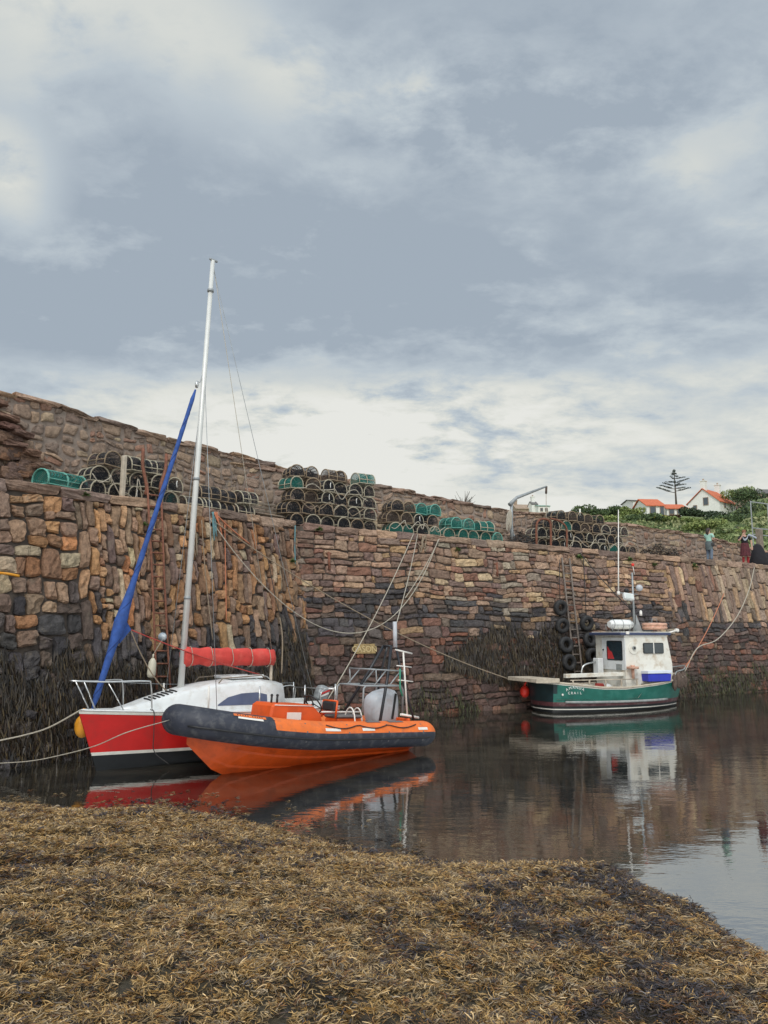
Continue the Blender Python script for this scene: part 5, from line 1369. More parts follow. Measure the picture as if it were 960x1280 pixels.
# ------------------------------------------------------------------ creels stacked on the quay
def top_of(w, u): return topL(u)+.0 if w is WL else float(topR(u))
def u_at(w, px, back, z):
    lo, hi = (-9, 14) if w is WL else (-1, 45)
    for _ in range(50):
        m = (lo+hi)/2
        if project(plane_pt(w, m, z, back))[0] < px: lo = m
        else: hi = m
    return (lo+hi)/2
CW, CH, CLn = .50, .385, .66
def dprof(r=0, n=9):
    w = CW/2-r; return [(-w, .012+r)]+[(-w*math.cos(a), .14+(CH-.14-r)*math.sin(a)) for a in np.linspace(0, math.pi, n)]+[(w, .012+r)]
def make_creel(fr, net):
    root = empty('creel', (0, 0, 0))
    b = MB(); P = dprof()
    for y in (0, CLn/2, CLn): b.tube([Vector((x, y, z)) for x, z in P], .018, 6, closed=True)
    for i in (0, 1, 5, 9, 10):
        x, z = P[i]; b.tube([(x, 0, z), (x, CLn, z)], .014, 5)
    b.tube([(0, 0, .015), (0, CLn, .015)], .014, 5)
    b.build('frame', fr, root)
    P = dprof(.006); b = MB()
    secs = [[Vector((x, y, z)) for x, z in P+[P[0]]] for y in np.linspace(.004, CLn-.004, 4)]; b.loft(secs, smooth=False)
    for y in (.006, CLn-.006): b.add([(x, y, z) for x, z in P], [tuple(range(len(P)))])
    b.build('netting', net, root)
    b = MB()     # inner funnel and base weight
    b.tube([(-.23, CLn*.5, .2), (-.02, CLn*.5, .2)], [.11, .05], 8, cap=False); b.tube([(.23, CLn*.5, .2), (.02, CLn*.5, .2)], [.11, .05], 8, cap=False)
    b.build('funnel', net, root)
    return root
def add_tag(root):
    b = MB(); b.tube(smooth_path([(.05, -.02, .30), (.02, -.035, .22), (.04, -.03, .12)], 3), .014, 5); b.build('cord', M['white_tag'], root)
    return root
PRO = {}
kinds = {'black': (M['fr_cream'], M['net_black'], 'black-netted'), 'dark': (M['fr_tan'], M['net_black'], 'dark-netted'), 'brown': (M['fr_tan'], M['net_brown'], 'brown-netted'),
         'teal': (M['fr_teal'], M['net_teal'], 'pale teal'), 'cteal': (M['fr_cream'], M['net_teal'], 'teal-netted'), 'tagged': (M['fr_cream'], M['net_black'], 'white-corded black')}
used = set()
def creel(kind, pos, rz, label, group, rx=0.0, ry=0.0):
    if kind not in PRO:
        PRO[kind] = make_creel(*kinds[kind][:2])
        if kind == 'tagged': add_tag(PRO[kind])
        o = PRO[kind]
    else: o = copy_tree(PRO[kind])
    o.location = pos; o.rotation_euler = (rx, ry, rz)
    tag(o, label, 'creel', group); return o
ORD = ['leftmost', 'second', 'third', 'fourth', 'fifth', 'sixth', 'seventh', 'eighth', 'ninth', 'tenth', 'eleventh', 'twelfth']
ROW = ['bottom', 'second', 'third', 'fourth', 'top']
def stack(w, rows, stackname, group, back=1.55, side=False, sp=.545):
    """rows: list of (px of first creel's centre, [kinds])"""
    z = None
    for r, (px0, ks) in enumerate(rows):
        u0 = u_at(w, px0, back, 6.0)
        for c, kd in enumerate(ks):
            step = (CLn+.05) if side else sp
            u = u0+c*step+rnd.uniform(-.02, .02)
            if kd is None: continue
            zz = top_of(w, u)-.04+r*(CH+.012)
            bk = back+rnd.uniform(-.11, .11)+.02*r
            p = plane_pt(w, u, zz, bk)
            rz = w.rot()+rnd.gauss(0, .11)+(math.pi/2*-1 if side else 0)
            if not side and rnd.random() < .16 and len(ks) > 3 and r < len(rows)-1: bk += rnd.uniform(-.10, .0)
            if not side and rnd.random() < .22 and c > 0 and r == len(rows)-1: rz -= math.pi/2+rnd.gauss(0, .1); p = plane_pt(w, u, zz, bk+.2)
            n = sum(1 for q in ks[:c+1] if q)
            nm = ORD[c] if c else 'leftmost'
            place = f'{nm} in the' if c == 0 else f'{nm} from left in the'
            creel(kd, p, rz, f'{kinds[kd][2]} creel, {"leftmost" if c == 0 else ORD[c]+" from left"}, {ROW[r] if r < len(rows)-1 or len(rows) == 1 else "top"} row, {stackname}', group, ry=rnd.gauss(0, .055), rx=rnd.gauss(0, .03))
B, K, N_, T, C_, G = 'black', 'dark', 'brown', 'teal', 'cteal', 'tagged'
stack(WL, [(122, [B, B, G, K, B]), (128, [B, B, B, B, G]), (138, [K, B, G])], 'stack behind the wooden post', 'creels stacked on the quay left of the mast', 1.5)
stack(WL, [(243, [B, K, B]), (247, [K, K, B])], 'side-on stack right of the mast', 'creels laid side-on right of the mast', 1.75, side=True)
stack(WL, [(216, [C_, B])], 'short pair left of the mast', 'creels just left of the mast', 1.45)
stack(WR, [(372, [K, B, B, B, K, B]), (368, [K, K, K, B, B, B]), (371, [K, N_, G, K, G, B]), (371, [C_, N_, G, B, B, B]), (372, [K, K, N_, K, C_])], 'tall stack beside the bench', 'creels in the tall stack by the bench', 1.5)
stack(WR, [(494, [C_, C_, B, C_]), (492, [N_, N_, G, K]), (496, [K, N_, T, T])], 'stack left of the teal creels', 'creels stacked in the middle of the quay', 1.5)
stack(WR, [(563, [C_, C_, C_, C_, T]), (570, [T, T, C_, T])], 'low teal stack beside the davit', 'teal creels beside the davit', 1.5)
stack(WR, [(598, [N_, K])], 'pair standing behind the teal stack', 'brown creels behind the teal stack', 2.7)
stack(WR, [(680, [B, K, G, B, K, B, G, C_, B, K]), (676, [B, B, K, G, K, B, B, K, B]), (684, [K, B, C_, K, N_, K, B, K, B]), (704, [K, N_, K, N_, K])], 'long stack behind the rusty rail', 'creels in the long stack behind the rusty rail', 1.75)
# teal creel lying on a flat dark one near the steps
u = u_at(WL, 66, 1.5, 6.0); p = plane_pt(WL, u, topL(u)-.05, 1.95)
o = creel(K, plane_pt(WL, u+.1, topL(u)-.08, 2.0), WL.rot()-math.pi/2+.08, 'flattened dark creel underneath the bright teal creel by the steps', 'creels by the steps'); o.scale = (1.1, 1.5, .5)
o = creel(T, plane_pt(WL, u, topL(u)+.13, 2.0), WL.rot()-math.pi/2+.12, 'large bright teal creel alone at the left end by the stone steps', 'creels by the steps'); o.scale = (1.12, 1.7, 1.0)
# low heap of nets and weed right of the long stack
def heap(name, w, px0, px1, back, h, cols, label, cat, seed, n=900, m=None):
    r = random.Random(seed); u0, u1 = u_at(w, px0, back, 6), u_at(w, px1, back, 6); bb = MB()
    for _ in range(n):
        t = r.random(); u = u0+(u1-u0)*t; hh = h*math.sin(math.pi*t)**.6*(.7+.3*math.sin(t*17)); z = r.random()*hh
        c = plane_pt(w, u, top_of(w, u)-.05+z, back+r.uniform(-.3, .3)*(1-z/(h+.01)*.6))
        a = Vector((r.gauss(0, 1), r.gauss(0, 1), r.gauss(0, .5))).normalized()*r.uniform(.06, .2)
        bb.tube([c-a, c+a*.2+Vector((0, 0, r.uniform(-.03, .06))), c+a], r.uniform(.008, .02), 4, mi=r.randrange(len(cols)))
    o = bb.build(name, cols); tag(o, label, cat); return o
heap('net_heap', WR, 803, 846, 1.6, .62, [M['rust_dark'], M['rope_dark'], M['rope_tan']], 'low dark tangled heap of old nets right of the long creel stack', 'net heap', 3)
heap('rope_heap', WR, 641, 662, 1.6, .55, [M['rope_dark'], M['rust_dark']], 'small dark coil of rope at the foot of the davit', 'rope heap', 4, 500)

# ------------------------------------------------------------------ planks, posts, rails
def slatbench():
    u0, u1 = u_at(WR, 312, 1.7, 6) , u_at(WR, 372, 1.7, 6)
    ua, ub = u_at(WL, 312, 1.9, 6), u_at(WL, 368, 1.9, 6)
    c = plane_pt(WL, (ua+ub)/2, topL(ua)-.05, 1.9); L = ub-ua
    t = empty('bench', c, (0, 0, WL.rot()), 'low weathered slatted timber bench between the creel stacks', 'bench')
    for k in range(4):
        b = MB(); b.box((0, .28, .30+.115*k), (L, .035, .075), bev=.008); b.build('back_slat', M['wood_grey'], t)
    for k in range(3):
        b = MB(); b.box((0, -.16+.15*k, .24), (L, .10, .035), bev=.008); b.build('seat_slat', M['wood_grey'], t)
    for sx in (-1, 1):
        b = MB(); b.box((sx*(L/2-.15), .31, .32), (.07, .03, .66)); b.box((sx*(L/2-.15), -.14, .11), (.07, .07, .22)); b.box((sx*(L/2-.15), .05, .20), (.07, .5, .04)); b.build('leg', M['rust_dark'], t)
slatbench()
u = u_at(WL, 153.5, 1.25, 6.2); b = MB(); p = plane_pt(WL, u, topL(u)-.06, 1.25); b.box(p+Vector((0, 0, .54)), (.11, .11, 1.08), Matrix.Rotation(WL.rot(), 3, 'Z') @ Matrix.Rotation(.02, 3, 'X'), bev=.015)
tag(b.build('mooring_post', M['wood_pale']), 'upright pale timber post on the quay edge before the creels', 'post')

def ladder(label, railL, railR, w, m, r, rung_step, off=.13, extra=None, mats=None):
    A = [w.hit(x, y, off) for x, y in railL]; Bq = [w.hit(x, y, off) for x, y in railR]
    t = empty('ladder', A[-1], (0, 0, 0), label, 'ladder')
    o = Vector(t.location)
    for rail in (A, Bq):
        b = MB(); b.tube([p-o for p in rail], r, 7); b.build('rail', m, t)
    n = int((A[0]-A[-1]).length/rung_step)
    for k in range(1, n):
        f = k/n
        def at(rail):
            L = [0]
            for i in range(1, len(rail)): L.append(L[-1]+(rail[i]-rail[i-1]).length)
            s_ = f*L[-1]
            for i in range(1, len(rail)):
                if s_ <= L[i]: return rail[i-1].lerp(rail[i], (s_-L[i-1])/(L[i]-L[i-1]))
            return rail[-1]
        b = MB(); b.tube([at(A)-o, at(Bq)-o], r*.8, 6); b.build('rung', m, t)
    return t
ladder('tall rusty iron ladder on the wall behind the blue headsail', [(184, 604), (190, 715), (194, 815), (196, 862)], [(201, 606), (205, 715), (210, 815), (213, 862)], WL, M['rust'], .028, .30)
ladder('long greyish iron ladder between the two columns of tyres', [(702.5, 697), (709, 757), (717.5, 832), (719, 850)], [(712, 698), (718, 757), (727, 832), (729, 850)], WR, mat('grey_ladder_iron', (.17, .14, .12), .85, .3, 9), .036, .30)
# iron stakes at the head of the left ladder
for (x0, y0, x1, y1), lb in (((183, 606, 179, 561), 'rusty iron stake at the ladder head right of the timber post'), ((201, 606, 208, 568), 'bent rusty iron stake beside the blue headsail at the ladder head')):
    p0, p1_ = WL.hit(x0, y0, .10), WL.hit(x1, y1, .0); b = MB(); md = p0.lerp(p1_, .5)+WL.d*.06*(-1 if x0 < 190 else 1)
    b.tube(smooth_path([p0-Vector((0, 0, .25)), p0, md, p1_], 4), .045, 6); tag(b.build('iron_stake', M['rust']), lb, 'iron stake')
# rusty bent rail over the right-hand ladder
def pq(px, py, back=1.45): 
    u = u_at(WR, px, back, 6.3); D = plane_pt(WR, u, 0, back).y; return at_d(px, py, D)
t = empty('rusty_rail', pq(672, 686), (0, 0, 0), 'rusty bent iron hand rail on the quay before the long creel stack', 'hand rail'); o = Vector(t.location)
b = MB(); b.tube([p-o for p in smooth_path([pq(671, 688), pq(670.5, 660), pq(673, 651), pq(680, 648.5), pq(687, 652), pq(688.5, 662), pq(688.5, 690)], 5)], .045, 7); b.build('hoop', M['rust'], t)
b = MB(); b.tube([p-o for p in smooth_path([pq(688, 648), pq(699, 651), pq(707, 658), pq(708.5, 668), pq(708.5, 690)], 5)], .04, 7); b.build('bent_bar', M['rust'], t)
b = MB(); b.box(pq(705, 647)+Vector((0, 0, .0)), (.34, .34, .5), Matrix.Rotation(WR.rot(), 3, 'Z'), bev=.04); tag(b.build('stone_post', mat('reddish_stone_post', (.24, .14, .10), .9, .3, 8, bump=.6)), 'short reddish stone pillar showing above the long creel stack', 'pillar') if False else None

# davit
bk = 1.75
t = empty('davit', pq(641, 684, bk), (0, 0, 0), 'grey steel davit crane with raised arm standing on the quay', 'davit'); o = Vector(t.location)
b = MB(); b.tube([pq(641.5, 686, bk)-o, pq(639, 655, bk)-o, pq(639.5, 628, bk)-o], [.075, .065, .055], 10); b.build('post', M['galv'], t)
b = MB(); b.tube([pq(637, 631, bk)-o, pq(646, 622, bk)-o, pq(683, 608, bk)-o], [.085, .065, .035], 8); b.build('arm', M['galv'], t)
b = MB(); b.tube([pq(650, 686, bk)-o, pq(640, 664, bk)-o], .035, 6); b.build('brace', M['galv'], t)
b = MB(); b.tube([pq(683, 608, bk)-o, pq(682.6, 617, bk)-o], .045, 6); b.build('pulley', M['rust_dark'], t)
b = MB(); b.tube([pq(682.6, 617, bk)-o, pq(683, 660, bk)-o], .014, 5); b.build('fall_rope', M['rope_white'], t)
b = MB()
for k in range(7):
    x = 634+k*.9; b.tube([p-o for p in smooth_path([pq(638, 637, bk-.1), pq(x, 644+k % 3, bk-.12), pq(x-.5, 664-k % 4*3, bk-.12), pq(638, 640, bk-.1)], 4)], .018, 5)
b.build('hung_rope_coil', M['rope_white'], t)

# ------------------------------------------------------------------ tyres hung as fenders
def make_tyre():
    b = MB(); n, m = 28, 12
    Rj, ra, rb = .205, .085, .10
    secs = []
    for i in range(n):
        a = 2*math.pi*i/n; ring = []
        for j in range(m):
            q = 2*math.pi*j/m; cq, sq = math.cos(q), math.sin(q); e = .75
            rr = Rj+ra*math.copysign(abs(cq)**e, cq); yy = rb*math.copysign(abs(sq)**e, sq)
            if cq < -.6: rr -= .0
            rr += .006*(1 if (i % 2 and cq > .5) else 0)
            ring.append(Vector((rr*math.cos(a), yy, rr*math.sin(a))))
        secs.append(ring)
    secs.append(secs[0]); b.loft(secs, closed=True)
    return b.build('tyre', M['tyre'])
ty = None
cols = [((700.7, 759.6), 'topmost'), ((703, 782), 'second from top'), ((707.5, 806), 'third from top'), ((711.5, 828), 'lowest')], [((733.5, 779), 'topmost'), ((737, 800), 'middle'), ((740, 820), 'lowest')]
for ci, colm in enumerate(cols):
    for (xy, wd) in colm:
        p = WR.hit(*xy, .20)
        if ty is None: ty = make_tyre(); o = ty
        else: o = ty.copy(); COL.objects.link(o)
        o.location = p; o.rotation_euler = (R(-11), rnd.uniform(0, 3), WR.rot()-R(12)+rnd.uniform(-.08, .08)); s_ = rnd.uniform(.95, 1.04); o.scale = (s_, 1, s_)
        tag(o, f'black rubber tyre, {wd} of the {"four left" if ci == 0 else "three right"} of the long iron ladder', 'tyre', 'tyres hung on the quay wall as fenders')
for (a, c, lb) in (((699, 692), (700, 752), 'rope holding the four tyres left of the ladder'), ((729, 694), (733, 772), 'rope holding the three tyres right of the ladder')):
    rope('tyre_rope', 'thin dark '+lb, [WR.hit(*a, .05), WR.hit(*c, .12)], .014, M['rope_dark'], 'rope', None, None, False)

# ------------------------------------------------------------------ mooring lines
def quay_pt(w, px, py): return w.hit(px, py, .06)
tL = quay_pt(WL, 262, 648)
stern_fish = FFr.M @ FFr.y(634, 848, -.4)
rope('mooring_line', 'long tan rope slanting from the left quay edge to the green boat\'s stern', [tL]+[tL.lerp(stern_fish, f)-Vector((0, 0, .42*4*f*(1-f))) for f in np.linspace(.1, .9, 9)]+[stern_fish], .016, M['rope_tan'])
e = quay_pt(WR, 548, 674)
slk = []
for f in np.linspace(0, 1, 15):
    q = tL.lerp(e, f); slk.append(q-Vector((0, 0, 4*3.15*(f*(1-f)))) - WR.m*(.9*4*f*(1-f)))
rope('slack_line', 'long slack grey-tan rope drooping deeply across the wall corner', slk, .014, M['rope_white'])
rm = RF_.M @ fr(496, 778, .5)
rope('mooring_line', 'thin pale rope dropping from the quay to the inflatable boat\'s light mast', sag(quay_pt(WR, 522, 668), rm, .12), .012, M['rope_white'])
ys = SF.M @ SF.y(410, 874, -.3)
rope('mooring_line', 'pale straight rope from the quay edge down to the red yacht\'s stern', sag(quay_pt(WR, 517, 667), ys, .22), .015, M['rope_white'])
rope('mooring_line', 'second pale rope falling from the quay edge behind the inflatable boat', sag(quay_pt(WR, 549, 674), quay_pt(WR, 500, 748)-WR.m*.3, .1), .015, M['rope_white'])
bowf = FFr.M @ (fpt(.97, zs_bow, -1)+Vector((0, 0, .1)))
g0 = quay_pt(WR, 943, 709)
def via(a, pts, c): return [a]+pts+[c]
def midp(a, c, f, px, py):
    q = a.lerp(c, f); return at_d(px, py, q.y)
rope('mooring_line', 'long drooping pale rope from the quay to the green boat\'s bow', via(g0, [midp(g0, bowf, .15, 936, 738), midp(g0, bowf, .35, 921, 771), midp(g0, bowf, .6, 897, 799), midp(g0, bowf, .8, 872, 810)], bowf), .019, M['rope_white'])
rope('mooring_line', 'orange-tan rope from an iron ring in the wall to the green boat\'s bow', sag(quay_pt(WR, 905, 742), bowf+Vector((0, 0, .12)), .18), .017, M['rope_orange'])
rope('mooring_line', 'dark rope from the quay above the ladder down to the green boat\'s mast', sag(quay_pt(WR, 725, 691), FFr.M @ FFr.y(795, 768, 0), .10), .017, M['rope_dark'])
bw = SF.M @ Vector((bowx-.05, 0, zbow+.02))
rope('mooring_line', 'pale bow line of the red yacht running left to the wall', via(bw, [midp(bw, WL.hit(0, 925, .1), .4, 62, 909), midp(bw, WL.hit(0, 925, .1), .75, 30, 919)], WL.hit(-12, 928, .1)), .016, M['rope_white'])
rbw = RF_.M @ Vector((LR-.02, .1, tipz))
lend = WL.hit(-30, 955, .1)
rope('mooring_line', 'thin pale bow line of the inflatable boat crossing the red hull to the wall', via(rbw, [at_d(160, 915, 13.6), at_d(120, 932, 14.0), at_d(80, 943, 14.5), at_d(40, 951, 15.0), at_d(0, 954, 15.4)], at_d(-30, 955, 15.8)), .008, M['rope_white'])
rope('hanging_rope', 'short tan rope end hanging down the wall right of the red sail cover', [WL.hit(350, 772, .1), WL.hit(353, 800, .13), WL.hit(352, 842, .2)], .022, M['rope_tan'])
rope('hanging_rope', 'grey cable dropping past the wall corner towards the water', [WL.hit(335, 700, .1), WL.hit(352, 775, .16), WL.hit(388, 862, .25)], .011, M['rope_dark'])
rope('chain', 'thin blue-grey chain hanging at the top of the wall corner', [WR.hit(369, 657, .1), WR.hit(368.5, 680, .1), WR.hit(369, 706, .1)], .022, M['rope_blue'], 'chain')
for (a, c, m_, lb) in (((266, 640), (269, 672), 'rope_blue', 'faded teal rope bundle hung over the quay edge right of the mast'), ((269, 640), (277, 664), 'rope_orange', 'orange rope bundle hung over the quay edge right of the mast'), ((240, 640), (244, 690), 'rope_tan', 'tan rope hanging over the quay edge just right of the mast')):
    b = MB()
    for k in range(5):
        o1, o2 = WL.hit(a[0]+rnd.uniform(-2, 2), a[1], .12), WL.hit(c[0]+rnd.uniform(-2.5, 2.5), c[1]+rnd.uniform(-8, 8), .12); b.tube(smooth_path([o1, o1.lerp(o2, .5)+WL.d*rnd.uniform(-.06, .06), o2], 4), .018, 5)
    tag(b.build('rope_bundle', M[m_]), lb, 'rope')
rope('orange_line', 'short orange rope lying down the wall from the quay edge', [WL.hit(272, 645, .12), WL.hit(290, 662, .12), WL.hit(312, 680, .12)], .018, M['rope_orange'])
rope('hanging_rope', 'orange rope hanging straight down among the upright stones', [WL.hit(281, 655, .1), WL.hit(282, 720, .11), WL.hit(283, 775, .12)], .014, M['rope_orange'])
rope('hanging_rope', 'grey rope hanging down the upright stones right of the mast', [WL.hit(252, 650, .1), WL.hit(257, 720, .11), WL.hit(266, 800, .12)], .014, M['rope_tan'])
b = MB(); b.tube(smooth_path([WL.hit(-6, 716, .1), WL.hit(8, 717, .35), WL.hit(24, 720, .4)], 4), .030, 6); tag(b.build('yellow_bar', M['buoy_yellow']), 'yellow rope end sticking out of the boulders at the far left', 'rope end')
b = MB()
for k in range(6):
    a = WR.hit(530+rnd.uniform(-3, 3), 669, .1); c = WR.hit(529+rnd.uniform(-4, 4), 690+rnd.uniform(-6, 8), .1); b.tube(smooth_path([a, a.lerp(c, .5)+WR.d*rnd.uniform(-.15, .15), c, c+WR.d*rnd.uniform(-.2, .2)+Vector((0, 0, .15))], 4), .015, 5)
tag(b.build('rope_bundle', M['rope_tan']), 'tangle of tan rope hung over the edge below the middle creels', 'rope')

# fender and ball hung beside the left ladder
fp = WL.hit(190, 834, .35)
t = empty('fender', fp, (0, R(4), 0), 'long off-white fender hanging beside the rusty ladder', 'fender')
b = MB(); b.tube([(0, 0, z) for z in (-.24, -.22, -.15, .1, .17, .21)], [.05, .085, .10, .09, .06, .03], 14); b.build('body', M['fender'], t)
b = MB(); b.tube([(0, 0, .2), (0, 0, .30)], .02, 6); b.build('eye', M['fender'], t)
b = MB(); b.tube([(0, 0, .3), (.12, .15, .62)], .008, 5); b.build('lanyard', M['rope_white'], t)
bp_ = WL.hit(203, 796, .22); b = MB(); b.sphere(bp_, .105, 14); tag(b.build('ball_float', mat('grey_blue_float', (.30, .36, .42), .4, .3, 7, dirt=(.75, .78, .8), dirt_amt=.9, dirt_scale=6)), 'small pale blue ball float tied to the rusty ladder', 'float')
# a few iron fittings and the yellow plate
pp = WR.hit(456, 811, .07)
tilt = math.atan(.2)
t = empty('name_plate', pp, (tilt*-1, 0, WR.rot()), 'small yellow lettered plate fixed low on the stone wall', 'sign')
b = MB(); b.box((0, 0, 0), (.74, .03, .30), bev=.003); b.build('board', M['plate'], t)
text_mesh('lettering', 'CASON', .26, M['plate_text'], t, (-.02, -.022, -.02), (R(90), 0, 0), .003)
for (px, y0, y1, lb) in ((411, 690, 712, 'short rusty iron bar fixed upright high on the wall, left of the hanging ropes'), (621, 703, 720, 'short rusty iron bar fixed upright on the wall below the davit')):
    b = MB(); b.tube([WR.hit(px, y0, .06), WR.hit(px+.8, y1, .06)], .045, 6); b.tube([WR.hit(px-3, y0+2, .05), WR.hit(px+3, y0+2, .05)], .03, 6); tag(b.build('iron_bracket', M['rust']), lb, 'bracket')
# weeds rooted in the wall
def tuft(px, py, w, r, n, label, green=(.10, .15, .045), seed=1):
    rr = random.Random(seed); p = w.hit(px, py, .08); bb = MB()
    for _ in range(n):
        d = Vector((rr.gauss(0, 1), rr.gauss(0, 1), abs(rr.gauss(.4, .7)))).normalized()*r*rr.uniform(.4, 1); s_ = d.cross(Vector((0, 0, 1))).normalized()*r*.12
        c = p+d*.4; bb.add([p-s_*.3, p+s_*.3, c+s_*1.6+d*.1, p+d+Vector((0, 0, -r*.25)), c-s_*1.6], [(0, 1, 2, 3, 4)])
    tag(bb.build('wall_plant', mat('wall_weed_leaf', green, .7, .3, 8)), label, 'plant')
for k, (px, py, r, lb) in enumerate(((108, 619, .16, 'small green weed in the joint below the timber post'), (398, 662, .22, 'green weed on the quay edge above the wall corner'), (572, 688, .22, 'green weed just below the teal creels'), (724, 697, .26, 'green weed on the quay edge right of the grey ladder'), (787, 700, .24, 'green weed on the quay edge by the red masthead light'), (868, 708, .26, 'green weed on the quay edge below the standing woman'), (818, 706, .2, 'green weed on the quay edge right of the aerial'), (181, 656, .14, 'small green weed beside the rusty ladder'), (366, 702, .16, 'small green weed in the wall corner'))):
    tuft(px, py, WL if px < 300 or px == 366 else WR, r, 46, lb, seed=k)

# ------------------------------------------------------------------ people on the quay
def skin_mesh(name, verts, edges, radii, material, parent, root=0, sub=1, extra=None):
    me = bpy.data.meshes.new(name); me.from_pydata(verts, edges, []); o = bpy.data.objects.new(name, me); COL.objects.link(o)
    md = o.modifiers.new('s', 'SKIN'); md.use_smooth_shade = True
    for i, r in enumerate(radii):
        v = me.skin_vertices[0].data[i]; v.radius = r if isinstance(r, tuple) else (r, r); v.use_root = (i == root)
    o.modifiers.new('d', 'SUBSURF').levels = sub; o.modifiers['d'].render_levels = sub
    bpy.context.view_layer.update()
    m2 = bpy.data.meshes.new_from_object(o.evaluated_get(bpy.context.evaluated_depsgraph_get()))
    bpy.data.objects.remove(o); m2.name = name
    if extra:
        import bmesh
        bm = bmesh.new(); bm.from_mesh(m2)
        t_ = bpy.data.meshes.new('t'); t_.from_pydata(extra.v, [], extra.f); t_.polygons.foreach_set('use_smooth', [True]*len(extra.f)); bm.from_mesh(t_); bm.to_mesh(m2); bm.free(); bpy.data.meshes.remove(t_)
    m2.materials.clear(); m2.materials.append(material)
    q = bpy.data.objects.new(name, m2); link(q, parent); return q
def figure(px, feet_y, H, back, rz, label, pose, build_clothes):
    u = u_at(WR, px, back, 6); g = plane_pt(WR, u, top_of(WR, u)-.05, back)
    t = empty('person', g, (0, 0, rz), label, 'person')
    h = H; J = {'pel': (0, 0, .53*h), 'waist': (0, 0, .61*h), 'chest': (0, .01*h, .72*h), 'neck0': (0, .0, .815*h), 'neck1': (0, .01*h, .86*h), 'head': (0, .015*h, .915*h), 'crown': (0, .01*h, .965*h)}
    E = [('pel', 'waist'), ('waist', 'chest'), ('chest', 'neck0'), ('neck0', 'neck1'), ('neck1', 'head'), ('head', 'crown')]
    Rr = {'pel': (.092*h, .07*h), 'waist': (.075*h, .058*h), 'chest': (.090*h, .066*h), 'neck0': (.045*h, .04*h), 'neck1': .030*h, 'head': (.046*h, .056*h), 'crown': (.036*h, .044*h)}
    for sd, sx in (('l', -1), ('r', 1)):
        J['hip'+sd] = (sx*.052*h, 0, .50*h); J['kn'+sd] = tuple(pose.get('kn'+sd, (sx*.058*h, .015*h, .28*h))); J['an'+sd] = tuple(pose.get('an'+sd, (sx*.062*h, -.01*h, .045*h))); J['toe'+sd] = (J['an'+sd][0]+sx*.01*h, J['an'+sd][1]+.10*h, .018*h)
        J['sh'+sd] = (sx*.115*h, 0, .80*h); J['el'+sd] = pose['el'+sd]; J['wr'+sd] = pose['wr'+sd]
        E += [('pel', 'hip'+sd), ('hip'+sd, 'kn'+sd), ('kn'+sd, 'an'+sd), ('an'+sd, 'toe'+sd), ('chest', 'sh'+sd), ('sh'+sd, 'el'+sd), ('el'+sd, 'wr'+sd)]
        Rr.update({'hip'+sd: .058*h, 'kn'+sd: .034*h, 'an'+sd: .022*h, 'toe'+sd: (.024*h, .016*h), 'sh'+sd: .036*h, 'el'+sd: .024*h, 'wr'+sd: .016*h})
        w_, e_ = Vector(J['wr'+sd]), Vector(J['el'+sd]); d = (w_-e_).normalized(); s_ = d.cross(Vector((0, 1, .2))).normalized()
        J['pm'+sd] = tuple(w_+d*.03*h); Rr['pm'+sd] = (.021*h, .013*h); E.append(('wr'+sd, 'pm'+sd))
        for k, (off, ln) in enumerate(((-.018, .038), (-.006, .045), (.006, .042), (.018, .034))):
            a = Vector(J['pm'+sd])+s_*off*h+d*.012*h; J[f'f{k}'+sd] = tuple(a); J[f'g{k}'+sd] = tuple(a+d*ln*h+Vector((0, .006*h, -.004*h)))
            Rr[f'f{k}'+sd] = .0065*h; Rr[f'g{k}'+sd] = .005*h; E += [('pm'+sd, f'f{k}'+sd), (f'f{k}'+sd, f'g{k}'+sd)]
        a = w_+s_*-.016*h+d*.008*h; J['th'+sd] = tuple(a+s_*-.02*h+d*.022*h); Rr['th'+sd] = .006*h; E.append(('wr'+sd, 'th'+sd))
    names = list(J); idx = {n: i for i, n in enumerate(names)}
    fx = MB(); hd_ = Vector(J['head'])
    fx.sphere(hd_+Vector((0, .056*h, -.004*h)), (.008*h, .014*h, .013*h), 8)           # nose
    for sx in (-1, 1):
        fx.sphere(hd_+Vector((sx*.02*h, .050*h, .008*h)), (.008*h, .006*h, .005*h), 8); fx.sphere(hd_+Vector((sx*.049*h, .0, 0)), (.007*h, .013*h, .018*h), 8)
    fx.sphere(hd_+Vector((0, .046*h, -.027*h)), (.016*h, .008*h, .005*h), 8)
    skin_mesh('body', [J[n] for n in names], [(idx[a], idx[b_]) for a, b_ in E], [Rr[n] for n in names], M['skin'], t, 0, 1, fx)
    build_clothes(t, J, h)
    return t
def garment(name, t, J, chain, m, root=0, sub=1):
    names = []; E = []; Rr = []
    for seg in chain:
        prev = None
        for n, p, r in seg:
            if n not in names: names.append(n); Rr.append(r); chain_pts[n] = p if p is not None else J[n]
            if prev is not None: E.append((names.index(prev), names.index(n)))
            prev = n
    return skin_mesh(name, [chain_pts[n] for n in names], E, Rr, m, t, root, sub)
chain_pts = {}
def lerp3(a, b_, f): return tuple(Vector(a).lerp(Vector(b_), f))
def trousers(t, J, h, m, flare=.03):
    chain_pts.clear()
    seg = [[('w', lerp3(J['pel'], J['waist'], .8), (.082*h, .066*h)), ('pel', None, (.102*h, .080*h))]]
    for sd in 'lr': seg.append([('pel', None, (.102*h, .080*h)), ('hip'+sd, None, .068*h), ('kn'+sd, None, .046*h), ('c'+sd, lerp3(J['kn'+sd], J['an'+sd], .92), flare*h)])
    garment('jeans', t, J, seg, m, 1)
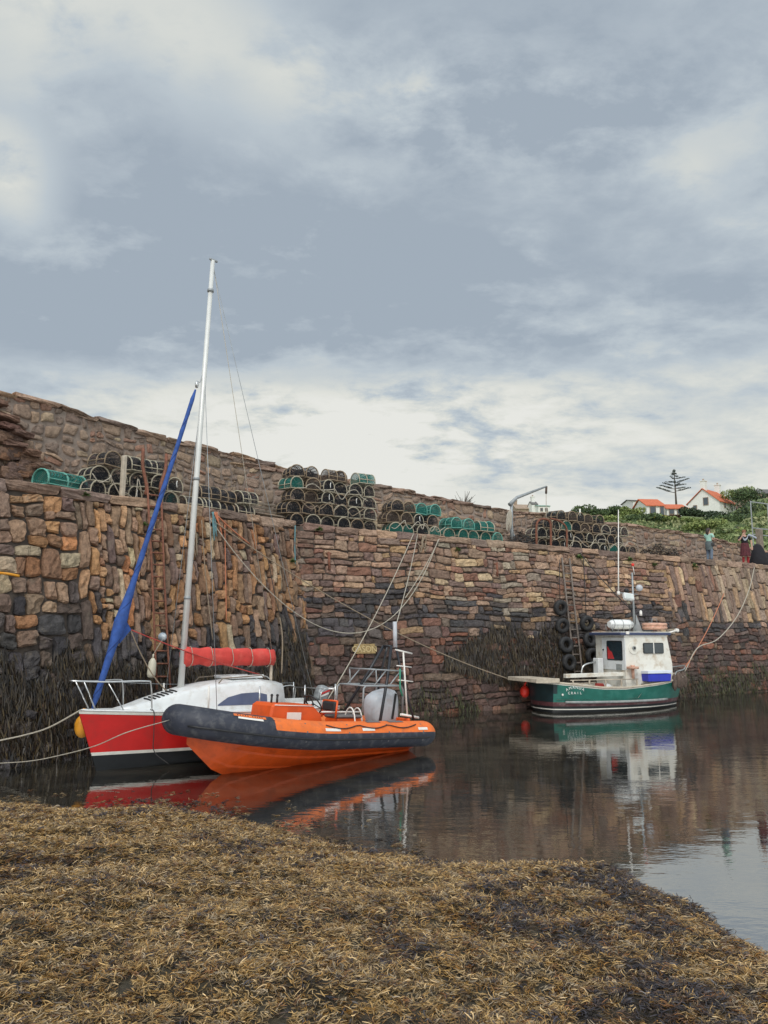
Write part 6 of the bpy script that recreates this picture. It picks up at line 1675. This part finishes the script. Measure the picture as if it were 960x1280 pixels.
def shirt(t, J, h, m, name='top', slf=.75):
    chain_pts.clear()
    seg = [[('w2', lerp3(J['pel'], J['waist'], .5), (.090*h, .070*h)), ('waist', None, (.086*h, .068*h)), ('chest', None, (.100*h, .076*h)), ('neck0', None, (.05*h, .045*h))]]
    for sd in 'lr': seg.append([('chest', None, (.1*h, .076*h)), ('sh'+sd, None, .046*h), ('sl'+sd, lerp3(J['sh'+sd], J['el'+sd], slf), .038*h)])
    garment(name, t, J, seg, m, 2)
def hair(t, J, h, m, long_=False):
    b = MB(); c = Vector(J['head'])+Vector((0, -.010*h, .022*h)); b.sphere(c, (.055*h, .062*h, .052*h), 12)
    if long_:
        b.tube([c, c+Vector((0, -.045*h, -.03*h)), c+Vector((0, -.055*h, -.10*h)), c+Vector((.01*h, -.05*h, -.16*h))], [.05*h, .052*h, .042*h, .015*h], 10)
    b.build('hair', m, t)
def clothes_w(t, J, h):
    trousers(t, J, h, M['jeans'], .040); shirt(t, J, h, M['mint']); hair(t, J, h, M['hair_dark'], True)
    b = MB(); secs = []
    for z, r in ((.60, .090), (.55, .108), (.47, .112), (.40, .105), (.36, .10)): secs.append([Vector((math.cos(a)*r*h*(1+.06*math.sin(4*a)), math.sin(a)*r*.82*h, z*h)) for a in np.linspace(0, 2*math.pi, 20, endpoint=False)])
    b.loft(secs, closed=True); b.build('tied_jacket', M['greycoat'], t)
    for sd in 'lr':
        b = MB(); a = Vector(J['an'+sd]); b.tube([a+Vector((0, -.03*h, -.03*h)), a+Vector((0, .04*h, -.028*h)), a+Vector((0, .10*h, -.030*h))], [.022*h, .024*h, .016*h], 8); b.build('shoe', M['black'], t)
    b = MB(); b.box((.11*h, .03*h, .50*h), (.05*h, .12*h, .10*h), bev=.02*h); b.build('shoulder_bag', M['black'], t)
def clothes_m(t, J, h):
    shirt(t, J, h, M['blackcloth']); hair(t, J, h, M['hair_ginger'])
    b = MB(); secs = []
    for z, r in ((.62, .085), (.55, .105), (.45, .118), (.35, .128), (.265, .138)): secs.append([Vector((math.cos(a)*r*h*(1+.05*math.sin(12*a)), math.sin(a)*r*.85*h*(1+.05*math.sin(12*a)), z*h)) for a in np.linspace(0, 2*math.pi, 48, endpoint=False)])
    b.loft(secs, closed=True); b.build('tartan_kilt', M['tartan'], t)
    for sd in 'lr':
        chain_pts.clear(); garment('sock', t, J, [[('s', lerp3(J['kn'+sd], J['an'+sd], .08), .036*h), ('s2', lerp3(J['kn'+sd], J['an'+sd], .4), .038*h), ('s3', lerp3(J['kn'+sd], J['an'+sd], .98), .026*h)]], M['redsock'])
        b = MB(); a = Vector(J['an'+sd]); b.tube([a+Vector((0, -.03*h, -.03*h)), a+Vector((0, .04*h, -.028*h)), a+Vector((0, .10*h, -.030*h))], [.022*h, .024*h, .016*h], 8); b.build('shoe', M['black'], t)
    b = MB(); s = J['shr']
    path_ = smooth_path([(.07*h, .06*h, .80*h), (.02*h, .075*h, .70*h), (-.05*h, .085*h, .74*h), (-.10*h, .02*h, .83*h), (-.20*h, -.05*h, .82*h), (-.33*h, -.10*h, .76*h)], 5)
    b.loft([[p+Vector((0, .012*h, .028*h)), p+Vector((0, .02*h, -.0*h)), p+Vector((0, .012*h, -.03*h)), p+Vector((0, -.012*h, -.03*h)), p+Vector((0, -.012*h, .028*h))] for p in path_], closed=True, caps=True); b.build('scarf', M['scarf'], t)
h = 1.62
figure(887, 702, h, 1.75, R(-62), 'woman in a mint green top and loose blue jeans standing on the quay', {'ell': (-.15*h, .06*h, .66*h), 'wrl': (-.07*h, .12*h, .80*h), 'elr': (.15*h, .05*h, .65*h), 'wrr': (.05*h, .13*h, .78*h)}, clothes_w)
h = 1.74
figure(932, 704, h, 1.75, R(168), 'person in black top, dark red kilt and red socks, hand raised to the face', {'elr': (.16*h, .06*h, .67*h), 'wrr': (.05*h, .11*h, .84*h), 'ell': (-.17*h, .01*h, .64*h), 'wrl': (-.16*h, .06*h, .50*h)}, clothes_m)
# dark covered heap beside them, and the gate behind
u = u_at(WR, 948, 1.9, 6); c = plane_pt(WR, u, top_of(WR, u)-.05, 1.9); b = MB(); secs = []
for z, r in ((0, .46), (.25, .44), (.55, .36), (.85, .26), (1.05, .17), (1.14, .05)): secs.append([c+Vector((math.cos(a)*r*(1+.12*math.sin(3*a+z*5)+.05*math.sin(7*a)), math.sin(a)*r*.8*(1+.1*math.sin(4*a-z*3)), z)) for a in np.linspace(0, 2*math.pi, 28, endpoint=False)])
b.loft(secs, closed=True, caps=True); tag(b.build('covered_heap', M['blackcloth']), 'tall black sheet-covered heap right beside the person in the kilt', 'covered heap')
u = u_at(WR, 962, 2.1, 6); c = plane_pt(WR, u, top_of(WR, u)-.05, 2.1); b = MB(); secs = []
for z, r in ((0, .72), (.3, .70), (.6, .56), (.78, .3), (.82, .05)): secs.append([c+Vector((math.cos(a)*r*(1+.1*math.sin(3*a+z*5)+.05*math.sin(8*a)), math.sin(a)*r*.7, z)) for a in np.linspace(0, 2*math.pi, 28, endpoint=False)])
b.loft(secs, closed=True, caps=True); tag(b.build('fish_bin', M['blackcloth']), 'low broad black covered heap at the right edge of the quay', 'covered heap')
gp_ = empty('steel_gate', pq(955, 690, 4.4), (0, 0, WR.rot()), 'tall pale steel gate frame on top of the sea wall at the right edge', 'gate')
for x in (0, 1.5, 3.0):
    b = MB(); b.box((x-.9, 0, 1.35), (.05, .05, 2.7), bev=.01); b.build('upright', M['galv'], gp_)
b = MB(); b.box((.6, 0, 2.66), (3.0, .04, .05)); b.box((.6, 0, 1.25), (3.0, .05, .05)); b.box((.6, 0, .9), (3.0, .05, .05)); b.build('cross_rail', M['galv'], gp_)
b = MB(); b.box(pq(950, 683, 3.6)+Vector((0, 0, .3)), (.28, .28, 1.2), Matrix.Rotation(WR.rot(), 3, 'Z'), bev=.03); tag(b.build('square_post', M['wood_grey']), 'short square grey post behind the black heaps', 'post')

# loops of pale rope thrown over the creels
def loose(px0, px1, w, back, zlo, zhi, seed, label, m):
    r = random.Random(seed); bb = MB(); u0, u1 = u_at(w, px0, back, 6.3), u_at(w, px1, back, 6.3); pts = []
    n = int((u1-u0)*3.2)+6
    for k in range(n):
        u = u0+(u1-u0)*k/(n-1); pts.append(plane_pt(w, u+r.uniform(-.12, .12), top_of(w, u)+zlo+(zhi-zlo)*r.random(), back-.05+r.uniform(-.06, .04)))
    bb.tube(smooth_path(pts, 5), .014, 5); tag(bb.build('loose_rope', m), label, 'rope')
loose(118, 190, WL, 1.40, .0, .55, 1, 'pale rope strung across the front of the creels by the timber post', M['rope_white'])
loose(372, 462, WR, 1.36, .35, .8, 2, 'tan rope strung across the tall creel stack beside the bench', M['rope_tan'])
loose(372, 455, WR, 1.36, .9, 1.3, 3, 'pale upper rope strung across the tall creel stack', M['rope_white'])
loose(490, 552, WR, 1.36, .1, .5, 4, 'pale rope strung across the creels left of the teal stack', M['rope_white'])
loose(684, 795, WR, 1.60, .1, .5, 5, 'pale lower rope strung across the long creel stack', M['rope_white'])
loose(690, 790, WR, 1.60, .6, .9, 6, 'tan upper rope strung across the long creel stack', M['rope_tan'])
# ------------------------------------------------------------------ hill, cottages and trees beyond the sea wall
HP = [(-60, 3), (5, 5), (14, 11)]+[(at_d(px, py, 112).x, at_d(px, py, 112).z) for px, py in ((640, 640), (700, 648), (735, 646), (775, 648), (830, 649), (862, 647), (915, 646), (935, 632), (962, 624))]+[(90, 24), (300, 26)]
def hill_z(x, y):
    topz = np.interp(x*112/np.maximum(y, 30), [a for a, _ in HP], [b for _, b in HP])
    t = np.clip((y-52)/58, 0, 1); s = t**.8
    z = 2.5+(topz-2.5)*s+np.clip(y-112, 0, 400)*.012
    return z+(vnoise(x+200, y, 7, 41)-.5)*1.3*np.clip(t*3, 0, 1)*(1-np.clip((y-95)/15, 0, .8))+(vnoise(x+200, y, 2.2, 42)-.5)*.5
gx, gy = np.meshgrid(np.linspace(-120, 330, 240), np.concatenate([np.linspace(44, 130, 130), np.linspace(135, 900, 40)]))
gz = hill_z(gx, gy); nyy, nxx = gx.shape
V = np.stack([gx.ravel(), gy.ravel(), gz.ravel()], 1); i, j = np.meshgrid(np.arange(nxx-1), np.arange(nyy-1)); a = (j*nxx+i).ravel()
c1 = np.array(lin(122, 132, 84)); c2 = np.array(lin(96, 110, 70)); k = vnoise(V[:, 0]+300, V[:, 1], 5, 43)[:, None]
tag(np_mesh('hillside', V, np.stack([a, a+1, a+nxx+1, a+nxx], 1), (c1*k+c2*(1-k))*1.1, attr_mat('hill_grass', .95, .35, .8, .6, 3, .15)), 'green grassy bank rising behind the sea wall', 'hillside', kind='structure')
def leaves(name, centres, m, parent, seed, per, size, cols):
    rd = np.random.default_rng(seed); P, C = [], []
    for (c, r) in centres:
        d = rd.normal(0, 1, (per, 3)); d /= np.linalg.norm(d, axis=1)[:, None]; rr = rd.uniform(.55, 1.0, per)[:, None]**.6
        P.append(np.array(c)+d*rr*np.array(r)); q = np.array([lin(*cols[i]) for i in rd.integers(0, len(cols), per)]); C.append(q*rd.uniform(.7, 1.3, (per, 1)))
    P = np.concatenate(P); C = np.concatenate(C); k = len(P)
    a = rd.normal(0, 1, (k, 3)); a /= np.linalg.norm(a, axis=1)[:, None]; b_ = np.cross(a, rd.normal(0, 1, (k, 3))); b_ /= np.linalg.norm(b_, axis=1)[:, None]
    s = size*rd.uniform(.6, 1.3, k)[:, None]
    V = np.stack([P-a*s, P-b_*s*.5, P+a*s, P+b_*s*.5], 1).reshape(-1, 3)
    return np_mesh(name, V, np.arange(k*4).reshape(-1, 4), np.repeat(C, 4, 0), m, False, parent)
leafm = attr_mat('shrub_leaves', .8, .2, 2, 0)
# rough undergrowth on the bank
rd = np.random.default_rng(8); n = 42000
x = rd.uniform(14, 75, n); y = 56+58*rd.random(n)**.8; keep = (x/y > .17) & (x/y < .62) & (y < 103); x, y = x[keep], y[keep]
z = hill_z(x, y); cl = vnoise(x+300, y, 3.0, 51); hgt = np.clip(cl-.45, 0, 1)*1.5+.08
P = np.stack([x, y, z+rd.random(len(x))*hgt], 1); k = len(P)
aa = rd.normal(0, 1, (k, 3)); aa /= np.linalg.norm(aa, axis=1)[:, None]; bb_ = np.cross(aa, rd.normal(0, 1, (k, 3))); bb_ /= np.linalg.norm(bb_, axis=1)[:, None]; s = rd.uniform(.14, .34, k)[:, None]
V = np.stack([P-aa*s, P-bb_*s*.5, P+aa*s, P+bb_*s*.5], 1).reshape(-1, 3)
pc = np.array([lin(*c) for c in ((118, 132, 82), (102, 118, 76), (132, 140, 96), (84, 100, 66), (146, 148, 108))]); ci = np.clip((vnoise(x+100, y, 4, 52)*5+rd.normal(0, .7, k)).astype(int), 0, 4)
tag(np_mesh('undergrowth', V, np.arange(k*4).reshape(-1, 4), np.repeat(pc[ci]*rd.uniform(.75, 1.3, (k, 1)), 4, 0), leafm, False), 'low scrub and long grass over the green bank', 'undergrowth', kind='stuff')
GRN = ((90, 108, 70), (76, 94, 62), (104, 120, 78), (66, 82, 58)); LT = ((130, 144, 84), (112, 128, 76), (144, 152, 94)); YEL = ((214, 186, 60), (200, 172, 56), (140, 138, 60)); DKG = ((64, 78, 58), (54, 68, 52), (76, 90, 62)); RBR = ((110, 80, 70), (90, 70, 60), (84, 84, 56))
def shrub(px, py, w, h, D, cols, label, seed, cat='bush', grp=None):
    p = at_d(px, py, D); r = random.Random(seed); g = float(hill_z(np.array([p.x]), np.array([p.y]))[0])
    t = empty('bush', (p.x, p.y, min(g, p.z)), (0, 0, 0), label, cat, grp)
    cs = [((r.uniform(-w/2, w/2)*.8, r.uniform(-.5, .5), (p.z-min(g, p.z))+r.uniform(.0, h*.42)), (w*.24, w*.24, h*.26)) for _ in range(7)]
    leaves('foliage', cs, leafm, t, seed, 170, .17, cols)
    b = MB()
    for q in range(3): b.tube([(r.uniform(-.2, .2), 0, -.3), (r.uniform(-w/4, w/4), 0, (p.z-min(g, p.z))+h*.5)], .05, 5)
    b.build('stems', M['bark'], t)
BU = [(736, 643, 4.5, 2.0, 108, GRN, 'round dark green bush right of the grey hipped roof'), (763, 643, 4.2, 1.6, 110, GRN, 'dark bush left of the flat-roofed house'), (776, 643, 3.4, 2.0, 112, GRN, 'taller green bush beside the flat-roofed house'), (790, 643, 3, 1.7, 106, LT, 'light green bush below the flat-roofed house'),
      (813, 650, 4.0, 1.1, 104, YEL, 'bright yellow flowering gorse in front of the low cottage'), (800, 652, 5, 1.6, 98, GRN, 'dark low bush left of the yellow gorse'), (838, 647, 2.2, .7, 106, RBR, 'reddish brown bush before the linked cottage'), (846, 652, 5, 1.0, 100, LT, 'pale green bush below the linked cottage'),
      (864, 643, 3.0, 1.8, 110, DKG, 'dark rounded bush at the left foot of the white cottage'), (885, 644.5, 6.4, .9, 112, DKG, 'clipped dark hedge in front of the white cottage'), (903, 651, 6, 1.8, 100, DKG, 'broad dark bush below the white cottage right corner'), (921, 622, 5.5, 2.8, 124, LT, 'light green leafy bush right of the white cottage'),
      (935, 625, 7, 3.4, 122, GRN, 'large green bush on the right skyline'), (952, 626, 7, 2.6, 122, DKG, 'dark green hedge at the right edge of the skyline'), (952, 650, 7, 3.6, 96, DKG, 'tall dark shrub on the bank at the right edge'), (925, 655, 6, 1.8, 92, GRN, 'mid-green bush on the bank above the two people'), (700, 647, 3.5, 1.2, 112, GRN, 'small green bush beside the pale distant cottages'), (880, 660, 5, 1.5, 90, LT, 'pale green scrub on the bank above the woman'), (748, 650, 6, 1.2, 100, LT, 'pale grassy bush behind the long creel stack'), (935, 667, 5, 1.5, 84, LT, 'light green scrub behind the kilted person')]
for k, (px, py, w_, h_, D, c_, lb) in enumerate(BU): shrub(px, py, w_, h_, D, c_, lb, 100+k, 'bush', 'bushes on the bank beyond the sea wall')
# terrace wall on the right
ta, tb_ = at_d(921, 641, 116), at_d(968, 641, 112); b = MB(); dd = tb_-ta
b.box((ta+tb_)/2+Vector((0, 0, .2)), (dd.length, .6, 2.0), Matrix.Rotation(math.atan2(dd.y, dd.x), 3, 'Z'), bev=.05)
tag(b.build('garden_wall', mat('old_red_garden_wall', (.20, .13, .11), .95, .4, 1.2, bump=1, bscale=3)), 'old reddish garden wall on the bank at the right', 'garden wall')
for k, px in enumerate((924, 929)):
    p = at_d(px, 650, 100); b = MB(); b.box(p, (.18, .18, 2.2)); tag(b.build('fence_post', M['wood_grey']), f'weathered fence post on the bank, {"left" if k == 0 else "right"} one of the pair', 'fence post', 'fence posts on the bank')

def house(name, label, base, rz, L, W, wallh, roofh, roofm, wallm, wins=(), endwins=(), chim=(), hip=0.0, ov=.2, cat='house'):
    """L along local x (ridge), W along y; origin at the near-left corner of the ground floor; front face is y=0"""
    t = empty(name, base, (0, 0, rz), label, cat)
    b = MB(); b.prism([(0, -3), (W, -3), (W, wallh), (W/2, wallh+roofh*(1 if hip == 0 else .02)), (0, wallh)], 0, L, axis='x'); b.build('wall', wallm, t)
    b = MB(); th = .14; up = Vector((0, 0, th))
    e0, e1, r0_, r1_ = Vector((-ov, -ov, wallh-ov*roofh/(W/2)+.02)), Vector((L+ov, -ov, wallh-ov*roofh/(W/2)+.02)), Vector((-ov+hip, W/2, wallh+roofh+.02)), Vector((L+ov-hip, W/2, wallh+roofh+.02))
    f0, f1_ = Vector((-ov, W+ov, e0.z)), Vector((L+ov, W+ov, e0.z))
    vs = [e0, e1, r1_, r0_, f0, f1_]; vs += [v+up for v in vs]
    b.add(vs, [(6, 7, 8, 9), (9, 8, 11, 10), (0, 1, 7, 6), (4, 10, 11, 5), (0, 6, 9, 3), (3, 9, 10, 4), (1, 2, 8, 7), (2, 5, 11, 8)])
    rf = b.build('roof', roofm, t)
    for (x, z, w_, h_) in wins:
        b = MB(); b.box((x, -.02, z), (w_+.16, .10, h_+.16)); f = b.build('window', M['white_gel'] if wallm is not M['limewash'] else M['sandstone'], t); b = MB(); b.box((x, -.075, z), (w_, .03, h_)); b.build('pane', M['window'], f)
    for (sd, y, z, w_, h_) in endwins:
        xx = -.02 if sd < 0 else L+.02
        b = MB(); b.box((xx, y, z), (.10, w_+.16, h_+.16)); f = b.build('window', M['white_gel'] if wallm is not M['limewash'] else M['sandstone'], t); b = MB(); b.box((xx+sd*.055, y, z), (.03, w_, h_)); b.build('pane', M['window'], f)
    for (x, hh, w_) in chim:
        b = MB(); b.box((x, W/2, wallh+roofh+hh/2-.3), (w_, .8, hh+.6)); b.box((x, W/2, wallh+roofh+hh+.04), (w_+.14, .94, .12)); c = b.build('chimney', wallm, rf)
        b = MB(); b.tube([(x, W/2, wallh+roofh+hh), (x, W/2, wallh+roofh+hh+.4)], .14, 8); b.build('chimney_pot', M['sandstone'], c)
    return t
# main cottage: its gable end faces the harbour.  local x runs along the ridge, away from us
D = 122; gl = at_d(900, 641.5, D); gll = at_d(859, 641.5, D); Wd = (gl-gll).length; apex_z = at_d(880, 609, D).z-gl.z; eave = at_d(900, 626, D).z-gl.z
house('cottage', 'large white cottage with orange pantile roof and two chimneys on the bank', gl, R(44), 6.2, Wd, eave, apex_z-eave, M['pantile'], M['limewash'], wins=((1.9, 1.6, .5, .9), (4.2, 1.6, .5, .9)), endwins=((-1, 2.1, 2.1, .7, 1.1), (-1, Wd-1.2, 1.2, .5, .8)), chim=((.45, 1.3, .7), (5.6, 1.3, .7)))
D = 116; gl = at_d(809, 646, D); gr = at_d(832, 646, D); eave = at_d(820, 632, D).z-gl.z; rid = at_d(820, 620, D).z-gl.z
house('cottage', 'low white cottage with orange roof left of the large white cottage', gl, R(6), (gr-gl).length, 5.0, eave, rid-eave-.2, M['pantile'], M['limewash'], wins=((.9, 1.0, .8, .9), (2.3, .9, .5, 1.5)), endwins=((1, 1.6, 1.2, .6, .9),))
D = 119; gl = at_d(834, 645, D); gr = at_d(861, 645, D); eave = at_d(845, 636, D).z-gl.z; rid = at_d(845, 627, D).z-gl.z
house('cottage', 'single-storey orange-roofed link cottage between the two white cottages', gl, R(4), (gr-gl).length, 4.6, eave, rid-eave-.2, M['pantile'], M['limewash'], wins=((.7, .75, .7, .8), (1.9, .75, .6, .8)))
D = 150; gl = at_d(792, 640, D); gr = at_d(812, 640, D)
house('flat_roofed_house', 'white house with low brown roof behind the low cottage', gl, R(8), (gr-gl).length, 5, 2.1, .5, M['slate'], M['limewash'], wins=((.8, 1.2, .8, .8),))
D = 140; gl = at_d(714, 643, D); gr = at_d(752, 643, D)
house('hipped_house', 'wide grey slate hipped roof on the skyline', gl, R(3), (gr-gl).length, 6, .4, at_d(730, 633, D).z-gl.z-.4, M['slate'], M['sandstone'], hip=1.8)
D = 145; gl = at_d(757, 644, D); gr = at_d(790, 644, D)
house('hipped_house', 'dark low roof between the bushes on the skyline', gl, R(3), (gr-gl).length, 6, .3, at_d(780, 634, D).z-gl.z-.3, M['slate'], M['sandstone'], hip=1.4)
D = 150; gl = at_d(646, 640, D); gr = at_d(667, 640, D)
house('distant_house', 'distant tan-roofed house behind the davit arm', gl, R(5), (gr-gl).length, 5, .6, at_d(660, 629, D).z-gl.z-.6, M['sandstone'], M['sandstone'], chim=((.4, .8, .5),))
D = 148; gl = at_d(665, 640, D); gr = at_d(673, 640, D)
house('distant_house', 'narrow distant white gable with tall chimney', gl, R(5), (gr-gl).length, 3.0, at_d(668, 631, D).z-gl.z, .7, M['slate'], M['limewash'], chim=((.6, 1.0, .6),), ov=.05)
D = 146; gl = at_d(673, 640, D); gr = at_d(688, 640, D)
house('distant_house', 'distant pale house with faded green flat roof', gl, R(5), (gr-gl).length, 3.5, at_d(680, 633, D).z-gl.z, .35, mat('green_sheet_roof', (.22, .34, .28), .8, .1), M['limewash'], wins=((.6, at_d(680, 635, D).z-gl.z-.3, .4, .5), (1.5, at_d(680, 635, D).z-gl.z-.3, .4, .5)), ov=.1)
D = 150; gl = at_d(938, 620, D); gr = at_d(985, 620, D)
house('distant_house', 'long low grey roof on the skyline at the right edge', gl, R(2), (gr-gl).length, 7, at_d(950, 617, D).z-gl.z, 1.3, M['slate'], M['sandstone'])
# dark conifer with flat open layers
D = 132; base = at_d(846, 640, D); tp = at_d(845, 588, D)
t = empty('conifer_tree', base, (0, 0, 0), 'sparse dark conifer with flat layered branches behind the cottages', 'tree')
H = tp.z-base.z; b = MB(); b.tube([(0, 0, -1), (-.05, 0, H*.5), (-.1, 0, H)], [.22, .13, .04], 7); b.build('trunk', M['bark'], t)
r = random.Random(5); b = MB(); cs = []
for k, (zf_, side, ln) in enumerate(((.46, -1, 2.9), (.50, 1, 2.1), (.55, -1, 2.2), (.56, 1, 1.4), (.62, -1, 1.9), (.64, 1, 1.5), (.70, 1, 1.9), (.72, -1, 1.3), (.78, -1, 1.0), (.80, 1, 1.3), (.86, 1, .7), (.88, -1, .7), (.93, 1, .45), (.6, .3, 1.5), (.7, -.3, 1.2), (.95, -1, .4))):
    e_ = Vector((side*ln, r.uniform(-.8, .8), H*zf_+ln*r.uniform(.02, .42))); s_ = Vector((-.08, 0, H*zf_)); m_ = s_.lerp(e_, .5)-Vector((0, 0, .06*ln))
    b.tube([s_, m_, e_], [.06, .045, .02], 5)
    for q in np.linspace(.3, 1, max(3, int(ln*3.2))): c = s_.lerp(e_, q); cs.append(((c.x, c.y+r.uniform(-.15, .15), c.z+.03), (.26, .26, .075)))
cs.append(((-.1, 0, H), (.16, .16, .3)))
b.build('limbs', M['bark'], t); leaves('crown', cs, leafm, t, 7, 26, .10, ((84, 94, 90), (96, 104, 98), (74, 84, 82)))
# bare twig bush on the parapet
p = PR.hit(579, 632, -.3); t = empty('bare_shrub', p, (0, 0, 0), 'leafless twiggy shrub growing on top of the sea wall', 'shrub'); r = random.Random(9); b = MB()
for _ in range(34):
    a = r.uniform(-1.1, 1.1); l = r.uniform(.35, .75); d = Vector((math.sin(a)*.9+.25, r.uniform(-.3, .3), math.cos(a)*.8)).normalized()*l; s_ = Vector((r.uniform(-.1, .1), 0, -.1)); m_ = s_+d*.5+Vector((r.uniform(-.06, .06), 0, r.uniform(-.03, .06)))
    b.tube([s_, m_, s_+d], [.012, .009, .005], 4)
b.build('twigs', M['bark'], t)
# slim lamp standards on the skyline
for px, y0, y1, D, lb in ((725, 645, 636, 60, 'short white pole above the long creel stack'),):
    a, c = at_d(px, y0+14, D), at_d(px, y1, D); b = MB(); b.tube([a, c], .06, 6); tag(b.build('pole', M['patch_white']), lb, 'pole')
